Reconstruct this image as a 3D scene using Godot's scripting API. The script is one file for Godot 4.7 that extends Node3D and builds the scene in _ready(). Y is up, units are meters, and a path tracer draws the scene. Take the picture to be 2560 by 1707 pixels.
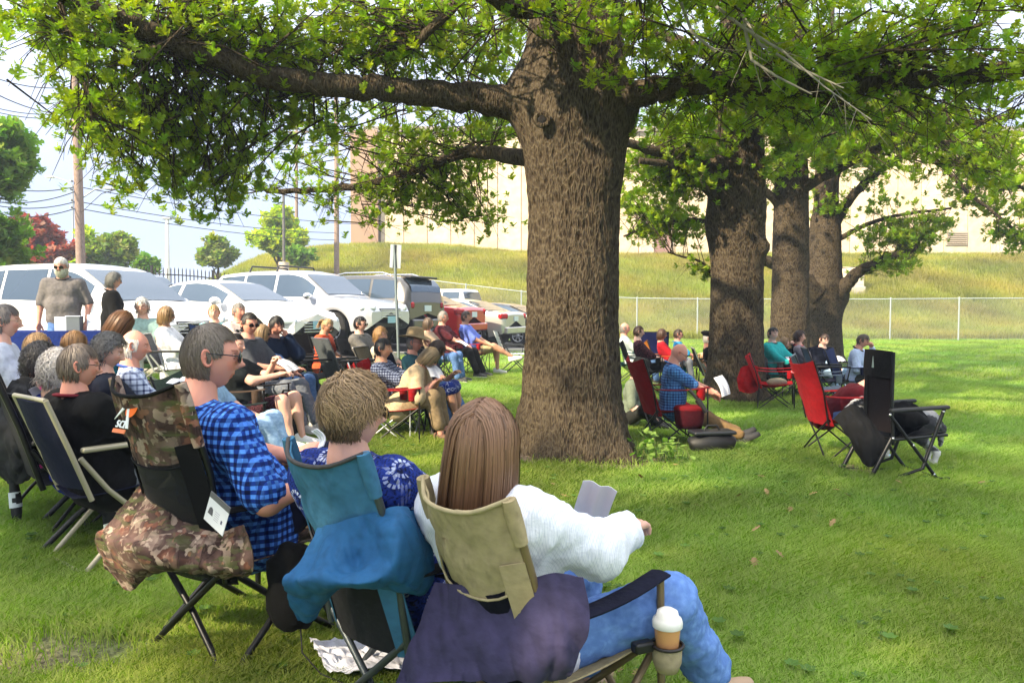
extends Node3D
# A lawn gathering under a row of oaks beside a car park.  x right, y up, -z away from the camera, metres.

var rng := RandomNumberGenerator.new()
var taken := {}
var mats := {}
var cache := {}


# ---------------------------------------------------------------- naming
func thing(called: String, label: String, category: String, at := Vector3.ZERO, turn := 0.0, group := "") -> Node3D:
	var o := Node3D.new()
	o.name = numbered(called)
	add_child(o)
	o.position = at
	o.rotation.y = turn
	tag(o, label, category, group)
	return o


func numbered(called: String) -> String:
	var n: int = taken.get(called, 0)
	taken[called] = n + 1
	return called if n == 0 else "%s_%03d" % [called, n]


func tag(o: Node, label: String, category: String, group := "") -> void:
	o.set_meta("label", label)
	o.set_meta("category", category)
	if group:
		o.set_meta("group", group)


func part(called: String, m: Mesh, material: Material, parent: Node, xf := Transform3D()) -> MeshInstance3D:
	var o := MeshInstance3D.new()
	var n := 0
	var nm := called
	while parent.has_node(nm):
		n += 1
		nm = "%s_%03d" % [called, n]
	o.name = nm
	o.mesh = m
	o.material_override = material
	o.transform = xf
	parent.add_child(o, true)
	return o


func single(called: String, m: Mesh, material: Material, label: String, category: String, at := Vector3.ZERO, turn := 0.0, group := "") -> MeshInstance3D:
	var o := MeshInstance3D.new()
	o.name = numbered(called)
	o.mesh = m
	o.material_override = material
	add_child(o)
	o.position = at
	o.rotation.y = turn
	tag(o, label, category, group)
	return o


func structure(called: String, m: Mesh, material: Material) -> MeshInstance3D:
	var o := MeshInstance3D.new()
	o.name = numbered(called)
	o.mesh = m
	o.material_override = material
	add_child(o)
	o.set_meta("kind", "structure")
	return o


# ---------------------------------------------------------------- mesh builder
class MB:
	var v := PackedVector3Array()
	var n := PackedVector3Array()
	var c := PackedColorArray()
	var uv := PackedVector2Array()
	var ix := PackedInt32Array()
	var tint := Color.WHITE
	var jitter := 0.0

	func vert(p: Vector3, nn: Vector3, t := Vector2.ZERO) -> int:
		v.append(p)
		n.append(nn)
		c.append(tint)
		uv.append(t)
		return v.size() - 1

	func quad(a: int, b: int, cc: int, d: int) -> void:
		ix.append_array([a, b, cc, a, cc, d])

	# a tube through points; r is one radius or one for each point
	func tube(pts: Array, r, sides := 8, caps := true, flat := 1.0) -> MB:
		var m := pts.size()
		var frame := Vector3.ZERO
		var first := v.size()
		for i in m:
			var p: Vector3 = pts[i]
			var d: Vector3 = (pts[mini(i + 1, m - 1)] - pts[maxi(i - 1, 0)]).normalized()
			if i == 0:
				frame = d.cross(Vector3.UP if absf(d.y) < 0.9 else Vector3.RIGHT).normalized()
			frame = (frame - d * frame.dot(d)).normalized()
			var side := d.cross(frame)
			var rr: float = r[i] if r is Array or r is PackedFloat32Array else r
			for k in sides + 1:
				var a := TAU * k / sides
				var o := frame * cos(a) + side * sin(a) * flat
				vert(p + o * rr, (frame * cos(a) * flat + side * sin(a)).normalized(), Vector2(float(k) / sides, float(i) / maxi(1, m - 1)))
		for i in m - 1:
			for k in sides:
				var a := first + i * (sides + 1) + k
				quad(a, a + 1, a + sides + 2, a + sides + 1)
		if caps:
			for e in [0, m - 1]:
				var d: Vector3 = (pts[0] - pts[1]).normalized() if e == 0 else (pts[m - 1] - pts[m - 2]).normalized()
				var base := v.size()
				for k in sides:
					vert(v[first + e * (sides + 1) + k], d)
				for k in sides - 2:
					ix.append_array([base, base + k + 1, base + k + 2])
		return self

	func box(size: Vector3, xf := Transform3D(), bevel := 0.0) -> MB:
		var h := size * 0.5
		if bevel <= 0.0:
			for ax in 3:
				for s in [-1.0, 1.0]:
					var nn := Vector3.ZERO
					nn[ax] = s
					var u := Vector3.ZERO
					u[(ax + 1) % 3] = h[(ax + 1) % 3]
					var w := Vector3.ZERO
					w[(ax + 2) % 3] = h[(ax + 2) % 3]
					var p := nn * h[ax]
					var g := (xf.basis * nn).normalized()
					var i := vert(xf * (p - u - w), g, Vector2(0, 1))
					vert(xf * (p + u - w), g, Vector2(1, 1))
					vert(xf * (p + u + w), g, Vector2(1, 0))
					vert(xf * (p - u + w), g, Vector2(0, 0))
					quad(i, i + 1, i + 2, i + 3)
			return self
		# rounded box: a cube sphere pushed out to the corners
		var b := minf(bevel, minf(h.x, minf(h.y, h.z)))
		var core := h - Vector3.ONE * b
		var st := [-1.0, -0.5, 0.5, 1.0]
		for ax in 3:
			for s in [-1.0, 1.0]:
				var first := v.size()
				for j in 4:
					for i in 4:
						var d := Vector3.ZERO
						d[ax] = s
						d[(ax + 1) % 3] = [-1.0, -0.0, 0.0, 1.0][i]
						d[(ax + 2) % 3] = [-1.0, -0.0, 0.0, 1.0][j]
						var q := Vector3.ZERO
						q[ax] = s * core[ax]
						q[(ax + 1) % 3] = core[(ax + 1) % 3] * (-1.0 if i < 2 else 1.0)
						q[(ax + 2) % 3] = core[(ax + 2) % 3] * (-1.0 if j < 2 else 1.0)
						var nn := d.normalized()
						vert(xf * (q + nn * b), (xf.basis * nn).normalized(), Vector2(i / 3.0, j / 3.0))
				for j in 3:
					for i in 3:
						var a := first + j * 4 + i
						quad(a, a + 1, a + 5, a + 4)
		return self

	# a grid of points, row by row; normals from neighbours
	func grid(p: PackedVector3Array, nu: int, nv: int, flip := false, wrap := false) -> MB:
		var first := v.size()
		for j in nv:
			for i in nu:
				var i0 := i - 1
				var i1 := i + 1
				if wrap:
					i0 = nu - 2 if i == 0 else i - 1
					i1 = 1 if i == nu - 1 else i + 1
				else:
					i0 = maxi(i0, 0)
					i1 = mini(i1, nu - 1)
				var du := p[j * nu + i1] - p[j * nu + i0]
				var dv := p[mini(j + 1, nv - 1) * nu + i] - p[maxi(j - 1, 0) * nu + i]
				var nn := du.cross(dv).normalized()
				if nn == Vector3.ZERO:
					nn = Vector3.UP
				vert(p[j * nu + i], -nn if flip else nn, Vector2(float(i) / (nu - 1), float(j) / (nv - 1)))
		for j in nv - 1:
			for i in nu - 1:
				var a := first + j * nu + i
				quad(a, a + 1, a + nu + 1, a + nu)
		return self

	# a cloth through rows of control points, with thickness
	func cloth(rows: Array, nu := 16, nv := 16, thick := 0.004, ripple := 0.0, seed_ := 1, freq := 9.0) -> MB:
		var a := PackedVector3Array()
		var b := PackedVector3Array()
		var nz := FastNoiseLite.new()
		nz.seed = seed_
		nz.frequency = freq
		nz.fractal_octaves = 2
		nz.fractal_type = FastNoiseLite.FRACTAL_RIDGED
		for j in nv:
			var tv: float = float(j) / (nv - 1) * (rows.size() - 1)
			for i in nu:
				var col := []
				for r in rows:
					col.append(MB.spline(r, float(i) / (nu - 1)))
				a.append(MB.spline(col, tv / (rows.size() - 1)))
		var g := PackedVector3Array()
		g.resize(a.size())
		for j in nv:
			for i in nu:
				var du := a[j * nu + mini(i + 1, nu - 1)] - a[j * nu + maxi(i - 1, 0)]
				var dv := a[mini(j + 1, nv - 1) * nu + i] - a[maxi(j - 1, 0) * nu + i]
				g[j * nu + i] = du.cross(dv).normalized()
		for k in a.size():
			if ripple > 0.0:
				a[k] += g[k] * ripple * nz.get_noise_3d(a[k].x * 1.3 + a[k].y * 0.35, a[k].y * 0.4, a[k].z * 1.3)
			b.append(a[k] - g[k] * thick)
		grid(a, nu, nv)
		grid(b, nu, nv, true)
		# the rim
		var rim := []
		for i in nu:
			rim.append(i)
		for j in range(1, nv):
			rim.append(j * nu + nu - 1)
		for i in range(nu - 2, -1, -1):
			rim.append((nv - 1) * nu + i)
		for j in range(nv - 2, -1, -1):
			rim.append(j * nu)
		var mid := a[(nv / 2) * nu + nu / 2]
		for k in rim.size() - 1:
			var p0: Vector3 = a[rim[k]]
			var p1: Vector3 = a[rim[k + 1]]
			var nn := (p1 - p0).cross(g[rim[k]]).normalized()
			if nn.dot(p0 - mid) < 0.0:
				nn = -nn
			var s := vert(p0, nn)
			vert(p1, nn)
			vert(b[rim[k + 1]], nn)
			vert(b[rim[k]], nn)
			quad(s, s + 1, s + 2, s + 3)
		return self

	static func spline(p: Array, t: float) -> Vector3:
		var m := p.size() - 1
		if m == 0:
			return p[0]
		var f := clampf(t, 0.0, 1.0) * m
		var i := mini(int(f), m - 1)
		var q: float = f - i
		var p1: Vector3 = p[i]
		var p2: Vector3 = p[i + 1]
		var p0: Vector3 = p[i - 1] if i > 0 else p1 * 2.0 - p2
		var p3: Vector3 = p[i + 2] if i + 2 <= m else p2 * 2.0 - p1
		return p1.cubic_interpolate(p2, p0, p3, q)

	# profile: [radius, height] pairs turned about y
	func lathe(profile: Array, seg := 20, xf := Transform3D()) -> MB:
		var p := PackedVector3Array()
		for q in profile:
			for k in seg + 1:
				var a := TAU * k / seg
				p.append(xf * Vector3(cos(a) * q[0], q[1], sin(a) * q[0]))
		return grid(p, seg + 1, profile.size(), profile[0][1] > profile[-1][1], true)

	func ball(xf: Transform3D, nu := 16, nv := 10) -> MB:
		var inv := xf.basis.inverse().transposed()
		var first := v.size()
		for j in nv + 1:
			for i in nu + 1:
				var th := PI * j / nv
				var ph := TAU * i / nu
				var d := Vector3(sin(th) * cos(ph), cos(th), sin(th) * sin(ph))
				vert(xf * d, (inv * d).normalized(), Vector2(float(i) / nu, float(j) / nv))
		for j in nv:
			for i in nu:
				var a := first + j * (nu + 1) + i
				quad(a, a + 1, a + nu + 2, a + nu + 1)
		return self

	func add(o: MB, xf := Transform3D(), t := Color.WHITE) -> MB:
		var first := v.size()
		var inv := xf.basis.inverse().transposed()
		v.append_array(xf * o.v)
		for k in o.n:
			n.append((inv * k).normalized())
		if t == Color.WHITE:
			c.append_array(o.c)
		else:
			for k in o.c:
				c.append(k * t)
		uv.append_array(o.uv)
		for k in o.ix:
			ix.append(k + first)
		return self

	# flat polygon with a thickness, in the xy plane
	func plate(poly: PackedVector2Array, depth: float, xf := Transform3D()) -> MB:
		var t := Geometry2D.triangulate_polygon(poly)
		for s in [0.5, -0.5]:
			var first := v.size()
			for q in poly:
				vert(xf * Vector3(q.x, q.y, s * depth), (xf.basis * Vector3(0, 0, signf(s))).normalized(), q)
			for k in t:
				ix.append(first + k)
		var cw := Geometry2D.is_polygon_clockwise(poly)
		for k in poly.size():
			var a := poly[k]
			var b := poly[(k + 1) % poly.size()]
			var e := (b - a).normalized()
			var nn := Vector3(e.y, -e.x, 0) * (1.0 if not cw else -1.0)
			var g := (xf.basis * nn).normalized()
			var i := vert(xf * Vector3(a.x, a.y, depth / 2), g)
			vert(xf * Vector3(b.x, b.y, depth / 2), g)
			vert(xf * Vector3(b.x, b.y, -depth / 2), g)
			vert(xf * Vector3(a.x, a.y, -depth / 2), g)
			quad(i, i + 1, i + 2, i + 3)
		return self

	func arrays() -> Array:
		for k in range(0, ix.size(), 3):
			var a := ix[k]
			var p := v[a]
			if (v[ix[k + 1]] - p).cross(v[ix[k + 2]] - p).dot(n[a] + n[ix[k + 1]] + n[ix[k + 2]]) > 0.0:
				var q := ix[k + 1]
				ix[k + 1] = ix[k + 2]
				ix[k + 2] = q
		var arr := []
		arr.resize(Mesh.ARRAY_MAX)
		arr[Mesh.ARRAY_VERTEX] = v
		arr[Mesh.ARRAY_NORMAL] = n
		arr[Mesh.ARRAY_COLOR] = c
		arr[Mesh.ARRAY_TEX_UV] = uv
		arr[Mesh.ARRAY_INDEX] = ix
		return arr

	func mesh() -> ArrayMesh:
		var m := ArrayMesh.new()
		if v.size():
			m.add_surface_from_arrays(Mesh.PRIMITIVE_TRIANGLES, arrays())
		return m


# ---------------------------------------------------------------- materials
func lin(r: float, g: float, b: float) -> Color:
	return Color(r, g, b)


func mat(col: Color, rough := 0.8, metal := 0.0, key := "") -> StandardMaterial3D:
	var k := "%s %s %s %s" % [col.to_html(), rough, metal, key]
	if mats.has(k):
		return mats[k]
	var m := StandardMaterial3D.new()
	m.albedo_color = col
	m.roughness = rough
	m.metallic = metal
	m.cull_mode = BaseMaterial3D.CULL_DISABLED
	mats[k] = m
	return m


func vmat(rough := 0.8, tint := Color.WHITE) -> StandardMaterial3D:
	var m := mat(tint, rough, 0.0, "v")
	m.vertex_color_use_as_albedo = true
	return m


func noise_tex(size: int, freq: float, ramp: Array, seed_ := 1, octaves := 4, normal := 0.0, kind := FastNoiseLite.TYPE_SIMPLEX_SMOOTH) -> NoiseTexture2D:
	var t := NoiseTexture2D.new()
	var f := FastNoiseLite.new()
	f.noise_type = kind
	f.seed = seed_
	f.frequency = freq
	f.fractal_octaves = octaves
	t.noise = f
	t.width = size
	t.height = size
	t.seamless = true
	t.generate_mipmaps = false
	if normal > 0.0:
		t.as_normal_map = true
		t.bump_strength = normal
	elif ramp.size():
		var g := Gradient.new()
		var off := PackedFloat32Array()
		var cols := PackedColorArray()
		for k in ramp:
			off.append(k[0])
			cols.append(k[1])
		g.offsets = off
		g.colors = cols
		t.color_ramp = g
	return t


# cloth: a tone with a fine weave and crumple; tex is a pattern repeated every "rep" metres
func fabric(col: Color, tex: Texture2D = null, rep := 1.0, rough := 0.9, bump := 0.35) -> StandardMaterial3D:
	var k := "fab %s %s %s %s" % [col.to_html(), tex, rep, bump]
	if mats.has(k):
		return mats[k]
	var m := StandardMaterial3D.new()
	m.albedo_color = col
	m.roughness = rough
	m.metallic_specular = 0.3
	m.cull_mode = BaseMaterial3D.CULL_DISABLED
	m.uv1_triplanar = true
	m.uv1_scale = Vector3.ONE / rep
	m.albedo_texture = tex if tex else cache.cloth
	if tex == null:
		m.uv1_scale = Vector3.ONE / 0.35
	m.normal_enabled = true
	m.normal_texture = cache.crumple
	m.normal_scale = bump
	mats[k] = m
	return m


func pattern(size: int, draw: Callable) -> ImageTexture:
	var im := Image.create(size, size, false, Image.FORMAT_RGB8)
	for y in size:
		for x in size:
			im.set_pixel(x, y, draw.call(float(x) / size, float(y) / size))
	return ImageTexture.create_from_image(im)


# ---------------------------------------------------------------- ground height
func ss(a: float, b: float, x: float) -> float:
	return smoothstep(0.0, 1.0, clampf((x - a) / (b - a), 0.0, 1.0))


func ground(x: float, z: float) -> float:
	var d := -z
	var h := 0.10 - 0.035 * clampf(x, -6.0, 5.0)
	h += 0.18 * ss(8.0, 12.0, d) * ss(-1.5, -5.0, x) + 0.15 * ss(12.0, 19.0, d) * ss(1.5, -3.0, x)
	h += 0.75 * ss(22.0, 31.0, d) * ss(-6.0, -15.0, x)
	var hill := ss(38.5, 59.0, d) * (4.0 + 1.4 * ss(-20.0, -6.0, x)) * ss(-24.0, -17.0, x)
	h += hill
	h += 0.012 * sin(x * 2.1 + z * 0.7) + 0.01 * sin(x * 0.9 - z * 1.7)
	return h


func on(x: float, z: float, up := 0.0) -> Vector3:
	return Vector3(x, ground(x, z) + up, z)


const FPX := 1924.0
const EYE := Vector3(0, 1.5, 0)
const TILT := 0.04337   # camera looks 2.5 degrees down


# a point of the place seen at a given spot of the 2560 x 1707 photograph, d metres in front of the camera
func at(px: float, py: float, d: float) -> Vector3:
	var cx := (px - 1280.0) / FPX
	var cy := (853.5 - py) / FPX
	var t := d / (cos(TILT) + cy * sin(TILT))
	return EYE + Vector3(cx, cy * cos(TILT) - sin(TILT), -(cos(TILT) + cy * sin(TILT))) * t


func _ready() -> void:
	rng.seed = 7
	var cam := Camera3D.new()
	cam.name = "camera"
	cam.fov = 47.85
	cam.near = 0.05
	cam.far = 900.0
	add_child(cam)
	cam.position = EYE
	cam.rotation.x = -TILT
	var env := Environment.new()
	env.background_mode = Environment.BG_SKY
	env.tonemap_mode = Environment.TONE_MAPPER_LINEAR
	env.tonemap_exposure = 6.3
	env.sdfgi_enabled = true
	env.ssao_enabled = true
	env.ssil_enabled = true
	env.fog_enabled = true
	env.fog_density = 0.0016
	env.fog_light_color = Color(0.86, 0.91, 1.0)
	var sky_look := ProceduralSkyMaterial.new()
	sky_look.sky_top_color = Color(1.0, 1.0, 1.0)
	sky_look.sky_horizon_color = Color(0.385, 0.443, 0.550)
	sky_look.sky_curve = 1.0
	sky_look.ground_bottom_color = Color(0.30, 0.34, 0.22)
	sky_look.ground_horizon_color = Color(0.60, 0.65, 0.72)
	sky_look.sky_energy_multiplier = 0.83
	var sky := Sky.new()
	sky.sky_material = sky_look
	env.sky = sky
	var we := WorldEnvironment.new()
	we.name = "world_environment"
	we.environment = env
	add_child(we)
	var sun := DirectionalLight3D.new()
	sun.name = "sun"
	sun.light_energy = 0.74
	sun.light_color = Color(1.0, 0.93, 0.80)
	sun.light_angular_distance = 1.0
	sun.shadow_enabled = true
	sun.rotation_degrees = Vector3(-33, -48, 0)
	add_child(sun)

	make_textures()
	make_ground()
	make_background()
	make_trees()
	make_grass()
	make_cars()
	make_people_and_chairs()
	make_small_things()


func make_textures() -> void:
	cache.crumple = noise_tex(256, 0.035, [], 5, 5, 5.0)
	cache.cloth = noise_tex(256, 0.03, [[0.0, Color(0.78, 0.78, 0.78)], [0.5, Color(0.92, 0.92, 0.92)], [1.0, Color(1, 1, 1)]], 6, 5)
	cache.denim = noise_tex(256, 0.05, [[0.25, Color(0.78, 0.81, 0.87)], [0.55, Color(0.86, 0.88, 0.92)], [0.75, Color(1.0, 1.0, 1.0)]], 8, 6)
	# blue gingham of the near man: pale squares between dark bands
	cache.gingham = pattern(64, func(x: float, y: float) -> Color:
		var a := int(x * 8.0) % 2
		var b := int(y * 8.0) % 2
		return Color(0.34, 0.58, 0.93) if a + b == 0 else (Color(0.01, 0.05, 0.20) if a + b == 2 else Color(0.08, 0.20, 0.50)))
	cache.plaid_white = pattern(64, func(x: float, y: float) -> Color:
		var a := 1.0 if fmod(x * 4.0, 1.0) < 0.30 else 0.0
		var b := 1.0 if fmod(y * 4.0, 1.0) < 0.30 else 0.0
		return Color(0.80, 0.84, 0.92).lerp(Color(0.10, 0.13, 0.28), 0.48 * (a + b)))
	cache.plaid_navy = pattern(64, func(x: float, y: float) -> Color:
		var a := 1.0 if fmod(x * 5.0, 1.0) < 0.32 else 0.0
		var b := 1.0 if fmod(y * 5.0, 1.0) < 0.32 else 0.0
		return Color(0.03, 0.05, 0.15).lerp(Color(0.75, 0.80, 0.90), 0.42 * (a + b)))
	cache.plaid_blue = pattern(64, func(x: float, y: float) -> Color:
		var a := 1.0 if fmod(x * 5.0, 1.0) < 0.42 else 0.0
		var b := 1.0 if fmod(y * 5.0, 1.0) < 0.42 else 0.0
		return Color(0.36, 0.58, 0.80).lerp(Color(0.06, 0.14, 0.34), 0.48 * (a + b)))
	# navy blouse with pale curled petals
	cache.floral = pattern(256, func(x: float, y: float) -> Color:
		var col := Color(0.10, 0.19, 0.50)
		var w := sin(x * 40.0 + 5.0 * sin(y * 31.0)) * sin(y * 37.0 + 5.0 * sin(x * 29.0))
		if w > 0.35:
			col = Color(0.02, 0.04, 0.16)
		for q in [[0.25, 0.3, 0.10], [0.72, 0.22, 0.085], [0.55, 0.68, 0.10], [0.12, 0.8, 0.085], [0.9, 0.75, 0.08]]:
			var dx: float = x - q[0]
			var dy: float = y - q[1]
			var r := sqrt(dx * dx + dy * dy)
			var a := atan2(dy, dx)
			if absf(r - q[2]) < 0.02 and sin(a * 14.0) > -0.35 and a < 1.9:
				col = Color(0.80, 0.84, 0.95)
			elif absf(r - q[2] * 0.55) < 0.012:
				col = Color(0.02, 0.04, 0.16)
		return col)
	cache.floral_dark = pattern(128, func(x: float, y: float) -> Color:
		var w := sin(x * 25.0 + 4.0 * sin(y * 19.0)) * sin(y * 25.0 + 4.0 * sin(x * 19.0))
		return Color(0.42, 0.26, 0.30) if w > 0.55 else (Color(0.22, 0.05, 0.10) if w > 0.0 else Color(0.05, 0.02, 0.04)))
	cache.stripes = pattern(64, func(x: float, y: float) -> Color:
		return Color(0.88, 0.89, 0.92) if fmod(x * 16.0, 1.0) < 0.75 else Color(0.76, 0.78, 0.83))
	cache.bark = noise_tex(512, 0.022, [[0.12, Color(0.17, 0.14, 0.11)], [0.42, Color(0.34, 0.29, 0.24)], [0.62, Color(0.49, 0.43, 0.36)], [0.85, Color(0.60, 0.55, 0.47)]], 11, 5)
	var f := cache.bark.noise as FastNoiseLite
	f.fractal_type = FastNoiseLite.FRACTAL_RIDGED
	cache.bark_relief = noise_tex(512, 0.022, [[0.0, Color.BLACK], [1.0, Color.WHITE]], 11, 5)
	(cache.bark_relief.noise as FastNoiseLite).fractal_type = FastNoiseLite.FRACTAL_RIDGED
	cache.turf = noise_tex(512, 0.05, [[0.2, Color(0.20, 0.27, 0.09)], [0.5, Color(0.30, 0.40, 0.13)], [0.8, Color(0.42, 0.50, 0.20)]], 21, 5)
	cache.tarmac = noise_tex(256, 0.2, [[0.2, Color(0.24, 0.24, 0.25)], [0.8, Color(0.36, 0.36, 0.36)]], 22, 4)
	cache.concrete = noise_tex(256, 0.02, [[0.2, Color(0.70, 0.62, 0.52)], [0.8, Color(0.80, 0.73, 0.62)]], 23, 5)
	cache.wood = noise_tex(256, 0.05, [[0.2, Color(0.42, 0.35, 0.31)], [0.8, Color(0.60, 0.52, 0.47)]], 24, 4)
	cache.camo = make_camo()


# hunting print: bark tones with pale twigs, rust oak leaves and moss
func make_camo() -> ImageTexture:
	var a := FastNoiseLite.new()
	a.seed = 31
	a.frequency = 0.016
	a.fractal_octaves = 4
	var b := FastNoiseLite.new()
	b.seed = 32
	b.frequency = 0.03
	b.fractal_octaves = 3
	var im := Image.create(256, 256, false, Image.FORMAT_RGB8)
	for y in 256:
		for x in 256:
			var s := a.get_noise_2d(x, y * 0.6)
			var t := b.get_noise_2d(x * 1.1 + 300, y)
			var u := b.get_noise_2d(x * 0.5 - 500, y * 1.6)
			var col := Color(0.20, 0.15, 0.14).lerp(Color(0.42, 0.34, 0.31), clampf(s * 2.0 + 0.4, 0, 1))
			if absf(s + 0.05) < 0.025:
				col = Color(0.10, 0.07, 0.07)
			if t > 0.27:
				col = Color(0.66, 0.60, 0.54)
			if u > 0.30:
				col = Color(0.30, 0.33, 0.20)
			if b.get_noise_2d(x * 0.7 + 900, y * 0.7) > 0.40:
				col = Color(0.56, 0.39, 0.31).lerp(Color(0.40, 0.26, 0.21), clampf(t * 3.0 + 0.3, 0, 1))
			im.set_pixel(x, y, col)
	return ImageTexture.create_from_image(im)


func make_ground() -> void:
	var xs := []
	var ds := []
	for i in 171:
		var t := (i - 85) / 85.0
		xs.append(14.0 * t + 226.0 * pow(absf(t), 3.2) * signf(t))
	for j in 190:
		var t := j / 189.0
		ds.append(-30.0 + 30.0 * minf(1.0, t * 8.0) + 62.0 * maxf(0.0, (t - 0.125) / 0.875) + 300.0 * pow(t, 7.0))
	var p := PackedVector3Array()
	for d in ds:
		for x in xs:
			p.append(Vector3(x, ground(x, -d), -d))
	var mb := MB.new()
	mb.grid(p, xs.size(), ds.size())
	var nz := FastNoiseLite.new()
	nz.seed = 3
	nz.frequency = 0.35
	nz.fractal_octaves = 4
	for i in mb.v.size():
		if mb.n[i].y < 0.0:
			mb.n[i] = -mb.n[i]
		mb.c[i] = soil(mb.v[i], nz)
	var m := vmat(0.95)
	m = m.duplicate()
	m.albedo_texture = noise_tex(512, 0.05, [[0.2, Color(0.62, 0.62, 0.60)], [0.5, Color(0.86, 0.86, 0.84)], [0.85, Color(1, 1, 1)]], 21, 6)
	m.uv1_triplanar = true
	m.uv1_world_triplanar = true
	m.uv1_scale = Vector3.ONE * 0.7
	m.normal_enabled = true
	m.normal_texture = noise_tex(512, 0.08, [], 27, 5, 8.0)
	var ground_sheet := structure("lawn", mb.mesh(), m)
	ground_sheet.set_meta("label", "green lawn rising to a rough grass bank")


# base colour of the ground: lawn, rough bank, worn soil
func soil(p: Vector3, nz: FastNoiseLite) -> Color:
	var k := nz.get_noise_2d(p.x, p.z)
	var col := lin(0.18, 0.28, 0.06).lerp(lin(0.24, 0.34, 0.08), clampf(k * 1.2 + 0.4, 0, 1))
	var bank := ss(37.0, 41.0, -p.z)
	col = col.lerp(lin(0.24, 0.27, 0.07).lerp(lin(0.36, 0.33, 0.12), clampf(nz.get_noise_2d(p.x * 0.6 + 50, p.z * 0.6) + 0.4, 0, 1)), bank)
	col = col.lerp(lin(0.20, 0.145, 0.095), bare(p.x, p.z, nz))
	return col


func bare(x: float, z: float, nz: FastNoiseLite) -> float:
	var k := nz.get_noise_2d(x * 3.0 + 9.0, z * 3.0) * 0.5
	var a := 1.0 - Vector2(x + 1.75, (z + 2.95) * 1.3).length() / 0.42 + k
	a = maxf(a, 1.0 - Vector2(x + 2.15, (z + 2.7)).length() / 0.3 + k)
	a = maxf(a, 1.3 - Vector2(x - 0.6, z + 7.5).length() / 0.85 + k)
	a = maxf(a, 1.0 - Vector2(x - 3.2, (z + 7.1) * 1.2).length() / 0.4 + k)
	return clampf(a * 2.0, 0.0, 1.0)


func in_lot(x: float, z: float) -> bool:
	var d := -z
	if d < 11.7 or d > 31.0:
		return false
	return x < -5.2 + (d - 11.7) * 0.45


func make_background() -> void:
	# car park: asphalt sheet with a concrete kerb along its edge
	var p := PackedVector3Array()
	var n := 40
	for j in n:
		var d := 11.7 + 20.0 * j / (n - 1)
		for i in n:
			var x := lerpf(-40.0, -5.2 + (d - 11.7) * 0.45, float(i) / (n - 1))
			p.append(on(x, -d, 0.02))
	var mb := MB.new()
	mb.grid(p, n, n)
	for i in mb.n.size():
		mb.n[i] = mb.n[i] if mb.n[i].y > 0 else -mb.n[i]
	var tar := StandardMaterial3D.new()
	tar.albedo_texture = cache.tarmac
	tar.uv1_triplanar = true
	tar.uv1_world_triplanar = true
	tar.roughness = 0.9
	structure("parking_lot", mb.mesh(), tar)
	var kerb := MB.new()
	var line := [Vector2(-40, 11.7), Vector2(-5.2, 11.7), Vector2(3.8, 31.7)]
	for s in 2:
		var a: Vector2 = line[s]
		var b: Vector2 = line[s + 1]
		var steps := int(a.distance_to(b) / 1.2)
		for k in steps:
			var q0 := a.lerp(b, (k + 0.01) / steps)
			var q1 := a.lerp(b, (k + 0.99) / steps)
			var w0 := on(q0.x, -q0.y, 0.04)
			var w1 := on(q1.x, -q1.y, 0.04)
			var xf := Transform3D(Basis.looking_at(w1 - w0, Vector3.UP), (w0 + w1) / 2)
			kerb.box(Vector3(0.16, 0.17, w0.distance_to(w1)), xf, 0.02)
	structure("kerb", kerb.mesh(), mat(Color(0.62, 0.60, 0.57), 0.9))

	make_building()
	make_fences()
	make_poles()

	# beige utility cabinet at the foot of the bank
	var cab := thing("utility_cabinet", "beige metal utility cabinet at the foot of the grass bank behind the forked tree", "cabinet", on(21.3, -48.3))
	var cb := MB.new()
	cb.box(Vector3(1.15, 1.25, 0.9), Transform3D(Basis(), Vector3(0, 1.0, 0)), 0.03)
	part("body", cb.mesh(), mat(Color(0.78, 0.72, 0.64), 0.6), cab)
	var cd := MB.new()
	cd.box(Vector3(0.5, 1.0, 0.03), Transform3D(Basis(), Vector3(-0.27, 1.0, 0.46)), 0.01)
	part("door", cd.mesh(), mat(Color(0.74, 0.69, 0.62), 0.6), cab)
	part("door", cd.mesh(), mat(Color(0.74, 0.69, 0.62), 0.6), cab, Transform3D(Basis(), Vector3(0.54, 0, 0)))
	var cs := MB.new()
	cs.box(Vector3(1.3, 0.6, 1.05), Transform3D(Basis(), Vector3(0, 0.1, 0)), 0.03)
	part("plinth", cs.mesh(), mat(Color(0.6, 0.58, 0.55), 0.9), cab)

	# the back of a traffic sign on a leaning post
	var foot := on(-2.05, -14.0)
	var sg := thing("road_sign", "back of a small grey metal sign on a leaning post beside the cars", "road sign", foot)
	var top := at(985, 612, 14.2) - foot
	var st := MB.new()
	st.tube([Vector3(0, -0.3, 0), top * 0.5, top], 0.026, 8)
	part("post", st.mesh(), mat(Color(0.42, 0.46, 0.47), 0.5, 0.6), sg)
	var pl := MB.new()
	var xf := Transform3D(Basis(Vector3.UP, -0.9) * Basis(Vector3.BACK, -0.10), top + Vector3(0.02, -0.21, -0.02))
	pl.box(Vector3(0.40, 0.43, 0.006), xf, 0.003)
	part("sign_plate", pl.mesh(), mat(Color(0.66, 0.69, 0.70), 0.4, 0.5), sg)
	var ch := MB.new()
	ch.box(Vector3(0.07, 0.42, 0.03), xf * Transform3D(Basis(), Vector3(0, 0, 0.018)), 0.004)
	part("post_channel", ch.mesh(), mat(Color(0.20, 0.22, 0.23), 0.6, 0.4), sg)


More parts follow.
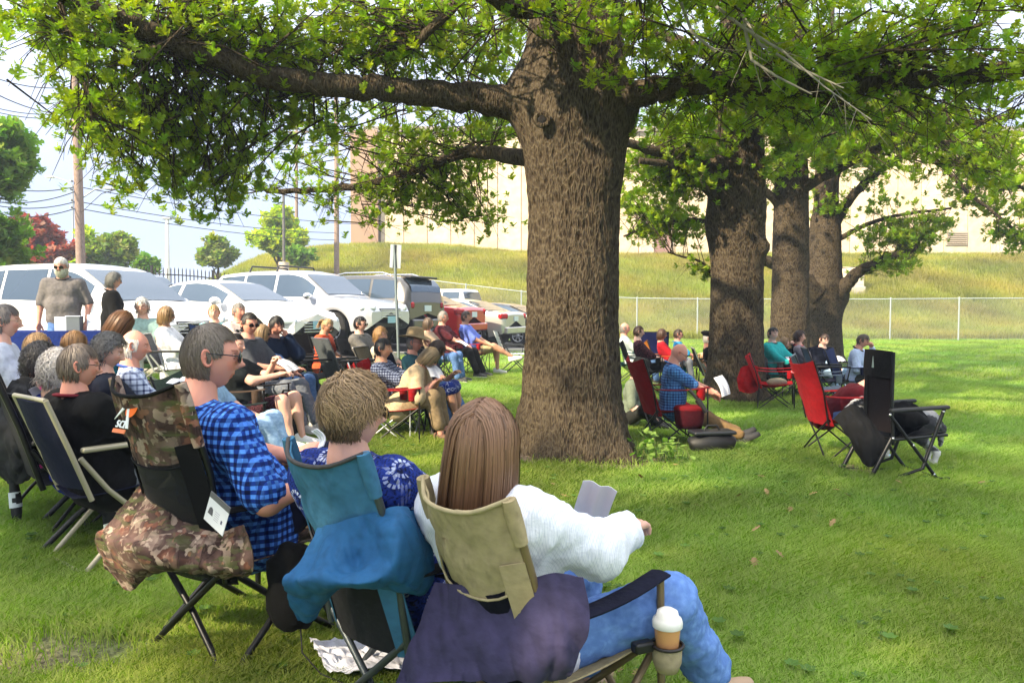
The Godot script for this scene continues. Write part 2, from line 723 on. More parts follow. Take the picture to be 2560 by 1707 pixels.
func make_building() -> void:
	var b := thing("warehouse", "long beige concrete panel warehouse on top of the grass bank", "building", Vector3(0, 0, -60))
	var tint := [Color(0.80, 0.72, 0.60), Color(0.78, 0.70, 0.585), Color(0.82, 0.745, 0.63)]
	var m := []
	for t in tint:
		var q := StandardMaterial3D.new()
		q.albedo_color = t
		q.albedo_texture = noise_tex(256, 0.02, [[0.2, Color(0.90, 0.90, 0.90)], [0.8, Color(1, 1, 1)]], 23, 5) if m.is_empty() else m[0].albedo_texture
		q.uv1_triplanar = true
		q.uv1_world_triplanar = true
		q.uv1_scale = Vector3.ONE * 0.25
		q.roughness = 0.9
		m.append(q)
	var w := 1.82
	var pm := MB.new()
	pm.box(Vector3(w - 0.05, 10.0, 0.3), Transform3D(), 0.02)
	var panel := pm.mesh()
	for k in 34:
		var x := -10.2 + w * (k + 0.5)
		part("panel", panel, m[k % 3], b, Transform3D(Basis(), Vector3(x, 10.0, 0)))
	var core := MB.new()
	core.box(Vector3(62.5, 9.6, 14.0), Transform3D(Basis(), Vector3(20.6, 9.9, -7.12)))
	part("inner_wall", core.mesh(), mat(Color(0.42, 0.38, 0.33), 0.9), b)
	var rf := MB.new()
	rf.box(Vector3(64, 0.4, 15.0), Transform3D(Basis(), Vector3(20.6, 15.2, -7.0)), 0.03)
	part("roof", rf.mesh(), mat(Color(0.5, 0.47, 0.44), 0.8), b)
	var pier := MB.new()
	pier.box(Vector3(2.1, 11.0, 1.6), Transform3D(Basis(), Vector3(-11.35, 9.6, -0.2)), 0.03)
	part("corner_pier", pier.mesh(), mat(Color(0.56, 0.46, 0.38), 0.9), b)
	var door := MB.new()
	door.box(Vector3(1.25, 2.3, 0.12), Transform3D(Basis(), Vector3(11.6, 6.45, 0.2)), 0.02)
	part("door", door.mesh(), mat(Color(0.50, 0.38, 0.34), 0.7), b)
	for s in [-1, 1]:
		var frame := MB.new()
		frame.box(Vector3(0.12, 2.5, 0.2), Transform3D(Basis(), Vector3(11.6 + s * 0.69, 6.5, 0.22)), 0.01)
		part("door_jamb", frame.mesh(), mat(Color(0.72, 0.66, 0.60), 0.7), b)
	var vent := MB.new()
	vent.box(Vector3(1.7, 1.1, 0.12), Transform3D(Basis(), Vector3(34.4, 6.9, 0.2)), 0.02)
	part("wall_vent", vent.mesh(), mat(Color(0.66, 0.60, 0.52), 0.7), b)
	for k in 6:
		var sl := MB.new()
		sl.box(Vector3(1.5, 0.05, 0.1), Transform3D(Basis(Vector3.RIGHT, 0.5), Vector3(34.4, 6.5 + k * 0.16, 0.29)))
		part("slat", sl.mesh(), mat(Color(0.58, 0.53, 0.46), 0.7), b)


func make_fences() -> void:
	# galvanised chain-link fence along the foot of the bank
	var cl := thing("chain_link_fence", "galvanised chain link fence along the foot of the grass bank", "fence")
	var steel := mat(Color(0.62, 0.65, 0.66), 0.45, 0.5)
	var fz := func(x: float) -> float: return -(40.0 - (x - 6.5) * 0.2)
	var posts := MB.new()
	posts.tube([Vector3(0, -0.3, 0), Vector3(0, 2.06, 0)], 0.038, 8)
	posts.ball(Transform3D(Basis().scaled(Vector3(0.045, 0.04, 0.045)), Vector3(0, 2.06, 0)), 8, 5)
	var pmesh := posts.mesh()
	var rail := MB.new()
	var x0 := -5.5
	var x1 := 30.5
	var pts := []
	for k in 13:
		var x := x0 + 3.0 * k
		var q := on(x, fz.call(x))
		part("post", pmesh, steel, cl, Transform3D(Basis(), q))
		pts.append(q + Vector3(0, 2.03, 0))
	rail.tube(pts, 0.024, 6)
	part("top_rail", rail.mesh(), steel, cl)
	var net := MB.new()
	for k in range(-21, 361):
		for s in [-1.0, 1.0]:
			var xa := x0 + 0.1 * k
			var xb := xa + 2.0
			var ya := 0.03
			var yb := 2.03
			if xa < x0:
				ya += x0 - xa
				xa = x0
			if xb > x1:
				yb -= xb - x1
				xb = x1
			if xb <= xa or xa >= x1:
				continue
			if s < 0:
				ya = 2.06 - ya
				yb = 2.06 - yb
			var a := on(xa, fz.call(xa)) + Vector3(0, ya, 0)
			var b := on(xb, fz.call(xb)) + Vector3(0, yb, 0)
			net.tube([a, b], 0.003, 3, false)
	part("wire_mesh", net.mesh(), steel, cl).set_meta("kind", "stuff")
	# black steel picket fence behind the car park
	var ifn := thing("picket_fence", "black steel picket fence with pointed tops behind the parked cars", "fence")
	var black := mat(Color(0.035, 0.037, 0.045), 0.5, 0.2)
	var pk := MB.new()
	pk.box(Vector3(0.03, 1.75, 0.03), Transform3D(Basis(), Vector3(0, 0.875, 0)))
	pk.lathe([[0.024, 1.75], [0.0, 1.87]], 4)
	var pkm := pk.mesh()
	var po := MB.new()
	po.box(Vector3(0.09, 1.9, 0.09), Transform3D(Basis(), Vector3(0, 0.9, 0)), 0.008)
	po.box(Vector3(0.12, 0.04, 0.12), Transform3D(Basis(), Vector3(0, 1.87, 0)), 0.008)
	var pom := po.mesh()
	var rails := [[], []]
	var count := 120
	for k in count:
		var x := -24.5 + 0.155 * k
		var z := -31.2
		var q := on(x, z, -0.05)
		if k % 16 == 0:
			part("post", pom, black, ifn, Transform3D(Basis(), q))
		else:
			part("picket", pkm, black, ifn, Transform3D(Basis(), q))
		rails[0].append(q + Vector3(0, 0.25, 0))
		rails[1].append(q + Vector3(0, 1.55, 0))
	for r in rails:
		var rm := MB.new()
		rm.tube(r, 0.024, 4)
		part("rail", rm.mesh(), black, ifn)


func make_poles() -> void:
	var wood := StandardMaterial3D.new()
	wood.albedo_texture = cache.wood
	wood.uv1_triplanar = true
	wood.uv1_scale = Vector3(3, 0.4, 3)
	wood.roughness = 0.9
	var grey := mat(Color(0.55, 0.58, 0.60), 0.5, 0.3)
	# near utility pole
	var base := on(-16.2, -29.0)
	var tip := at(176, -160, 29.0)
	var up := thing("utility_pole", "tall wooden utility pole carrying cables behind the white van", "utility pole", base)
	var mb := MB.new()
	mb.tube([Vector3(0, -0.5, 0), (tip - base) * 0.5, tip - base], [0.17, 0.15, 0.12], 12)
	part("pole", mb.mesh(), wood, up)
	var arm := MB.new()
	var h := at(203, 495, 29.0) - base
	arm.tube([h, h + Vector3(0.5, 0.32, 0), h + Vector3(0.95, 0.36, 0)], 0.025, 6)
	part("lamp_arm", arm.mesh(), grey, up)
	var lampm := MB.new()
	lampm.box(Vector3(0.42, 0.09, 0.2), Transform3D(Basis(), h + Vector3(1.1, 0.35, 0)), 0.03)
	part("lamp_head", lampm.mesh(), grey, up)
	for y in [456, 477, 503, 521, 340]:
		var br := MB.new()
		br.tube([at(190, y, 29.2) - base + Vector3(0.0, 0, 0.28), at(190, y, 29.2) - base + Vector3(0, 0.0, 0.42)], 0.04, 6)
		part("insulator", br.mesh(), grey, up)
	# far wooden pole beside the warehouse
	var b2 := on(at(841, 700, 48).x, -48.0)
	var u2 := thing("utility_pole", "slim wooden utility pole just left of the warehouse corner", "utility pole", b2)
	var m2 := MB.new()
	m2.tube([Vector3(0, -0.5, 0), at(840, 120, 48) - b2], [0.17, 0.12], 10)
	part("pole", m2.mesh(), wood, u2)
	var m2b := MB.new()
	m2b.box(Vector3(2.2, 0.12, 0.1), Transform3D(Basis(Vector3.UP, 0.5), at(840, 330, 47.8) - b2))
	part("cross_arm", m2b.mesh(), wood, u2)
	# thin far pole between the trees
	var b3 := on(at(741, 700, 62).x, -62.0)
	var u3 := thing("utility_pole", "thin distant utility pole behind the bright green tree", "utility pole", b3)
	var m3 := MB.new()
	m3.tube([Vector3(0, -0.5, 0), at(741, 250, 62) - b3], [0.15, 0.1], 8)
	part("pole", m3.mesh(), wood, u3)
	var m3b := MB.new()
	m3b.box(Vector3(2.0, 0.12, 0.1), Transform3D(Basis(), at(741, 330, 61.8) - b3))
	part("cross_arm", m3b.mesh(), wood, u3)
	# white banded lamp column
	var b4 := on(at(418, 700, 46).x, -46.0)
	var u4 := thing("lamp_column", "slim white lamp column rising behind the black picket fence", "lamp post", b4)
	var m4 := MB.new()
	m4.tube([Vector3(0, -0.5, 0), at(417, 548, 46) - b4], [0.14, 0.10], 10)
	part("column", m4.mesh(), mat(Color(0.86, 0.87, 0.88), 0.5), u4)
	var m4b := MB.new()
	m4b.box(Vector3(0.5, 0.14, 0.3), Transform3D(Basis(), at(417, 546, 46) - b4), 0.04)
	part("lamp_head", m4b.mesh(), grey, u4)
	# grey lamp post on a concrete base at the start of the bank
	var b5 := on(at(709, 680, 43).x, -43.0)
	var u5 := thing("lamp_post", "grey lamp post on a concrete base beside the bright green tree", "lamp post", b5)
	var m5 := MB.new()
	m5.tube([Vector3(0, 0.6, 0), at(708, 480, 43) - b5], [0.10, 0.07], 8)
	part("post", m5.mesh(), mat(Color(0.36, 0.35, 0.34), 0.5, 0.3), u5)
	var m5b := MB.new()
	m5b.tube([Vector3(0, -1.0, 0), Vector3(0, at(708, 655, 43).y - b5.y, 0)], 0.28, 14)
	part("concrete_base", m5b.mesh(), mat(Color(0.72, 0.66, 0.60), 0.9), u5)
	var m5c := MB.new()
	m5c.box(Vector3(0.7, 0.14, 0.35), Transform3D(Basis(), at(708, 478, 43) - b5), 0.04)
	part("lamp_head", m5c.mesh(), grey, u5)
	# a street lamp further off, left of the pole
	var b6 := on(at(182, 700, 55).x, -55.0)
	var u6 := thing("street_lamp", "distant street lamp with a long arm reaching left of the wooden pole", "street lamp", b6)
	var m6 := MB.new()
	var h6 := at(180, 462, 55) - b6
	m6.tube([Vector3(0, -0.5, 0), h6, h6 + Vector3(-0.5, 0.3, 0), h6 + Vector3(-1.3, 0.55, 0)], 0.06, 6)
	part("column", m6.mesh(), grey, u6)
	var m6b := MB.new()
	m6b.box(Vector3(0.6, 0.14, 0.3), Transform3D(Basis(), h6 + Vector3(-1.6, 0.56, 0)), 0.05)
	part("lamp_head", m6b.mesh(), mat(Color(0.86, 0.87, 0.88), 0.5), u6)
	# cables
	var cable := mat(Color(0.16, 0.17, 0.20), 0.7)
	var wires := [
		[[-60, 452, 26], [190, 466, 29], [900, 560, 48], "power cable crossing the wooden pole just above its lamp arm"],
		[[-60, 498, 24], [190, 477, 29], [190, 477, 29], "cable rising from the left edge to the wooden pole"],
		[[-60, 503, 26], [190, 503, 29], [840, 582, 48], "cable sagging from the wooden pole to the slim pole"],
		[[-60, 530, 26], [190, 520, 29], [840, 600, 48], "thick low cable sagging behind the oak foliage"],
		[[-60, 176, 26], [180, 216, 29], [840, 330, 47], "highest cable visible at the left edge"],
		[[-60, 208, 22], [183, 285, 29], [840, 352, 48], "steep cable dropping towards the wooden pole"],
		[[-60, 255, 30], [180, 280, 34], [740, 345, 62], "far cable of the upper pair at the left edge"],
		[[-60, 265, 30], [180, 290, 34], [740, 356, 62], "near cable of the upper pair at the left edge"],
	]
	for w in wires:
		var mw := MB.new()
		for s in 2:
			var a := at(w[s][0], w[s][1], w[s][2])
			var b := at(w[s + 1][0], w[s + 1][1], w[s + 1][2])
			if a.distance_to(b) < 0.1:
				continue
			var pts := []
			for k in 13:
				var t := k / 12.0
				pts.append(a.lerp(b, t) - Vector3(0, 0.25 * 4.0 * t * (1.0 - t), 0))
			mw.tube(pts, 0.018, 5)
		single("power_cable", mw.mesh(), cable, w[3], "cable", Vector3.ZERO, 0.0, "power cables left of the oak")


# one deeply lobed leaf along +y, lying in the xy plane
func leaf_shape(mb: MB, xf: Transform3D, lobes := 3) -> void:
	var nn := (xf.basis * Vector3(0, 0, 1)).normalized()
	var rim := [[0.0, -0.12], [0.10, 0.16], [0.36, 0.28], [0.13, 0.46], [0.46, 0.66], [0.15, 0.76], [0.27, 0.98], [0.0, 1.14]] if lobes == 3 else [[0.0, -0.1], [0.26, 0.22], [0.33, 0.5], [0.2, 0.85], [0.0, 1.1]]
	for s in [-1.0, 1.0]:
		var a := mb.vert(xf * Vector3(0, 0.45, 0.0), nn)
		for t in rim:
			mb.vert(xf * Vector3(s * t[0], t[1], -0.22 * t[0] - 0.05 * t[1] * t[1]), (nn + xf.basis.x.normalized() * s * 0.35).normalized())
		for k in rim.size() - 1:
			mb.ix.append_array([a, a + 1 + k, a + 2 + k])


# a twig end with leaves fanned round it, about 1 unit across
func spray_mesh(seed_: int, count := 9, lobes := 3, size := 0.5) -> ArrayMesh:
	var r := RandomNumberGenerator.new()
	r.seed = seed_
	var mb := MB.new()
	for k in count:
		var along := float(k) / count
		var p := Vector3(0, along * 0.6 - 0.2, 0)
		var yaw := k * 2.4 + r.randf_range(-0.3, 0.3)
		var tilt := r.randf_range(0.7, 1.5)
		var b := Basis(Vector3.UP, yaw) * Basis(Vector3.RIGHT, tilt) * Basis(Vector3.UP, r.randf_range(-0.5, 0.5))
		var g := r.randf_range(0.72, 1.2)
		mb.tint = Color(g * r.randf_range(0.9, 1.1), g, g * r.randf_range(0.7, 1.0))
		leaf_shape(mb, Transform3D(b.scaled_local(Vector3.ONE * size * r.randf_range(0.75, 1.15)), p), lobes)
	return mb.mesh()


func leaf_mat(called: String, col: Color, through: Color) -> StandardMaterial3D:
	if cache.has(called):
		return cache[called]
	var m := StandardMaterial3D.new()
	m.albedo_color = col.linear_to_srgb()
	m.vertex_color_use_as_albedo = true
	m.roughness = 0.55
	m.metallic_specular = 0.35
	m.cull_mode = BaseMaterial3D.CULL_DISABLED
	m.backlight_enabled = true
	m.backlight = through
	cache[called] = m
	return m


func bark_mat(stretch := 1.0, relief := 3.0) -> StandardMaterial3D:
	var k := "bark%s" % stretch
	if not cache.has(k):
		var m := StandardMaterial3D.new()
		m.albedo_texture = cache.bark
		m.albedo_color = Color(0.60, 0.60, 0.59)
		m.uv1_triplanar = true
		m.uv1_scale = Vector3(2.3, 0.62, 2.3) * stretch
		m.roughness = 0.95
		m.metallic_specular = 0.2
		m.heightmap_enabled = true
		m.heightmap_texture = cache.bark_relief
		m.heightmap_scale = relief
		cache[k] = m
	return cache[k]


# the trunk: radius by height, root flare in lobes, furrowed bark in the geometry itself
func trunk_mesh(profile: Array, bend: Vector2, around: int, rows: int, seed_: int, furrow: float, swell: Array = []) -> ArrayMesh:
	var nz := FastNoiseLite.new()
	nz.seed = seed_
	nz.frequency = 1.0
	nz.fractal_octaves = 3
	nz.fractal_type = FastNoiseLite.FRACTAL_RIDGED
	var top: float = profile[-1][0]
	var p := PackedVector3Array()
	for j in rows:
		var t := float(j) / (rows - 1)
		var y := -0.25 + (top + 0.25) * pow(t, 1.25)
		var r: float = profile[-1][1]
		for k in profile.size() - 1:
			if y <= profile[k + 1][0]:
				var s := clampf((y - profile[k][0]) / (profile[k + 1][0] - profile[k][0]), 0.0, 1.0)
				r = lerpf(profile[k][1], profile[k + 1][1], smoothstep(0.0, 1.0, s))
				break
		var low := exp(-maxf(y, 0.0) * 4.0)
		for i in around + 1:
			var a := TAU * (i % around) / around
			var rr := r * (1.0 + low * (0.10 * sin(a * 5.0 + seed_) + 0.06 * sin(a * 9.0 + 2.0 * seed_)) + 0.025 * sin(a * 3.0 + y * 0.8 + seed_))
			for q in swell:   # [height, angle, size, reach]
				var da := wrapf(a - q[1], -PI, PI)
				rr += q[2] * exp(-(da * da) / 0.16 - pow((y - q[0]) / q[3], 2.0))
			var g := nz.get_noise_3d(cos(a) * r * 15.0, y * 2.6, sin(a) * r * 15.0)
			rr += furrow * (g - 0.3) * (1.0 if r > 0.12 else 0.3)
			var c := bend * (y / top) * (y / top)
			p.append(Vector3(c.x + cos(a) * rr, y, c.y + sin(a) * rr))
	var mb := MB.new()
	mb.grid(p, around + 1, rows, true, true)
	return mb.mesh()


func limb_mesh(pts: Array, r0: float, r1: float, sides := 10, rough := 0.06, seed_ := 1) -> ArrayMesh:
	var nz := FastNoiseLite.new()
	nz.seed = seed_
	nz.frequency = 3.0
	var m := maxi(8, int(pts.size() * 7))
	var fine := []
	var rad := []
	for k in m:
		var t := float(k) / (m - 1)
		var q: Vector3 = MB.spline(pts, t)
		fine.append(q + Vector3(nz.get_noise_1d(k * 0.35), nz.get_noise_1d(k * 0.35 + 90), nz.get_noise_1d(k * 0.35 + 200)) * r0 * 0.35)
		rad.append(lerpf(r0, r1, pow(t, 0.8)) * (1.0 + rough * nz.get_noise_1d(k * 1.7 + 40) + (0.35 * exp(-t * 14.0))))
	return MB.new().tube(fine, rad, sides).mesh()


# limbs: [points, r0, r1].  blobs: [centre, radii, twigs, sprays on each]
func tree(called: String, label: String, base: Vector3, trunk: ArrayMesh, bark: Material, limbs: Array, blobs: Array, sprays: Array, leaf_m: Material, size: float, seed_: int, stem_top := 0.0, dead := 0.0) -> Node3D:
	var r := RandomNumberGenerator.new()
	r.seed = seed_
	var t := thing(called, label, "tree", base)
	if trunk:
		part("trunk", trunk, bark, t)
	var anchors := PackedVector3Array()
	for k in int(stem_top * 2.0):
		anchors.append(Vector3(0, 2.2 + k * 0.5, 0))
	for l in limbs:
		var pts := []
		for q in l[0]:
			pts.append(q - base)
		part("limb", limb_mesh(pts, l[1], l[2], 12 if l[1] > 0.09 else 7, 0.08, seed_ + pts.size()), bark, t)
		for k in 24:
			anchors.append(MB.spline(pts, 0.12 + 0.88 * k / 23.0))
	var twigs := MB.new()
	var places: Array[Transform3D] = []
	var tints := []
	for b in blobs:
		var c: Vector3 = b[0] - base
		var rad: Vector3 = b[1]
		for k in b[2]:
			var d := Vector3(r.randfn(), r.randfn(), r.randfn()).normalized() * pow(r.randf(), 0.45)
			var goal := c + d * rad
			var best := c
			var dist := 1e9
			for tries in 26:
				var a := anchors[r.randi() % anchors.size()] if anchors.size() else c
				var w := a.distance_to(goal)
				if w < dist:
					dist = w
					best = a
			if dist > 1.3:
				best = goal + ((best - goal).normalized() + Vector3(r.randfn(), r.randfn() * 0.4, r.randfn()) * 0.35) * 1.0 + Vector3(0, 0.12, 0)
			var mid := best.lerp(goal, 0.55) + Vector3(r.randf_range(-0.15, 0.15), r.randf_range(0.0, 0.28), r.randf_range(-0.15, 0.15)) * size * 2.0
			var len := best.distance_to(goal)
			twigs.tube([best, mid, goal], [0.004 + 0.005 * len, 0.003 + 0.003 * len, 0.002], 4, false)
			for s in 2:
				var from := best.lerp(mid, r.randf_range(0.5, 1.0))
				var to := from + (goal - best).normalized() * 0.25 + Vector3(r.randf_range(-1, 1), r.randf_range(-0.7, 0.4), r.randf_range(-1, 1)) * 0.45
				twigs.tube([from, from.lerp(to, 0.5) + Vector3(0, 0.06, 0), to], [0.005, 0.004, 0.002], 3, false)
			if r.randf() < dead:
				continue
			for s in b[3]:
				var u := 1.0 - 0.62 * pow(r.randf(), 1.3)
				var q := best.lerp(mid, minf(1, u * 2.0)) if u < 0.5 else mid.lerp(goal, u * 2.0 - 1.0)
				q += Vector3(r.randfn(), r.randfn() * 0.6, r.randfn()) * 0.14
				var bs := Basis(Vector3.UP, r.randf() * TAU) * Basis(Vector3.RIGHT, r.randf_range(-0.9, 1.0))
				places.append(Transform3D(bs.scaled_local(Vector3.ONE * size * r.randf_range(0.75, 1.25)), q))
				var g := r.randf_range(0.75, 1.25)
				tints.append(Color(g * r.randf_range(0.85, 1.25), g, g * r.randf_range(0.7, 1.1)))
	if twigs.v.size():
		part("twigs", twigs.mesh(), bark, t).set_meta("kind", "stuff")
	for s in sprays.size():
		var mm := MultiMesh.new()
		mm.transform_format = MultiMesh.TRANSFORM_3D
		mm.use_colors = true
		mm.mesh = sprays[s]
		var mine := []
		for k in range(s, places.size(), sprays.size()):
			mine.append(k)
		mm.instance_count = mine.size()
		for k in mine.size():
			mm.set_instance_transform(k, places[mine[k]])
			mm.set_instance_color(k, tints[mine[k]])
		var o := MultiMeshInstance3D.new()
		o.name = "foliage" if s == 0 else "foliage_%03d" % s
		o.multimesh = mm
		o.material_override = leaf_m
		o.set_meta("kind", "stuff")
		t.add_child(o, true)
	return t


func make_trees() -> void:
	var sprays := [spray_mesh(1), spray_mesh(2), spray_mesh(3)]
	var oak := leaf_mat("oak_leaf", lin(0.23, 0.36, 0.032), Color(1.0, 1.0, 0.30))
	var bark := bark_mat()
	# ---- the great oak
	var b1 := on(0.60, -7.55)
	var prof := [[-0.25, 0.72], [0.0, 0.64], [0.22, 0.555], [0.6, 0.485], [1.3, 0.445], [2.3, 0.435], [2.9, 0.475], [3.35, 0.50], [3.9, 0.455], [5.0, 0.42], [6.5, 0.34], [9.0, 0.22], [13.0, 0.06]]
	var tm := trunk_mesh(prof, Vector2(0.15, -0.2), 150, 210, 4, 0.022, [[3.45, PI, 0.22, 0.35], [3.35, 0.0, 0.12, 0.3], [3.1, 2.0, 0.06, 0.14], [2.75, 0.9, 0.05, 0.25]])
	var limbs := [
		[[b1 + Vector3(-0.2, 3.35, 0.0), at(1180, 245, 7.5), at(1040, 232, 7.35), at(860, 215, 7.1), at(700, 196, 6.9), at(560, 150, 6.6), at(420, 95, 6.3), at(300, 45, 6.1), at(170, -10, 6.0), at(20, -110, 6.0)], 0.15, 0.055],
		[[b1 + Vector3(0.2, 3.35, 0.1), at(1600, 232, 7.3), at(1750, 208, 7.0), at(1900, 212, 6.8), at(2080, 218, 6.6), at(2280, 196, 6.4), at(2480, 178, 6.2), at(2700, 140, 6.0)], 0.135, 0.055],
		[[b1 + Vector3(-0.25, 2.9, -0.35), at(1180, 380, 9.4), at(1080, 410, 9.9), at(960, 448, 10.2), at(860, 470, 10.4), at(700, 478, 10.6), at(640, 470, 10.6)], 0.085, 0.03],
		[[b1 + Vector3(-0.1, 4.3, 0.2), at(1290, 20, 6.6), at(1180, -60, 6.0), at(1000, -200, 5.2)], 0.10, 0.05],
		[[at(1160, -20, 7.0), at(1110, 40, 7.0), at(1060, 88, 7.0), at(1030, 122, 7.05)], 0.055, 0.035],
		[[at(430, 100, 6.3), at(390, 118, 6.2), at(350, 140, 6.1)], 0.035, 0.02],
		[[at(150, 0, 6.0), at(172, 90, 5.9), at(205, 190, 5.9), at(232, 305, 5.9)], 0.022, 0.008],
		[[b1 + Vector3(0.2, 4.6, 0.3), at(1650, -30, 6.0), at(1900, -150, 5.2), at(2200, -260, 4.6)], 0.11, 0.05],
		[[b1 + Vector3(0.0, 4.9, 0.3), b1 + Vector3(-0.6, 5.6, 2.0), b1 + Vector3(-1.4, 6.2, 4.0), b1 + Vector3(-2.0, 6.4, 6.0)], 0.12, 0.05],
		[[b1 + Vector3(0.0, 5.6, 0.2), b1 + Vector3(1.2, 6.4, 1.8), b1 + Vector3(2.4, 7.2, 3.6), b1 + Vector3(3.0, 7.4, 5.4)], 0.11, 0.05],
		[[b1 + Vector3(-0.2, 5.9, 0.0), b1 + Vector3(-2.2, 6.9, 0.5), b1 + Vector3(-4.4, 7.4, 1.0), b1 + Vector3(-6.4, 7.3, 1.2)], 0.11, 0.04],
		[[b1 + Vector3(0.2, 6.3, -0.2), b1 + Vector3(2.2, 7.3, -0.4), b1 + Vector3(4.4, 7.9, -0.6), b1 + Vector3(6.2, 7.8, -0.8)], 0.10, 0.04],
		[[b1 + Vector3(-0.1, 4.6, -0.3), b1 + Vector3(-1.2, 5.2, -2.0), b1 + Vector3(-2.2, 5.4, -4.0), b1 + Vector3(-2.8, 5.1, -5.6)], 0.11, 0.04],
		[[b1 + Vector3(0.2, 5.0, -0.3), b1 + Vector3(1.2, 5.6, -1.8), b1 + Vector3(2.0, 5.9, -3.6), b1 + Vector3(2.6, 5.8, -5.0)], 0.10, 0.04],
	]
	var blobs := [
		# the low skirt on the left
		[at(140, 60, 6.0), Vector3(0.55, 0.40, 0.6), 20, 7], [at(60, 20, 5.8), Vector3(0.35, 0.35, 0.6), 9, 6], [at(215, 175, 6.0), Vector3(0.35, 0.32, 0.5), 14, 6], [at(190, 300, 5.95), Vector3(0.28, 0.18, 0.4), 9, 6],
		[at(330, 330, 7.2), Vector3(0.6, 0.42, 0.7), 27, 7], [at(300, 395, 7.6), Vector3(0.35, 0.2, 0.5), 9, 6], [at(430, 380, 7.4), Vector3(0.62, 0.5, 0.8), 35, 7], [at(440, 480, 7.8), Vector3(0.6, 0.28, 0.7), 27, 7], [at(560, 330, 7.6), Vector3(0.7, 0.5, 0.9), 39, 7],
		[at(560, 500, 8.0), Vector3(0.5, 0.28, 0.7), 25, 7], [at(360, 120, 6.9), Vector3(0.8, 0.5, 0.9), 41, 7], [at(560, 60, 6.9), Vector3(0.9, 0.5, 1.0), 50, 7], [at(720, 90, 7.4), Vector3(0.8, 0.42, 1.1), 46, 7], [at(700, 330, 8.0), Vector3(0.6, 0.35, 0.9), 27, 7],
		[at(640, 215, 7.3), Vector3(0.7, 0.3, 0.7), 27, 6], [at(900, 60, 7.6), Vector3(0.9, 0.35, 1.2), 39, 7], [at(1080, 100, 8.0), Vector3(0.8, 0.40, 1.0), 33, 7], [at(960, 150, 7.4), Vector3(0.8, 0.2, 0.6), 20, 6], [at(1190, 200, 8.6), Vector3(0.5, 0.3, 0.8), 19, 6],
		[at(800, 510, 10.4), Vector3(0.35, 0.30, 0.6), 12, 6], [at(690, 440, 10.0), Vector3(0.4, 0.35, 0.6), 9, 5], [at(980, 520, 10.6), Vector3(0.6, 0.4, 0.8), 27, 6], [at(1100, 500, 10.6), Vector3(0.7, 0.5, 0.9), 39, 7], [at(1000, 400, 10.0), Vector3(0.8, 0.30, 0.9), 29, 6],
		[at(1220, 400, 10.2), Vector3(0.6, 0.5, 0.9), 27, 7], [at(1190, 560, 11.2), Vector3(0.7, 0.30, 0.9), 25, 6], [at(1260, 320, 9.4), Vector3(0.5, 0.3, 0.7), 19, 7], [at(860, 330, 8.6), Vector3(0.5, 0.16, 0.6), 9, 5], [at(1040, 310, 9.0), Vector3(0.7, 0.22, 0.8), 20, 6],
		# in front of the trunk and above
		[at(1450, 40, 6.6), Vector3(0.6, 0.22, 0.4), 12, 5], [at(1310, -40, 6.4), Vector3(0.8, 0.4, 0.8), 20, 6], [at(1600, 120, 6.8), Vector3(0.45, 0.40, 0.6), 19, 6], [at(1640, 320, 7.4), Vector3(0.35, 0.28, 0.5), 10, 5], [at(1490, 215, 6.6), Vector3(0.18, 0.14, 0.2), 5, 5],
		# the right-hand sweep
		[at(1800, 110, 6.8), Vector3(0.8, 0.40, 0.9), 29, 6], [at(1980, 90, 6.4), Vector3(0.8, 0.45, 0.9), 28, 6], [at(2180, 110, 6.2), Vector3(0.8, 0.40, 0.9), 28, 6], [at(2400, 90, 6.0), Vector3(0.8, 0.45, 0.9), 29, 6], [at(2540, 200, 5.9), Vector3(0.4, 0.35, 0.8), 14, 6],
		[at(1880, 280, 7.0), Vector3(0.6, 0.22, 0.7), 19, 5], [at(2080, 290, 6.8), Vector3(0.6, 0.25, 0.7), 19, 5], [at(2300, 280, 6.6), Vector3(0.7, 0.25, 0.7), 19, 5], [at(2480, 330, 6.6), Vector3(0.5, 0.35, 0.7), 16, 5], [at(1720, 330, 7.6), Vector3(0.5, 0.20, 0.6), 13, 5],
		[at(2250, -20, 5.4), Vector3(1.0, 0.35, 1.0), 28, 6], [at(1750, -40, 5.8), Vector3(1.0, 0.3, 1.0), 26, 6],
		# the crown overhead, out of the frame
		[b1 + Vector3(-1.2, 6.2, 4.4), Vector3(2.4, 0.9, 2.0), 34, 6], [b1 + Vector3(2.4, 7.0, 4.2), Vector3(2.4, 0.9, 2.2), 34, 6], [b1 + Vector3(-5.0, 7.2, 1.5), Vector3(2.2, 0.9, 2.6), 34, 6], [b1 + Vector3(5.0, 7.8, 0.0), Vector3(2.4, 0.9, 2.6), 34, 6],
		[b1 + Vector3(0, 9.2, 0), Vector3(4.2, 1.6, 4.2), 60, 6], [b1 + Vector3(-2.0, 5.6, -4.6), Vector3(2.0, 0.7, 1.6), 28, 6], [b1 + Vector3(2.2, 6.0, -4.0), Vector3(2.0, 0.7, 1.8), 28, 6], [b1 + Vector3(0, 12.0, 0), Vector3(2.4, 1.4, 2.4), 28, 6],
	]
	var t1 := tree("oak_tree", "great oak in the middle with the thickest trunk and wide low limbs", b1, tm, bark, limbs, blobs, sprays, oak, 0.108, 11, 10.0)
	var hole := MB.new()
	var kp := at(1355, 299, 7.05) - b1
	var ring := []
	for k in 15:
		var a := TAU * k / 14.0
		ring.append(kp + Vector3(cos(a) * 0.062, sin(a) * 0.052, 0.0))
	hole.tube(ring, 0.024, 8, false)
	part("knot_rim", hole.mesh(), bark, t1)
	var inner := MB.new()
	inner.ball(Transform3D(Basis().scaled(Vector3(0.05, 0.042, 0.022)), kp), 12, 8)
	part("knot_hole", inner.mesh(), mat(Color(0.06, 0.045, 0.04), 1.0), t1)

	# bare grey twigs hanging from the right limb
	var dead := MB.new()
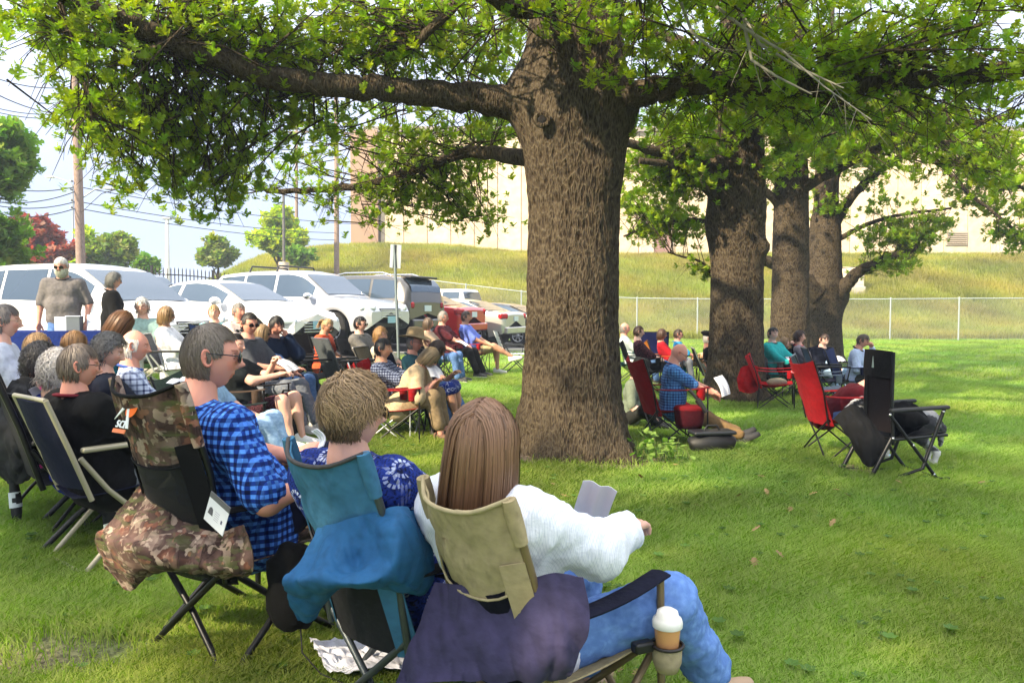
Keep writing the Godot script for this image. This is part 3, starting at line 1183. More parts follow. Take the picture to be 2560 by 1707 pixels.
	for w in [[[1770, 0, 6.0], [1860, 70, 5.9], [1960, 130, 5.8], [2060, 215, 5.7], [2180, 300, 5.7]], [[1840, 10, 6.0], [1900, 110, 5.9], [2000, 170, 5.85], [2110, 220, 5.8]], [[1860, 60, 5.9], [1880, 150, 5.9], [1940, 190, 5.9], [2030, 235, 5.85]], [[1700, 0, 6.1], [1730, 80, 6.0], [1790, 130, 6.0]]]:
		var pts := []
		for q in w:
			pts.append(at(q[0], q[1], q[2]) - b1)
		dead.tube(pts, [0.014, 0.012, 0.010, 0.006, 0.004].slice(0, pts.size()), 5, false)
		for k in 12:
			var q: Vector3 = MB.spline(pts, rng.randf())
			dead.tube([q, q + Vector3(rng.randf_range(-0.1, 0.25), rng.randf_range(-0.25, 0.05), rng.randf_range(-0.15, 0.15))], [0.004, 0.001], 3, false)
	part("dead_twigs", dead.mesh(), mat(Color(0.50, 0.48, 0.44), 0.9), t1).set_meta("kind", "stuff")

	# ---- the second oak
	var b2 := on(3.76, -12.9)
	var p2 := [[-0.25, 0.62], [0.0, 0.56], [0.25, 0.485], [0.8, 0.44], [1.6, 0.425], [2.6, 0.42], [3.1, 0.45], [4.2, 0.42], [5.2, 0.33], [7.0, 0.25], [12.0, 0.06]]
	var limbs2 := [
		[[b2 + Vector3(-0.25, 3.6, 0.1), at(1740, 400, 12.5), at(1690, 380, 12.1), at(1640, 380, 11.8), at(1560, 350, 11.4)], 0.13, 0.06],
		[[b2 + Vector3(-0.2, 3.3, 0.0), at(1750, 460, 12.4), at(1700, 420, 12.0), at(1600, 400, 11.5)], 0.09, 0.05],
		[[b2 + Vector3(0.0, 4.9, 0.3), at(1830, 180, 12.0), at(1790, 90, 11.5)], 0.18, 0.08],
		[[b2 + Vector3(-0.2, 1.8, -0.3), at(1760, 660, 13.2), at(1700, 640, 13.0), at(1670, 630, 12.9)], 0.03, 0.012],
		[[b2 + Vector3(0.1, 4.6, 0.3), at(1960, 250, 11.5), at(2140, 200, 10.5), at(2300, 160, 9.8)], 0.14, 0.06],
		[[b2 + Vector3(-0.2, 3.0, -0.3), at(1720, 550, 13.6), at(1640, 560, 14.0), at(1560, 590, 14.2)], 0.05, 0.02],
		[[b2 + Vector3(0.0, 5.6, -0.2), b2 + Vector3(-1.8, 6.6, -1.0), b2 + Vector3(-4.0, 7.0, -1.6)], 0.12, 0.05],
		[[b2 + Vector3(0.1, 6.0, 0.2), b2 + Vector3(2.0, 7.0, 1.5), b2 + Vector3(4.0, 7.6, 2.6)], 0.12, 0.05],
	]
	var blobs2 := [
		[at(1690, 450, 12.4), Vector3(0.8, 0.5, 0.8), 49, 7], [at(1640, 520, 13.4), Vector3(0.8, 0.45, 0.9), 42, 7], [at(1600, 430, 12.6), Vector3(0.5, 0.6, 0.8), 35, 7], [at(1700, 570, 13.8), Vector3(0.7, 0.30, 0.8), 29, 7], [at(1630, 585, 14.4), Vector3(0.6, 0.22, 0.8), 20, 6],
		[at(1740, 330, 12.0), Vector3(0.7, 0.5, 0.8), 39, 7], [at(1850, 250, 11.6), Vector3(0.8, 0.4, 0.8), 39, 7], [at(2000, 270, 11.0), Vector3(0.9, 0.45, 0.9), 49, 7], [at(1760, 680, 13.2), Vector3(0.22, 0.16, 0.3), 7, 5],
		[at(2180, 360, 10.5), Vector3(0.9, 0.4, 0.9), 42, 6], [at(2380, 400, 10.0), Vector3(0.9, 0.4, 0.9), 42, 6], [at(1980, 370, 12.4), Vector3(0.5, 0.5, 0.6), 33, 7], [at(2520, 440, 10.0), Vector3(0.5, 0.5, 0.8), 25, 6],
		[b2 + Vector3(0, 7.6, 0), Vector3(4.0, 1.6, 4.0), 59, 6], [b2 + Vector3(3.0, 6.8, 2.0), Vector3(2.2, 0.9, 2.2), 79, 7], [b2 + Vector3(-3.0, 6.8, -1.5), Vector3(2.2, 0.9, 2.2), 79, 7], [b2 + Vector3(0, 10.2, 0), Vector3(2.6, 1.5, 2.6), 79, 7],
	]
	tree("oak_tree", "second oak of the row, a man in a black beret beside its trunk", b2, trunk_mesh(p2, Vector2(-0.1, 0.1), 110, 130, 5, 0.024, [[3.7, 2.9, 0.18, 0.3], [2.55, 0.6, 0.12, 0.14], [2.9, 3.3, 0.09, 0.4]]), bark, limbs2, blobs2, sprays, oak, 0.13, 12, 8.0, 0.04)

	# ---- the third oak
	var b3 := on(6.35, -17.6)
	var p3 := [[-0.25, 0.58], [0.0, 0.52], [0.3, 0.455], [1.0, 0.42], [2.6, 0.395], [4.2, 0.37], [5.5, 0.30], [11.0, 0.06]]
	var limbs3 := [
		[[b3 + Vector3(-0.2, 3.9, 0.0), b3 + Vector3(-1.4, 4.6, 0.6), b3 + Vector3(-2.6, 4.9, 1.0)], 0.1, 0.04],
		[[b3 + Vector3(0.2, 4.3, 0.2), b3 + Vector3(1.6, 5.0, 1.6), b3 + Vector3(3.2, 5.2, 3.0)], 0.12, 0.05],
		[[b3 + Vector3(0, 5.2, 0), b3 + Vector3(1.2, 6.4, -0.8), b3 + Vector3(2.6, 7.4, -1.4)], 0.12, 0.05],
	]
	var blobs3 := [
		[at(2000, 390, 16.8), Vector3(0.9, 0.5, 1.0), 42, 6], [at(2080, 320, 16.0), Vector3(1.2, 0.6, 1.2), 59, 6], [at(1960, 470, 17.8), Vector3(0.35, 0.5, 0.5), 15, 6], [at(2250, 280, 15.5), Vector3(1.3, 0.6, 1.2), 59, 6],
		[b3 + Vector3(0, 6.8, 0), Vector3(3.6, 1.6, 3.6), 55, 6], [b3 + Vector3(0, 9.4, 0), Vector3(2.4, 1.5, 2.4), 69, 7], [b3 + Vector3(-2.6, 5.6, 1.0), Vector3(1.4, 0.7, 1.4), 49, 7],
	]
	tree("oak_tree", "third oak of the row, straight grey trunk half hidden between its neighbours", b3, trunk_mesh(p3, Vector2(0.05, 0), 90, 100, 6, 0.022), bark, limbs3, blobs3, sprays, oak, 0.155, 13, 7.0, 0.04)

	# ---- the fourth oak, forked low
	var b4 := on(8.75, -21.6)
	var p4 := [[-0.25, 0.66], [0.0, 0.60], [0.3, 0.52], [1.2, 0.47], [2.0, 0.50], [2.6, 0.46], [3.6, 0.42], [4.6, 0.32], [10.0, 0.06]]
	var limbs4 := [
		[[b4 + Vector3(0.2, 1.7, 0.1), at(2120, 705, 21.2), at(2160, 672, 20.8), at(2230, 640, 20.4), at(2300, 622, 20.0)], 0.24, 0.06],
		[[b4 + Vector3(-0.2, 1.9, 0.2), at(1990, 680, 21.4), at(1925, 655, 21.2), at(1880, 640, 21.0)], 0.26, 0.12],
		[[b4 + Vector3(0.2, 3.4, 0.0), at(2170, 560, 21.0), at(2260, 535, 20.4), at(2380, 520, 20.0)], 0.08, 0.03],
		[[b4 + Vector3(0.2, 3.9, 0.0), at(2140, 480, 21.0), at(2220, 410, 20.0), at(2330, 350, 19.0)], 0.16, 0.05],
		[[b4 + Vector3(0.1, 4.2, 0.0), at(2100, 420, 21.0), at(2180, 350, 20.5), at(2260, 300, 20)], 0.12, 0.05],
		[[at(2260, 350, 19.0), at(2340, 400, 18.0), at(2420, 480, 17.4), at(2520, 560, 17.0), at(2580, 640, 16.8)], 0.07, 0.02],
		[[at(2240, 330, 18.5), at(2380, 370, 18.0), at(2480, 430, 17.6), at(2580, 480, 17.2)], 0.06, 0.02],
	]
	var blobs4 := [
		[at(2200, 590, 20.6), Vector3(0.8, 0.35, 0.9), 35, 6], [at(2290, 600, 20.2), Vector3(0.8, 0.35, 0.9), 39, 6], [at(2240, 670, 20.4), Vector3(0.7, 0.25, 0.8), 27, 6], [at(2330, 570, 19.8), Vector3(0.6, 0.25, 0.8), 23, 6],
		[at(2190, 480, 20.5), Vector3(1.0, 0.5, 1.0), 20, 5], [at(2400, 470, 18.0), Vector3(1.2, 0.6, 1.0), 33, 5], [at(2520, 500, 17.4), Vector3(0.8, 0.8, 1.0), 35, 6], [at(2540, 610, 17.0), Vector3(0.5, 0.5, 0.8), 25, 6], [at(2460, 380, 18.0), Vector3(1.0, 0.5, 1.0), 42, 6],
		[at(2120, 390, 20.4), Vector3(1.0, 0.5, 1.0), 39, 6], [at(2060, 520, 21.4), Vector3(0.5, 0.6, 0.6), 17, 6], [at(2300, 320, 19.0), Vector3(1.6, 0.6, 1.4), 59, 6],
		[b4 + Vector3(0.5, 6.6, 0), Vector3(3.8, 1.6, 3.6), 55, 6], [b4 + Vector3(0.5, 9.0, 0), Vector3(2.6, 1.5, 2.6), 69, 7],
	]
	tree("oak_tree", "forked oak at the end of the row with a low limb reaching right", b4, trunk_mesh(p4, Vector2(0.1, 0), 80, 90, 7, 0.024, [[1.9, 0.0, 0.2, 0.4], [2.0, PI, 0.2, 0.4]]), bark, limbs4, blobs4, sprays, oak, 0.17, 14, 6.0, 0.10)

	# ---- the oak behind the camera that shades the front of the lawn
	var b0 := on(-7.4, 4.2)
	var limbs0 := [
		[[b0 + Vector3(0, 4.0, 0), b0 + Vector3(1.6, 5.0, -1.8), b0 + Vector3(3.2, 5.6, -3.4)], 0.14, 0.05],
		[[b0 + Vector3(0, 4.4, 0), b0 + Vector3(-1.8, 5.4, -1.6), b0 + Vector3(-3.6, 6.0, -3.0)], 0.14, 0.05],
		[[b0 + Vector3(0, 4.8, 0), b0 + Vector3(2.4, 6.0, 0.4), b0 + Vector3(4.8, 6.6, 0.8)], 0.13, 0.05],
		[[b0 + Vector3(0, 5.4, 0), b0 + Vector3(-1.0, 6.6, 2.2), b0 + Vector3(-1.6, 7.2, 4.2)], 0.12, 0.05],
	]
	var blobs0 := [[b0 + Vector3(2.2, 6.0, -2.0), Vector3(2.8, 1.2, 2.6), 110, 8], [b0 + Vector3(-2.4, 6.0, -2.4), Vector3(2.6, 1.2, 2.6), 100, 8], [b0 + Vector3(0, 8.0, 0), Vector3(4.4, 1.8, 4.2), 170, 8], [b0 + Vector3(0, 11, 0), Vector3(3.0, 1.8, 3.0), 60, 8], [b0 + Vector3(3.6, 6.6, 1.6), Vector3(2.4, 1.2, 2.4), 90, 8]]
	tree("oak_tree", "oak behind the viewer whose crown shades the front rows", b0, trunk_mesh(p2, Vector2(0.2, 0.2), 40, 50, 9, 0.02), bark, limbs0, blobs0, sprays, oak, 0.20, 15, 7.0)

	# ---- trees beyond the car park
	var small := [spray_mesh(21, 8, 1, 0.6), spray_mesh(22, 8, 1, 0.6)]
	var mid := leaf_mat("maple_leaf", lin(0.22,0.34,0.07), Color(0.8, 1.0, 0.45))
	var dull := leaf_mat("dull_leaf", lin(0.30,0.36,0.13), Color(0.85, 1.0, 0.5))
	var lime := leaf_mat("lime_leaf", lin(0.46,0.60,0.05), Color(0.95, 1.0, 0.35))
	var plum := leaf_mat("plum_leaf", lin(0.34,0.18,0.16), Color(1.0, 0.5, 0.45))
	far_tree("oak_tree", "leafy tree cut off by the left edge of the frame", -14.0, -19.5, 0.2, [[at(-40, 420, 19), Vector3(1.0, 1.1, 1.2), 70], [at(10, 350, 19), Vector3(0.45, 0.5, 0.6), 22], [at(30, 420, 19), Vector3(0.35, 0.35, 0.5), 14], [at(-10, 590, 20), Vector3(0.7, 0.5, 0.8), 40], [at(20, 640, 20), Vector3(0.5, 0.35, 0.7), 26]], sprays, mid, 0.36, 31)
	far_tree("plum_tree", "purple-leaved tree spreading behind the picket fence", at(100, 700, 36).x, -36.0, 0.16, [[at(75, 605, 36), Vector3(0.9, 0.9, 0.9), 50], [at(115, 600, 36), Vector3(0.7, 0.6, 0.9), 34], [at(145, 640, 36), Vector3(0.8, 0.5, 0.9), 40], [at(50, 570, 36), Vector3(0.3, 0.5, 0.5), 10], [at(100, 570, 36), Vector3(0.25, 0.4, 0.4), 9], [at(60, 660, 36), Vector3(1.3, 0.4, 0.9), 44]], small, plum, 0.42, 32)
	far_tree("young_tree", "pale feathery young tree close behind the wooden pole", at(215, 700, 40).x, -40.0, 0.08, [[at(214, 610, 40), Vector3(0.5, 0.8, 0.5), 22], [at(190, 640, 40), Vector3(0.4, 0.5, 0.5), 12]], small, lime, 0.40, 33)
	far_tree("round_tree", "round olive green tree right of the wooden pole", at(278, 700, 38).x, -38.0, 0.14, [[at(275, 640, 38), Vector3(1.0, 0.7, 1.0), 60], [at(295, 610, 38), Vector3(0.7, 0.5, 0.7), 26], [at(245, 655, 38), Vector3(0.6, 0.4, 0.7), 24], [at(320, 640, 38), Vector3(0.35, 0.5, 0.5), 16]], small, dull, 0.42, 34)
	far_tree("bush", "small green bush just behind the picket fence", at(368, 700, 37).x, -37.0, 0.06, [[at(366, 668, 37), Vector3(0.6, 0.4, 0.6), 30]], small, mid, 0.36, 35)
	far_tree("small_tree", "small round tree standing alone against the sky", at(545, 700, 44).x, -44.0, 0.1, [[at(545, 640, 44), Vector3(1.0, 0.6, 1.0), 54], [at(545, 612, 44), Vector3(0.6, 0.4, 0.6), 18], [at(520, 650, 44), Vector3(0.6, 0.35, 0.6), 20]], small, dull, 0.42, 36)
	far_tree("lime_tree", "bright yellow-green tree at the left end of the bank", at(697, 700, 46).x, -46.0, 0.15, [[at(700, 600, 46), Vector3(1.5, 0.8, 1.3), 90], [at(700, 560, 46), Vector3(1.0, 0.6, 1.0), 44], [at(660, 605, 46), Vector3(0.8, 0.5, 0.8), 30], [at(745, 600, 46), Vector3(0.7, 0.6, 0.8), 30], [at(705, 535, 46), Vector3(0.4, 0.3, 0.5), 12]], small, lime, 0.46, 37)
	far_tree("bush", "dark green bush under the bright green tree", at(745, 700, 44.5).x, -44.5, 0.06, [[at(745, 642, 44.5), Vector3(0.9, 0.5, 0.7), 44]], small, mid, 0.40, 38)

	# leafy weeds at the foot of the great oak
	var weeds := MB.new()
	var r := RandomNumberGenerator.new()
	r.seed = 5
	for k in 90:
		var a := Vector3(1.36 + r.randfn() * 0.16, 0, -7.15 + r.randfn() * 0.13)
		a.y = r.randf_range(0.02, 0.30) * exp(-absf(a.x - 1.3) * 1.6)
		var b := Basis(Vector3.UP, r.randf() * TAU) * Basis(Vector3.RIGHT, r.randf_range(0.6, 1.6))
		weeds.tint = Color(1, 1, 1) * r.randf_range(0.7, 1.3)
		leaf_shape(weeds, Transform3D(b.scaled_local(Vector3(0.09,0.06,0.06)), a), 1)
	var wt := thing("weed_plant", "leafy weeds growing at the right foot of the great oak", "plant", on(0, 0) * 0.0 + Vector3(0, ground(1.36, -7.15), 0))
	part("leaves", weeds.mesh(), mid, wt).set_meta("kind", "stuff")
	var stems := MB.new()
	for k in 26:
		var a := Vector3(1.34 + r.randfn() * 0.12, -0.02, -7.15 + r.randfn() * 0.1)
		stems.tube([a, a + Vector3(r.randfn() * 0.06, r.randf_range(0.1, 0.26), r.randfn() * 0.06)], [0.004, 0.002], 4, false)
	part("stems", stems.mesh(), mat(Color(0.35, 0.38, 0.18), 0.9), wt).set_meta("kind", "stuff")


func far_tree(called: String, label: String, x: float, z: float, r: float, masses: Array, sprays: Array, leaf_m: Material, size: float, seed_: int) -> void:
	var base := on(x, z)
	var limbs := []
	var blobs := []
	for m in masses:
		var c: Vector3 = m[0]
		var fork := Vector3(base.x, lerpf(base.y, c.y, 0.45), base.z)
		limbs.append([[fork, fork.lerp(c, 0.5) + Vector3(0, 0.1, 0), c], r * 0.5, r * 0.12])
		blobs.append([c, m[1], m[2], 7])
	var top: Vector3 = masses[0][0]
	var h := maxf(0.8, top.y - base.y)
	var tk := MB.new()
	tk.tube([Vector3(0, -0.3, 0), Vector3(0, h * 0.5, 0), Vector3((top.x - base.x) * 0.5, h, 0)], [r * 1.15, r * 0.8, r * 0.3], 10)
	var rr := tree(called, label, base, tk.mesh(), bark_mat(), limbs, blobs, sprays, leaf_m, size, seed_)
	if called == "bush":
		rr.set_meta("category", "bush")


# ---------------------------------------------------------------- grass
func tuft_mesh(seed_: int, blades: int, high: float, wide: float, spread: float) -> ArrayMesh:
	var r := RandomNumberGenerator.new()
	r.seed = seed_
	var mb := MB.new()
	for k in blades:
		var a := r.randf() * TAU
		var root := Vector3(cos(a), 0, sin(a)) * spread * sqrt(r.randf())
		var lean := Vector3(r.randfn(), 0, r.randfn()) * 0.38
		var h := high * r.randf_range(0.5, 1.15)
		var w := Vector3(cos(a * 3.0), 0, sin(a * 3.0)) * wide
		var p1 := root + Vector3(0, h * 0.55, 0) + lean * h * 0.35
		var p2 := root + Vector3(0, h * 0.88, 0) + lean * h
		var nn := (Vector3(0, 0.8, 0) + lean.cross(w).normalized() * 0.4).normalized()
		mb.tint = Color(1, 1, 1) * r.randf_range(0.75, 1.3)
		if r.randf() < 0.10:
			mb.tint = Color(2.2, 1.5, 1.4) * r.randf_range(0.8, 1.1)
		var i := mb.vert(root - w - Vector3(0, 0.01, 0), nn)
		mb.vert(root + w - Vector3(0, 0.01, 0), nn)
		mb.vert(p1 - w * 0.8, nn)
		mb.vert(p1 + w * 0.8, nn)
		mb.vert(p2, nn)
		mb.ix.append_array([i, i + 1, i + 2, i + 1, i + 3, i + 2, i + 2, i + 3, i + 4])
	return mb.mesh()


func scatter(called: String, label: String, category: String, m: Mesh, material: Material, spots: Array) -> void:
	var mm := MultiMesh.new()
	mm.transform_format = MultiMesh.TRANSFORM_3D
	mm.use_colors = true
	mm.mesh = m
	mm.instance_count = spots.size()
	for k in spots.size():
		mm.set_instance_transform(k, spots[k][0])
		mm.set_instance_color(k, spots[k][1])
	var o := MultiMeshInstance3D.new()
	o.name = numbered(called)
	o.multimesh = mm
	o.material_override = material
	add_child(o)
	tag(o, label, category)
	o.set_meta("kind", "stuff")


func make_grass() -> void:
	var r := RandomNumberGenerator.new()
	r.seed = 77
	var nz := FastNoiseLite.new()
	nz.seed = 3
	nz.frequency = 0.35
	nz.fractal_octaves = 4
	var gm := leaf_mat("grass_blade", lin(0.37, 0.51, 0.125), Color(0.8, 1.0, 0.4))
	var tiers := [[2.4, 5.0, 42000, 0.085], [5.0, 9.0, 52000, 0.095], [9.0, 17.0, 52000, 0.12], [17.0, 38.0, 46000, 0.16]]
	var lawn := []
	for t in tiers:
		for k in t[2]:
			var d := sqrt(lerpf(t[0] * t[0], t[1] * t[1], r.randf()))
			var x := d * r.randf_range(-0.70, 0.70)
			if in_lot(x, -d) or (d > 17.0 and x < -5.2 + (d - 11.7) * 0.45):
				continue
			if r.randf() < bare(x, -d, nz) * 0.94:
				continue
			var g := 0.92 + 0.5 * nz.get_noise_2d(x * 1.3, d * 1.3)
			var y := 0.5 + 0.5 * nz.get_noise_2d(x * 0.9 + 70, -d * 0.9)
			var s: float = t[3] / 0.085 * r.randf_range(0.7, 1.25) * (0.8 + 0.5 * (0.5 + nz.get_noise_2d(x * 2.5 - 30, d * 2.5)))
			var b := Basis(Vector3.UP, r.randf() * TAU).scaled_local(Vector3(s, s * (0.85 if d < 9 else 0.62), s))
			lawn.append([Transform3D(b, on(x, -d)), Color(g * lerpf(0.85, 1.35, y), g, g * lerpf(1.1, 0.8, y))])
	scatter("lawn_grass", "short green grass of the lawn under the oaks", "grass", tuft_mesh(41, 11, 0.085, 0.0022, 0.05), gm, lawn)
	var rough := []
	var hm := leaf_mat("bank_grass", lin(0.36, 0.36, 0.08), Color(0.95, 1.0, 0.45))
	for k in 60000:
		var d := r.randf_range(39.0, 60.0)
		var x := r.randf_range(-0.55 * d, 0.72 * d)
		var g := 0.95 + 0.55 * nz.get_noise_2d(x * 0.5, d * 0.5)
		var y := 0.5 + 0.6 * nz.get_noise_2d(x * 0.35 + 70, -d * 0.6)
		var s := r.randf_range(0.6, 1.3)
		var b := Basis(Vector3.UP, r.randf() * TAU).scaled_local(Vector3(s, s, s))
		rough.append([Transform3D(b, on(x, -d)), Color(g * lerpf(0.8, 1.3, y), g, g * lerpf(0.9, 1.1, y))])
	scatter("bank_grass", "tall rough yellow-green grass on the bank below the warehouse", "grass", tuft_mesh(42, 13, 0.42, 0.012, 0.28), hm, rough)
	# clover and plantain leaves in the front of the lawn
	var broad := []
	var cm := MB.new()
	for k in 6:
		var b := Basis(Vector3.UP, k * 1.05) * Basis(Vector3.RIGHT, 1.25)
		cm.tint = Color(1, 1, 1) * r.randf_range(0.8, 1.2)
		leaf_shape(cm, Transform3D(b.scaled_local(Vector3(0.04,0.03,0.03)), Vector3(0, 0.03, 0)), 1)
	for k in 900:
		var d := sqrt(lerpf(6.0, 90.0, r.randf()))
		var x := d * r.randf_range(-0.65, 0.65)
		if in_lot(x, -d) or r.randf() < bare(x, -d, nz):
			continue
		var s := r.randf_range(0.5, 1.2)
		broad.append([Transform3D(Basis(Vector3.UP, r.randf() * TAU).scaled_local(Vector3.ONE * s), on(x, -d, 0.02)), Color(1, 1, 1) * r.randf_range(0.8, 1.5)])
	scatter("lawn_weeds", "small broad-leaved weeds scattered through the lawn", "weeds", cm.mesh(), leaf_mat("weed_leaf", lin(0.10, 0.19, 0.04), Color(0.8, 1.0, 0.5)), broad)
	# a few dead oak leaves
	var dl := MB.new()
	leaf_shape(dl, Transform3D(Basis(Vector3.RIGHT, 1.4).scaled_local(Vector3.ONE * 0.06), Vector3.ZERO))
	var dead := []
	for k in 40:
		var d := r.randf_range(2.8, 7.0)
		var x := d * r.randf_range(-0.6, 0.62)
		dead.append([Transform3D(Basis(Vector3.UP, r.randf() * TAU) * Basis(Vector3.RIGHT, r.randf_range(-0.5, 0.5)), on(x, -d, 0.055)), Color(1, 1, 1) * r.randf_range(0.7, 1.3)])
	scatter("fallen_leaves", "dry brown oak leaves lying in the grass", "leaves", dl.mesh(), leaf_mat("dead_leaf", lin(0.34, 0.22, 0.10), Color(0.6, 0.5, 0.3)), dead)


# ---------------------------------------------------------------- bodies
# A field of tapered capsules joined smoothly and meshed as surface nets.
class Net:
	# bones: [a, b, ra, rb]; k is the blend; returns [vertices, normals, indices]
	static func build(bones: Array, cell: float, k: float, wrinkle := 0.0, seed_ := 1, wfreq := 7.0) -> Array:
		var lo := Vector3.INF
		var hi := -Vector3.INF
		var pad := cell * 2.0 + k * 2.2
		for b in bones:
			var r: float = maxf(b[2], b[3]) + pad
			var w := Vector3(r, r, r)
			lo = lo.min(b[0] - w).min(b[1] - w)
			hi = hi.max(b[0] + w).max(b[1] + w)
		var nx := int((hi.x - lo.x) / cell) + 2
		var ny := int((hi.y - lo.y) / cell) + 2
		var nz := int((hi.z - lo.z) / cell) + 2
		var s := PackedFloat32Array()
		s.resize(nx * ny * nz)
		var ik := 1.0 / k
		for b in bones:
			var a: Vector3 = b[0]
			var e: Vector3 = b[1] - a
			var ra: float = b[2]
			var dr: float = b[3] - ra
			var inv := 1.0 / maxf(e.length_squared(), 1e-8)
			var r: float = maxf(ra, b[3]) + pad
			var w := Vector3(r, r, r)
			var p0: Vector3 = (a.min(b[1]) - w - lo) / cell
			var p1: Vector3 = (a.max(b[1]) + w - lo) / cell
			for z in range(maxi(0, int(p0.z)), mini(nz, int(p1.z) + 2)):
				for y in range(maxi(0, int(p0.y)), mini(ny, int(p1.y) + 2)):
					var row := (z * ny + y) * nx
					var q := Vector3(lo.x, lo.y + y * cell, lo.z + z * cell) - a
					for x in range(maxi(0, int(p0.x)), mini(nx, int(p1.x) + 2)):
						q.x = lo.x + x * cell - a.x
						var t := clampf(q.dot(e) * inv, 0.0, 1.0)
						var d := q.distance_to(e * t) - ra - dr * t
						if d < pad:
							s[row + x] += exp(-d * ik)
		var verts := PackedVector3Array()
		var ids := PackedInt32Array()
		ids.resize(s.size())
		ids.fill(-1)
		var sxy := nx * ny
		var edges := [0, 1, 0, nx, 0, sxy, 1, 1 + nx, 1, 1 + sxy, nx, nx + 1, nx, nx + sxy, sxy, sxy + 1, sxy, sxy + nx, nx + 1, nx + 1 + sxy, sxy + 1, sxy + nx + 1, sxy + nx, sxy + nx + 1]
		for z in nz - 1:
			for y in ny - 1:
				var row := (z * ny + y) * nx
				for x in nx - 1:
					var i := row + x
					var m := int(s[i] > 1.0) + int(s[i + 1] > 1.0) + int(s[i + nx] > 1.0) + int(s[i + nx + 1] > 1.0) + int(s[i + sxy] > 1.0) + int(s[i + sxy + 1] > 1.0) + int(s[i + sxy + nx] > 1.0) + int(s[i + sxy + nx + 1] > 1.0)
					if m == 0 or m == 8:
						continue
					var sum := Vector3.ZERO
					var cnt := 0
					for g in range(0, 24, 2):
						var u: int = edges[g]
						var v: int = edges[g + 1]
						var fu := s[i + u]
						var fv := s[i + v]
						if (fu > 1.0) == (fv > 1.0):
							continue
						var du := k * 4.0 if fu < 1e-6 else -k * log(fu)
						var dv := k * 4.0 if fv < 1e-6 else -k * log(fv)
						var t := du / (du - dv)
						var pu := Vector3(u % nx % 2 if u < sxy else (u - sxy) % nx % 2, 1 if (u % sxy) >= nx else 0, 1 if u >= sxy else 0)
						var pv := Vector3((v - (sxy if v >= sxy else 0)) % nx, 1 if (v % sxy) >= nx else 0, 1 if v >= sxy else 0)
						sum += pu.lerp(pv, t)
						cnt += 1
					ids[i] = verts.size()
					verts.append(lo + (Vector3(x, y, z) + sum / cnt) * cell)
		var ix := PackedInt32Array()
		for z in range(1, nz - 1):
			for y in range(1, ny - 1):
				var row := (z * ny + y) * nx
				for x in range(1, nx - 1):
					var i := row + x
					if ids[i] < 0 and ids[i - 1] < 0 and ids[i - nx] < 0 and ids[i - sxy] < 0 and ids[i - 1 - nx] < 0:
						continue
					var inside := s[i] > 1.0
					for ax in 3:
						var st: int = [1, nx, sxy][ax]
						if (s[i + st] > 1.0) == inside:
							continue
						var b1: int = [nx, sxy, 1][ax]
						var b2: int = [sxy, 1, nx][ax]
						var q0 := ids[i]
						var q1 := ids[i - b1]
						var q2 := ids[i - b1 - b2]
						var q3 := ids[i - b2]
						if q0 < 0 or q1 < 0 or q2 < 0 or q3 < 0:
							continue
						if inside:
							ix.append_array([q0, q2, q1, q0, q3, q2])
						else:
							ix.append_array([q0, q1, q2, q0, q2, q3])
		var n := normals(verts, ix)
		if wrinkle > 0.0:
			var f := FastNoiseLite.new()
			f.seed = seed_
			f.frequency = wfreq
			f.fractal_octaves = 2
			f.fractal_type = FastNoiseLite.FRACTAL_RIDGED
			for i in verts.size():
				var p := verts[i]
				verts[i] = p + n[i] * wrinkle * (f.get_noise_3d(p.x * 1.3, p.y * 0.9 + p.x * 0.5, p.z * 1.3) - 0.1)
			n = normals(verts, ix)
		return [verts, n, ix]

	static func normals(v: PackedVector3Array, ix: PackedInt32Array) -> PackedVector3Array:
		var n := PackedVector3Array()
		n.resize(v.size())
		for t in range(0, ix.size(), 3):
			var a := ix[t]
			var b := ix[t + 1]
			var c := ix[t + 2]
			var g := (v[c] - v[a]).cross(v[b] - v[a])
			n[a] += g
			n[b] += g
			n[c] += g
		for i in n.size():
			n[i] = n[i].normalized()
		return n

	# a point along two bones bent towards "pole"
	static func bend(a: Vector3, c: Vector3, l1: float, l2: float, pole: Vector3) -> Array:
		var d := c - a
		var len := clampf(d.length(), 0.05, l1 + l2 - 0.004)
		var u := d.normalized()
		var cosa := clampf((l1 * l1 + len * len - l2 * l2) / (2.0 * l1 * len), -1.0, 1.0)
		var side := (pole - u * pole.dot(u)).normalized()
		return [a + u * l1 * cosa + side * l1 * sqrt(1.0 - cosa * cosa), a + u * len]


func add_net(mb: MB, net: Array, col: Color) -> void:
	var first := mb.v.size()
	mb.v.append_array(net[0])
	mb.n.append_array(net[1])
	var c := PackedColorArray()
	c.resize(net[0].size())
	c.fill(col)
	mb.c.append_array(c)
	var u := PackedVector2Array()
	u.resize(net[0].size())
	mb.uv.append_array(u)
	for k in net[2]:
		mb.ix.append(k + first)


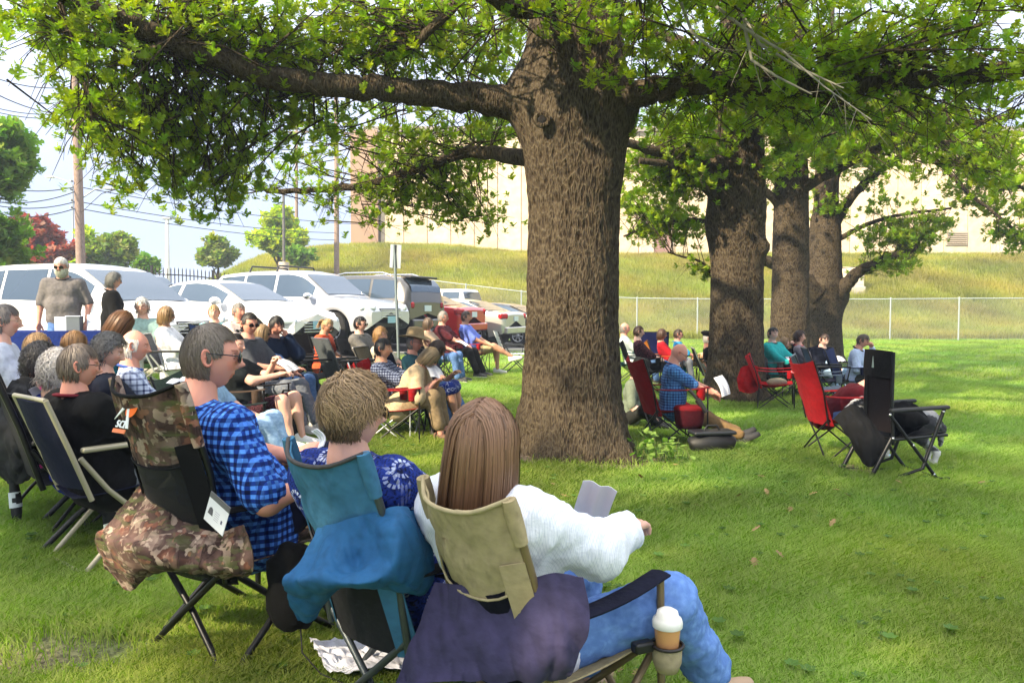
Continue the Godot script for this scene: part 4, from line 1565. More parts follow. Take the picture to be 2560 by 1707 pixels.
# ---- the head: a sculpted ball, face along +z, ears and eyes added; colours are multiples of the skin tone
func head_point(th: float, ph: float) -> Vector3:
	var d := Vector3(sin(th) * sin(ph), cos(th), sin(th) * cos(ph))
	var p := Vector3(d.x * 0.075, d.y * 0.116, d.z * 0.096)
	var low := clampf(-p.y / 0.116, 0.0, 1.0)
	p.x *= 1.0 - 0.22 * low * low
	if d.z < 0.0:
		p.z *= 1.0 - 0.45 * low * low
	else:
		p.z *= 1.0 - 0.10 * low
		p.z -= 0.010 * smoothstep(0.4, 1.0, d.y)
	if d.z > 0.0:
		var x := p.x
		var y := p.y
		var g := func(cx: float, cy: float, sx: float, sy: float) -> float: return exp(-pow((x - cx) / sx, 2.0) - pow((y - cy) / sy, 2.0))
		p.z += 0.027 * g.call(0.0, -0.026, 0.012, 0.012) + 0.013 * g.call(0.0, -0.002, 0.009, 0.02)
		p.z += 0.004 * (g.call(0.03, 0.026, 0.022, 0.008) + g.call(-0.03, 0.026, 0.022, 0.008))
		p.z -= 0.011 * (g.call(0.031, 0.007, 0.015, 0.011) + g.call(-0.031, 0.007, 0.015, 0.011))
		p.z += 0.004 * (g.call(0.042, -0.022, 0.02, 0.018) + g.call(-0.042, -0.022, 0.02, 0.018))
		p.z += 0.007 * (g.call(0.0, -0.058, 0.020, 0.006) + g.call(0.0, -0.069, 0.018, 0.006))
		p.z -= 0.004 * g.call(0.0, -0.0635, 0.022, 0.0025)
		p.z += 0.010 * g.call(0.0, -0.098, 0.022, 0.016)
	return p


func head_mesh(fine: bool) -> MB:
	var k := "head%s" % fine
	if cache.has(k):
		return cache[k]
	var nu := 64 if fine else 34
	var nv := 52 if fine else 26
	var p := PackedVector3Array()
	for j in nv + 1:
		for i in nu + 1:
			var u := TAU * (i % nu) / nu
			p.append(head_point(lerpf(0.02, PI - 0.02, float(j) / nv), u - 0.42 * sin(u)))
	var mb := MB.new()
	mb.grid(p, nu + 1, nv + 1, false, true)
	for i in mb.v.size():
		var q := mb.v[i]
		if mb.n[i].dot(q) < 0.0:
			mb.n[i] = -mb.n[i]
		var c := Color.WHITE
		if q.z > 0.06:
			if absf(q.x) < 0.022 and absf(q.y + 0.0635) < 0.009:
				c = Color(0.86, 0.56, 0.56)
			elif absf(q.y - 0.027) < 0.005 and absf(absf(q.x) - 0.031) < 0.017:
				c = Color(0.42, 0.34, 0.30)
			elif absf(absf(q.x) - 0.042) < 0.018 and absf(q.y + 0.026) < 0.018:
				c = Color(1.04, 0.86, 0.84)
		mb.c[i] = c
	for s in [-1.0, 1.0]:
		# ear: a dished disc with a raised rim
		var e := PackedVector3Array()
		var en := 14
		for j in 6:
			for i in en + 1:
				var a := TAU * (i % en) / en
				var r: float = [0.0, 0.35, 0.6, 0.82, 1.0, 0.72][j]
				var out: float = [0.010, 0.008, 0.009, 0.016, 0.012, -0.012][j]
				e.append(Vector3(s * (0.0725 + out + 0.006 * cos(a)), -0.004 + sin(a) * 0.033 * r + 0.003, -0.010 - cos(a) * 0.019 * r - sin(a) * 0.006 * r))
		var first := mb.v.size()
		mb.tint = Color(1.0, 0.84, 0.80)
		mb.grid(e, en + 1, 6, s > 0.0, true)
		for i in range(first, mb.v.size()):
			if mb.n[i].dot(mb.v[i] - Vector3(s * 0.066, 0, -0.01)) < 0.0:
				mb.n[i] = -mb.n[i]
		# eye
		first = mb.v.size()
		mb.tint = Color(1.15, 1.35, 1.5)
		mb.ball(Transform3D(Basis().scaled(Vector3(0.0115, 0.009, 0.0115)), Vector3(s * 0.031, 0.007, 0.0745)), 12, 10)
		for i in range(first, mb.v.size()):
			var d := (mb.v[i] - Vector3(s * 0.031, 0.007, 0.0745))
			if d.z > 0.0095:
				mb.c[i] = Color(0.10, 0.09, 0.08)
	mb.tint = Color.WHITE
	cache[k] = mb
	return mb


# a right hand: wrist at the origin, fingers along +y, palm facing +z, thumb towards +x
func hand_mesh(kind: String, fine: bool) -> MB:
	var k := "hand%s%s" % [kind, fine]
	if cache.has(k):
		return cache[k]
	var curl: float = {"rest": 0.28, "hold": 0.62, "fist": 1.05}[kind]
	var bones := []
	var r := 0.0092 if fine else 0.0098
	bones.append([Vector3(0, -0.03, 0), Vector3(0, 0.01, 0), 0.026, 0.026])
	for f in 4:
		var x := -0.030 + 0.020 * f
		bones.append([Vector3(x * 0.45, 0.012, 0), Vector3(x, 0.085 - 0.010 * absf(f - 2.2), 0.0), 0.016, 0.0125])
		var len: float = [0.062, 0.078, 0.084, 0.074][f]
		var a := Vector3(x, 0.085 - 0.010 * absf(f - 2.2), 0.0)
		var ang := curl * 0.6
		for s in 3:
			var l: float = len * [0.46, 0.30, 0.24][s]
			var b := a + Vector3(x * 0.12, cos(ang), sin(ang)).normalized() * l
			bones.append([a, b, r - 0.0007 * s, r - 0.0007 * (s + 1)])
			a = b
			ang += curl * 0.9
	var t0 := Vector3(0.018, 0.018, 0.006)
	var t1 := Vector3(0.044, 0.050, 0.018)
	var t2 := t1 + Vector3(0.012 - 0.02 * curl, 0.030, 0.010 + 0.012 * curl)
	bones.append([t0, t1, 0.016, 0.0115])
	bones.append([t1, t2, 0.0112, 0.0098])
	bones.append([t2, t2 + Vector3(-0.004 - 0.016 * curl, 0.022, 0.006), 0.0098, 0.0085])
	var net := Net.build(bones, 0.0042 if fine else 0.0075, 0.0032)
	var mb := MB.new()
	add_net(mb, net, Color.WHITE)
	cache[k] = mb
	return mb


# ---------------------------------------------------------------- hair
# style meshes in the head's frame; grey vertex tones are strand tones
func hair_cover(d: Vector3, style: String) -> bool:
	var front := d.z
	match style:
		"fringe":
			return d.y < 0.42 and d.y > (-0.10 if d.z > -0.1 else -0.62) and front < 0.22
		"beard":
			return d.z > -0.15 and d.y < (-0.36 if absf(d.x) < 0.34 else -0.14) and not (absf(d.x) < 0.24 and d.y > -0.62 and d.y < -0.47)
		"beret":
			return d.y < 0.5 and d.y > -0.5 and front < 0.0
	if front > 0.35:
		return d.y > (0.60 if style in ["short", "crew", "side"] else 0.52)
	if front > -0.02:
		return d.y > (0.06 if absf(d.x) < 2.0 else 0.0) + 0.3 * front
	return d.y > (-0.58 if not style in ["crew", "short"] else -0.42 - 0.12 * absf(d.x))


func hair_mesh(style: String, fine: int) -> MB:
	var key := "hair %s %d" % [style, fine]
	if cache.has(key):
		return cache[key]
	var r := RandomNumberGenerator.new()
	r.seed = hash(style) % 1000
	var mb := MB.new()
	# length, lift, gravity, wave, shell thickness
	var look: Array = {
		"short": [0.045, 0.008, 0.25, 0.12, 0.009, 0.6], "crew": [0.022, 0.004, 0.05, 0.06, 0.007, 0.5], "side": [0.06, 0.010, 0.4, 0.1, 0.013, 0.6],
		"pixie": [0.080, 0.016, 0.10, 0.75, 0.026, 0.45], "bob": [0.22, 0.012, 1.6, 0.15, 0.016, 0.35], "long": [0.40, 0.012, 2.2, 0.06, 0.016, 0.2],
		"curly": [0.07, 0.018, 0.3, 1.6, 0.024, 0.5], "puff": [0.065, 0.014, 0.3, 0.7, 0.022, 0.6], "fringe": [0.035, 0.006, 0.4, 0.2, 0.006, 0.6],
		"pony": [0.15, 0.006, 0.2, 0.08, 0.010, 0.5], "beard": [0.05, 0.008, 1.2, 0.25, 0.008, 0.0], "beret": [0.03, 0.006, 0.5, 0.1, 0.007, 0.5],
	}[style]
	var tuft := FastNoiseLite.new()
	tuft.seed = 4
	tuft.frequency = 14.0
	var crown := Vector3(0.0, 0.104, -0.035)
	# the scalp shell
	var nu := 40
	var nv := 28
	var idx := {}
	for j in nv:
		for i in nu + 1:
			var th := lerpf(0.02, PI - 0.3, float(j) / (nv - 1))
			var ph := TAU * (i % nu) / nu
			var p := head_point(th, ph)
			var d := p / Vector3(0.075, 0.116, 0.096)
			if not hair_cover(d, style):
				continue
			var thick: float = look[4] * clampf(0.30 + 0.9 * (d.y + 0.45), 0.15, 1.0) * 0.70 + 0.002 * r.randf()
			mb.tint = Color(1, 1, 1) * r.randf_range(0.72, 0.95) * (0.5 if style == "pixie" and d.y < -0.15 else 1.0)
			idx[j * (nu + 1) + i] = mb.vert(p + p.normalized() * thick, p.normalized())
	for j in nv - 1:
		for i in nu:
			var a := j * (nu + 1) + i
			if idx.has(a) and idx.has(a + 1) and idx.has(a + nu + 1) and idx.has(a + nu + 2):
				mb.quad(idx[a], idx[a + 1], idx[a + nu + 2], idx[a + nu + 1])
	# strands
	var count: int = {0: 520, 1: 1500, 2: 4600}[fine]
	if style in ["crew"]:
		count = int(count * 1.6)
	var seg: int = {0: 4, 1: 5, 2: 8}[fine]
	var width: float = {0: 0.0052, 1: 0.0034, 2: 0.0021}[fine]
	if style == "long":
		seg += 3
		width *= 1.25
	var made := 0
	var tries := 0
	while made < count and tries < count * 12:
		tries += 1
		var th := acos(clampf(r.randf_range(-0.9, 1.0), -1, 1))
		var ph := r.randf() * TAU
		var p := head_point(th, ph)
		var d := p / Vector3(0.075, 0.116, 0.096)
		if not hair_cover(d, style):
			continue
		made += 1
		var nn := p.normalized()
		var away := (p - crown)
		var flow := (away - nn * away.dot(nn)).normalized()
		if style == "side":
			flow = (flow + Vector3(0.7, 0, 0.25)).normalized()
		elif style == "pixie":
			flow = (flow + Vector3(0.15, 0, 0.2) + Vector3(sin(ph * 3.0), 0, cos(th * 5.0)) * 0.45).normalized()
			var swirl: float = tuft.get_noise_3dv(p) * 2.6
			flow = flow.rotated(nn, swirl if d.y > -0.1 else swirl * 0.25).normalized()
			if d.y < -0.2:
				flow = Vector3(0, -1, 0)
		elif style in ["bob", "long"]:
			flow = Vector3(signf(p.x + 0.004) * 0.9, 0.1, -0.25 if d.z < 0.5 else 0.1).normalized() if d.y > 0.5 else Vector3(0, -1, 0)
		elif style == "pony":
			flow = (Vector3(0, 0.045, -0.115) - p).normalized()
		elif style in ["curly", "puff"]:
			flow = Vector3(r.randfn(), r.randfn() - 0.4, r.randfn()).normalized()
		elif style == "beard":
			flow = Vector3(0, -1, 0.25).normalized()
		var len: float = look[0] * r.randf_range(0.7, 1.15)
		if style == "pixie":
			len *= 1.0 if d.y > 0.3 else (0.75 if d.y > 0.0 else (0.42 if d.y > -0.2 else 0.22))
		if style in ["short", "side"] and d.y < -0.1:
			len *= 0.6
		var layer: float = look[4] * r.randf_range(0.6, 1.35)
		if style == "pixie" and d.y < -0.2:
			layer *= 0.25
		elif style == "pixie" and d.y < 0.15:
			layer *= 0.75
		if style == "long":
			len = clampf(p.y + 0.30 + r.randf_range(-0.015, 0.01), 0.1, 0.5)
		if style == "bob":
			len = clampf(p.y + 0.115 + r.randf_range(-0.015, 0.015), 0.05, 0.4)
		var q: Vector3 = p + nn * look[4] * 0.5
		var v: Vector3 = (flow + nn * look[1] * 30.0 * (0.3 if style in ["bob", "long", "pony"] else 0.7)).normalized()
		var g := r.randf_range(0.72, 1.2)
		if r.randf() < 0.22:
			g *= 1.25
		elif r.randf() < 0.2:
			g *= 0.7
		if style == "pixie" and (d.y < -0.12 or r.randf() < 0.18):
			g *= 0.52   # dyed: darker roots and nape
		mb.tint = Color(g, g * r.randf_range(0.96, 1.0), g * r.randf_range(0.9, 1.0))
		var wave := r.randf() * TAU
		var side: Vector3 = v.cross(nn).normalized()
		var prev := -1
		for s in seg + 1:
			var t := float(s) / seg
			var on_head: Vector3 = q / Vector3(0.075 + layer, 0.116 + layer, 0.096 + layer)
			if on_head.length() < 1.0 and q.y > -0.09:
				q = on_head.normalized() * Vector3(0.075 + layer, 0.116 + layer, 0.096 + layer)
			elif q.y > -0.05 and look[5] > 0.0:
				q = q.lerp(on_head.normalized() * Vector3(0.075 + layer, 0.116 + layer, 0.096 + layer), look[5])
			var outw := Vector3(q.x, q.y * 0.5, q.z).normalized()
			side = v.cross(outw)
			side = side.normalized() if side.length() > 0.01 else Vector3.RIGHT
			var w := width * (1.0 - 0.75 * t * t)
			var i := mb.vert(q - side * w, (outw - side * 0.5).normalized())
			mb.vert(q + side * w, (outw + side * 0.5).normalized())
			if prev >= 0:
				mb.quad(prev, prev + 1, i + 1, i)
			prev = i
			v = (v + Vector3(0, -1, 0) * look[2] * 4.0 / seg + Vector3(sin(wave + t * 9.0), cos(wave * 2.0 + t * 7.0), cos(wave + t * 8.0)) * look[3] * 1.6 / seg * 2.0).normalized()
			q += v * len / seg
	if style == "pony":
		for k in 90 if fine > 0 else 50:
			var a := Vector3(r.randfn() * 0.010, 0.045 + r.randfn() * 0.010, -0.108)
			mb.tint = Color(1, 1, 1) * r.randf_range(0.7, 1.25)
			mb.tube([a, a + Vector3(r.randfn() * 0.012, -0.03, -0.05), a + Vector3(r.randfn() * 0.02, -0.16, -0.045 + r.randfn() * 0.012)], [0.004, 0.0045, 0.001], 4, false)
	cache[key] = mb
	return mb


# ---------------------------------------------------------------- hats, glasses, shoes
func hat_mesh(kind: String) -> MB:
	var mb := MB.new()
	match kind:
		"brim":
			mb.lathe([[0.0, 0.205], [0.05, 0.207], [0.082, 0.196], [0.094, 0.170], [0.103, 0.110], [0.108, 0.070], [0.135, 0.063], [0.180, 0.058], [0.192, 0.066], [0.193, 0.062], [0.180, 0.052], [0.11, 0.056]], 32)
			for i in mb.v.size():
				var p := mb.v[i]
				p.z *= 1.12
				if p.y > 0.15:
					p.y -= 0.020 * exp(-pow(p.x / 0.03, 2.0))
				if p.y < 0.075:
					p.y += 0.03 * pow(absf(p.x) / 0.19, 2.0) - 0.02 * pow(maxf(p.z, 0) / 0.2, 2.0)
				mb.v[i] = p
		"bucket":
			mb.lathe([[0.0, 0.15], [0.06, 0.148], [0.092, 0.130], [0.102, 0.085], [0.107, 0.050], [0.165, 0.010], [0.172, 0.000], [0.160, 0.004], [0.105, 0.04]], 28)
			for i in mb.v.size():
				mb.v[i].z *= 1.1
		"beret":
			mb.lathe([[0.0, 0.150], [0.07, 0.146], [0.118, 0.122], [0.128, 0.100], [0.112, 0.078], [0.092, 0.066], [0.090, 0.05]], 28)
			for i in mb.v.size():
				var p := mb.v[i]
				p.z = p.z * 1.1 - 0.012
				p.y += 0.10 * (p.x * 0.5 - p.z * 0.25)
				mb.v[i] = p
		"visor":
			mb.tube([Vector3(0.078, 0.055, 0.02), Vector3(0.06, 0.075, 0.08), Vector3(0.0, 0.082, 0.103), Vector3(-0.06, 0.075, 0.08), Vector3(-0.078, 0.055, 0.02)], 0.012, 6)
	return mb


func glasses_parts(kind: String) -> Array:
	if cache.has("glasses" + kind):
		return cache["glasses" + kind]
	var lens := MB.new()
	var frame := MB.new()
	for s in [-1.0, 1.0]:
		var poly := []
		for k in 17:
			var a := TAU * k / 16.0
			poly.append(Vector3(s * (0.033 + 0.026 * cos(a)), 0.004 + 0.019 * sin(a) - 0.004 * cos(a) * cos(a), 0.104 - 0.010 * pow((0.033 + 0.026 * cos(a)) / 0.06, 2.0)))
		if kind == "sun":
			lens.ball(Transform3D(Basis().scaled(Vector3(0.027, 0.019, 0.006)), Vector3(s * 0.034, 0.004, 0.101)), 14, 8)
		frame.tube(poly, 0.0022 if kind == "sun" else 0.0017, 5, false)
		frame.tube([Vector3(s * 0.059, 0.010, 0.093), Vector3(s * 0.079, 0.014, 0.05), Vector3(s * 0.083, 0.016, -0.005), Vector3(s * 0.081, 0.0, -0.022)], 0.0022, 5)
	frame.tube([Vector3(-0.008, 0.010, 0.106), Vector3(0.008, 0.010, 0.106)], 0.002, 5)
	cache["glasses" + kind] = [lens, frame]
	return [lens, frame]


func shoe_mesh(kind: String) -> Array:
	if cache.has("shoe" + kind):
		return cache["shoe" + kind]
	# along +z from heel (-0.08) to toe (0.19); ankle at the origin, sole at y = -0.08
	var up := PackedVector3Array()
	var sole := PackedVector3Array()
	var st := [[-0.085, 0.020, 0.055], [-0.075, 0.034, 0.085], [-0.04, 0.038, 0.100], [0.0, 0.038, 0.092], [0.05, 0.043, 0.066], [0.10, 0.047, 0.050], [0.15, 0.042, 0.040], [0.18, 0.026, 0.032], [0.190, 0.010, 0.022]]
	if kind == "sandal":
		for q in st:
			q[2] *= 0.8
	for q in st:
		for k in 13:
			var a := PI * k / 12.0
			up.append(Vector3(cos(a) * q[1], -0.062 + sin(a) * q[2], q[0]))
		for k in 9:
			var w: float = q[1] + 0.005
			sole.append([Vector3(-w, -0.060, q[0]), Vector3(-w, -0.066, q[0]), Vector3(-w, -0.074, q[0]), Vector3(-w * 0.95, -0.082, q[0]), Vector3(0, -0.083, q[0]), Vector3(w * 0.95, -0.082, q[0]), Vector3(w, -0.074, q[0]), Vector3(w, -0.066, q[0]), Vector3(w, -0.060, q[0])][k])
	var a := MB.new()
	a.grid(up, 13, st.size())
	for i in a.n.size():
		if a.n[i].dot(a.v[i] - Vector3(0, -0.05, 0.05)) < 0.0:
			a.n[i] = -a.n[i]
	var b := MB.new()
	b.grid(sole, 9, st.size())
	for i in b.n.size():
		if b.n[i].dot(b.v[i] - Vector3(0, -0.055, 0.05)) < 0.0:
			b.n[i] = -b.n[i]
	cache["shoe" + kind] = [a, b]
	return [a, b]


# ---------------------------------------------------------------- people
# A person is described by a dictionary; the skeleton comes first, the meshing of all is shared out to threads.
var jobs := []
var rocker_turn := 95.0
var last_seat := Vector3.INF
var last_drop := 0.0


func person(label: String, where: Vector3, turn: float, o: Dictionary) -> Transform3D:
	var s: float = o.get("s", 1.0)
	var root := thing("person", label, "person", where, deg_to_rad(turn))
	root.scale = Vector3.ONE * s
	var female: bool = o.get("f", false)
	var pose: String = o.get("pose", "sit")
	var lean: float = deg_to_rad(o.get("lean", 17.0))
	var hip_y: float = o.get("hip", {"sit": 0.43, "stand": 0.90, "floor": 0.13}[pose])
	last_seat = where if pose == "sit" else Vector3.INF
	last_drop = (0.43 - hip_y) * s
	var fat: float = o.get("fat", 0.0)
	var twist: float = deg_to_rad(o.get("twist", 0.0))
	var hip := Vector3(0, hip_y, 0)
	if pose == "stand":
		lean = deg_to_rad(o.get("lean", 2.0))
	var spine := Basis(Vector3.UP, twist) * Vector3(0, cos(lean), -sin(lean))
	var across := Basis(Vector3.UP, twist) * Vector3.RIGHT
	var fwd := across.cross(spine)
	var wide := 0.170 if female else 0.195
	var neck := hip + spine * 0.52
	var up_neck := (spine + Vector3(0, 0.35, 0) + fwd * 0.16).normalized()
	var head := Basis(Vector3.UP, twist + deg_to_rad(o.get("look", 0.0))) * Basis(Vector3.RIGHT, deg_to_rad(o.get("nod", 4.0))) * Basis(Vector3.BACK, deg_to_rad(o.get("tilt", 0.0)))
	var hc := neck + fwd * float(o.get("poke", 0.0)) + up_neck * 0.085 + head * Vector3(0, 0.085, 0.025)
	# limbs
	var arms := []
	var legs := []
	for side in [1.0, -1.0]:
		var sh: Vector3 = neck - spine * 0.055 + across * wide * side
		var target: Vector3 = o.get("lh" if side > 0 else "rh", Vector3(0.10 * side, hip_y + 0.16, 0.30) if pose != "stand" else Vector3(0.25 * side, 0.78, 0.06))
		var el := Net.bend(sh, target, 0.285, 0.255, Vector3(side * 0.75, -0.9, -0.45))
		arms.append([sh, el[0], el[1]])
		var hj := hip + Vector3(0.092 * side, -0.01, 0.0)
		var foot: Vector3 = o.get("lf" if side > 0 else "rf", {"sit": Vector3(0.15 * side, 0.085, 0.50), "stand": Vector3(0.11 * side, 0.085, 0.02), "floor": Vector3(0.05 * side, 0.09, 0.38)}[pose])
		var kp: Vector3 = o.get("lk" if side > 0 else "rk", Vector3(side * 0.12, 1.0, 0.35) if pose == "sit" else (Vector3(side * 1.0, 0.55, 0.3) if pose == "floor" else Vector3(0, 0.1, 1)))
		var kn := Net.bend(hj, foot, 0.44, 0.415, kp)
		legs.append([hj, kn[0], kn[1]])
	var skin_b := []
	var top_b := []
	var low_b := []
	var g := 0.014 + float(o.get("loose", 0.0))
	var bust := 0.012 if female else 0.0
	var torso := [
		[hip + across * 0.062, hip - across * 0.062, 0.108, 0.108],
		[hip + spine * 0.16 + across * (0.052 + fat * 0.3) + fwd * fat * 0.5, hip + spine * 0.16 - across * (0.052 + fat * 0.3) + fwd * fat * 0.5, 0.108 + fat, 0.108 + fat],
		[hip + spine * 0.34 + across * 0.075 + fwd * bust, hip + spine * 0.34 - across * 0.075 + fwd * bust, 0.108, 0.108],
		[neck - spine * 0.075 + across * (wide - 0.035), neck - spine * 0.075 - across * (wide - 0.035), 0.066, 0.066],
		[neck - spine * 0.09, neck + up_neck * 0.02, 0.075, 0.058],
	]
	for t in torso:
		skin_b.append(t)
		top_b.append([t[0], t[1], t[2] + g, t[3] + g])
	top_b[0][2] = 0.129 + g
	top_b[0][3] = 0.129 + g
	top_b[4][1] = neck - spine * 0.02
	top_b[4][3] = 0.066
	skin_b.append([neck - spine * 0.03, hc + head * Vector3(0, -0.045, -0.022), 0.056, 0.053])
	var sleeve: float = o.get("sleeve", 0.75)
	var hem: float = o.get("hem", 1.93)
	for a in arms:
		skin_b.append([a[0], a[1], 0.050, 0.042])
		skin_b.append([a[1], a[2], 0.042, 0.028])
		var e: Vector3 = a[0].lerp(a[1], minf(1.0, sleeve))
		top_b.append([a[0], e, 0.050 + g, lerpf(0.050, 0.045, minf(1, sleeve)) + g + 0.004])
		if sleeve > 1.0:
			top_b.append([a[1], a[1].lerp(a[2], sleeve - 1.0), 0.044 + g, 0.033 + g])
	var skirt: bool = o.get("skirt", false)
	for l in legs:
		skin_b.append([l[0], l[1], 0.076, 0.057])
		skin_b.append([l[1], l[2], 0.054, 0.036])
		skin_b.append([l[1].lerp(l[2], 0.15) + (l[1] - l[0]).cross(Vector3.RIGHT).normalized() * 0.0, l[1].lerp(l[2], 0.42), 0.052, 0.050])
		var e: Vector3 = l[0].lerp(l[1], minf(1.0, hem))
		low_b.append([l[0], e, 0.080 + g * 0.6, lerpf(0.082, 0.060, minf(1, hem)) + g])
		if hem > 1.0:
			low_b.append([l[1], l[1].lerp(l[2], hem - 1.0), 0.058 + g * 0.8, 0.050 + g * 0.9])
	low_b.append([hip + Vector3(0.06, 0.0, 0), hip + Vector3(-0.06, 0.0, 0), 0.112 + g * 0.4, 0.112 + g * 0.4])
	low_b.append([hip + spine * 0.07 + Vector3(0.05, 0, 0), hip + spine * 0.07 + Vector3(-0.05, 0, 0), 0.100 + g * 0.4, 0.100 + g * 0.4])
	if skirt:
		for u in [0.35, 0.7, 1.0]:
			var a: Vector3 = legs[0][0].lerp(legs[0][1], u)
			var b: Vector3 = legs[1][0].lerp(legs[1][1], u)
			low_b.append([a, b, 0.088, 0.088])
		if hem > 1.0:
			for u in [0.3, 0.6, 0.9]:
				low_b.append([legs[0][1].lerp(legs[0][2], u * (hem - 1.0) * 1.1), legs[1][1].lerp(legs[1][2], u * (hem - 1.0) * 1.1), 0.085, 0.085])
	var head_xf := Transform3D(head * (0.955 if female else 1.0), hc)
	var fine: int = o.get("fine", 0)
	var cell: float = [0.026, 0.020, 0.0125][fine]
	jobs.append({"o": o, "root": root, "skin": skin_b, "top": top_b, "low": low_b, "head": head_xf, "arms": arms, "legs": legs, "cell": cell, "fine": fine, "neck": neck, "spine": spine, "across": across, "seed": jobs.size()})
	return Transform3D(root.transform)


func mesh_job(i: int) -> void:
	var j: Dictionary = jobs[i]
	var o: Dictionary = j.o
	var c: float = j.cell
	j.skin_net = Net.build(j.skin, c, 0.018)
	var wr: float = o.get("wrinkle", 0.010 if j.fine == 2 else 0.008)
	j.top_net = Net.build(j.top, c, 0.020, wr, 50 + i, 5.5)
	j.low_net = Net.build(j.low, c, 0.018, wr * 0.9, 90 + i, 6.0)


func build_people() -> void:
	head_mesh(true)
	head_mesh(false)
	for k in ["rest", "hold", "fist"]:
		hand_mesh(k, true)
		hand_mesh(k, false)
	var task := WorkerThreadPool.add_group_task(mesh_job, jobs.size(), 4, true)
	WorkerThreadPool.wait_for_group_task_completion(task)
	for j in jobs:
		dress(j)


func skin_mat() -> StandardMaterial3D:
	if not cache.has("skin"):
		var m := vmat(0.55).duplicate() as StandardMaterial3D
		m.subsurf_scatter_enabled = true
		m.subsurf_scatter_strength = 0.12
		m.metallic_specular = 0.4
		cache.skin = m
	return cache.skin


func dress(j: Dictionary) -> void:
	var o: Dictionary = j.o
	var root: Node3D = j.root
	var tone: Color = o.get("skin", lin(0.54, 0.29, 0.205))
	var fine: int = j.fine
	var mb := MB.new()
	add_net(mb, j.skin_net, tone)
	mb.add(head_mesh(fine > 0), j.head, tone)
	# hands follow the forearms
	for k in 2:
		var a: Array = j.arms[k]
		var dir: Vector3 = (a[2] - a[1]).normalized()
		var down: Vector3 = o.get("palm", Vector3(0, -1, 0.2)) if not o.has("lpalm" if k == 0 else "rpalm") else o["lpalm" if k == 0 else "rpalm"]
		dir = (dir + (o.get("point", Vector3.ZERO) as Vector3)).normalized()
		var z: Vector3 = (down - dir * down.dot(dir)).normalized()
		var x := dir.cross(z).normalized()
		var sign := 1.0 if k == 0 else -1.0
		# thumbs point inwards
		var inward := Vector3(-1.0 if k == 0 else 1.0, 0.6, 0.0)
		if x.dot(inward) < 0.0:
			x = -x
		var kind: String = o.get("lhand" if k == 0 else "rhand", o.get("hands", "rest"))
		mb.add(hand_mesh(kind, fine > 0), Transform3D(Basis(x, dir, z), a[2]), tone)
	part("body", mb.mesh(), skin_mat(), root)
	var names: Array = o.get("wear", ["shirt", "trousers"])
	var top := MB.new()
	add_net(top, j.top_net, Color.WHITE)
	part(names[0], top.mesh(), o.top, root)
	var low := MB.new()
	add_net(low, j.low_net, Color.WHITE)
	part(names[1], low.mesh(), o.low, root)
	if o.has("collar"):
		var ring := []
		for k in 13:
			var a := TAU * k / 12.0
			var fw: Vector3 = j.across.cross(j.spine)
			ring.append(j.neck + j.across * 0.078 * cos(a) + fw * 0.078 * sin(a) + j.spine * (0.012 - 0.030 * sin(a)))
		part("collar", MB.new().tube(ring, 0.022, 8, false, 0.45).mesh(), o.collar, root)
	# shoes, toes the way the knees point
	var sh := shoe_mesh(o.get("shoe", "trainer"))
	for k in 2:
		var l: Array = j.legs[k]
		var toe: Vector3 = o.get("ltoe" if k == 0 else "rtoe", Vector3(l[1].x - l[0].x, 0, l[1].z - l[0].z) * Vector3(0.6, 0, 1) + Vector3(0, 0, 0.1))
		toe = toe.normalized()
		var upv: Vector3 = (Vector3.UP - toe * toe.y).normalized()
		var xf := Transform3D(Basis(upv.cross(toe), upv, toe), l[2])
		var q := part("shoe", sh[0].mesh(), mat(o.get("shoe_col", Color(0.16, 0.15, 0.15)), 0.7), root, xf)
		part("sole", sh[1].mesh(), mat(o.get("sole_col", Color(0.80, 0.79, 0.76)), 0.8), q)
	var hx: Transform3D = j.head
	if o.has("hair"):
		var hm := vmat(0.48, o.get("hair_col", Color(0.3, 0.2, 0.12))).duplicate() as StandardMaterial3D
		hm.metallic_specular = 0.5
		part("hair", hair_mesh(o.hair, fine).mesh(), hm, root, hx)
	if o.has("beard"):
		part("beard", hair_mesh("beard", mini(fine, 1)).mesh(), vmat(0.6, o.beard), root, hx)
	if o.has("glasses"):
		var gp := glasses_parts(o.glasses)
		var raise := Transform3D(Basis(Vector3.RIGHT, -0.75), Vector3(0, 0.085, -0.03)) if o.get("glasses_up", false) else Transform3D()
		var f := part("sunglasses" if o.glasses == "sun" else "spectacles", gp[1].mesh(), mat(o.get("frame_col", Color(0.05, 0.05, 0.06)), 0.35), root, hx * raise)
		if o.glasses == "sun":
			part("lens", gp[0].mesh(), mat(o.get("lens_col", Color(0.03, 0.03, 0.035)), 0.08), f)
	if o.has("hat"):
		part("hat", hat_mesh(o.hat).mesh(), fabric(o.hat_col), root, hx)
		if o.hat == "brim":
			part("hat_band", MB.new().lathe([[0.1075, 0.098], [0.1105, 0.072]], 28, Transform3D(Basis().scaled(Vector3(1, 1, 1.12)))).mesh(), fabric(Color(0.72, 0.65, 0.52)), root, hx)
	for e in o.get("extra", []):
		part(e[0], e[1], e[2], root)


# ---------------------------------------------------------------- chairs
# All chairs face +z with the seat centre over the origin.
func steel_tube(pts: Array, r: float, sides := 8) -> ArrayMesh:
	return MB.new().tube(pts, r, sides).mesh()


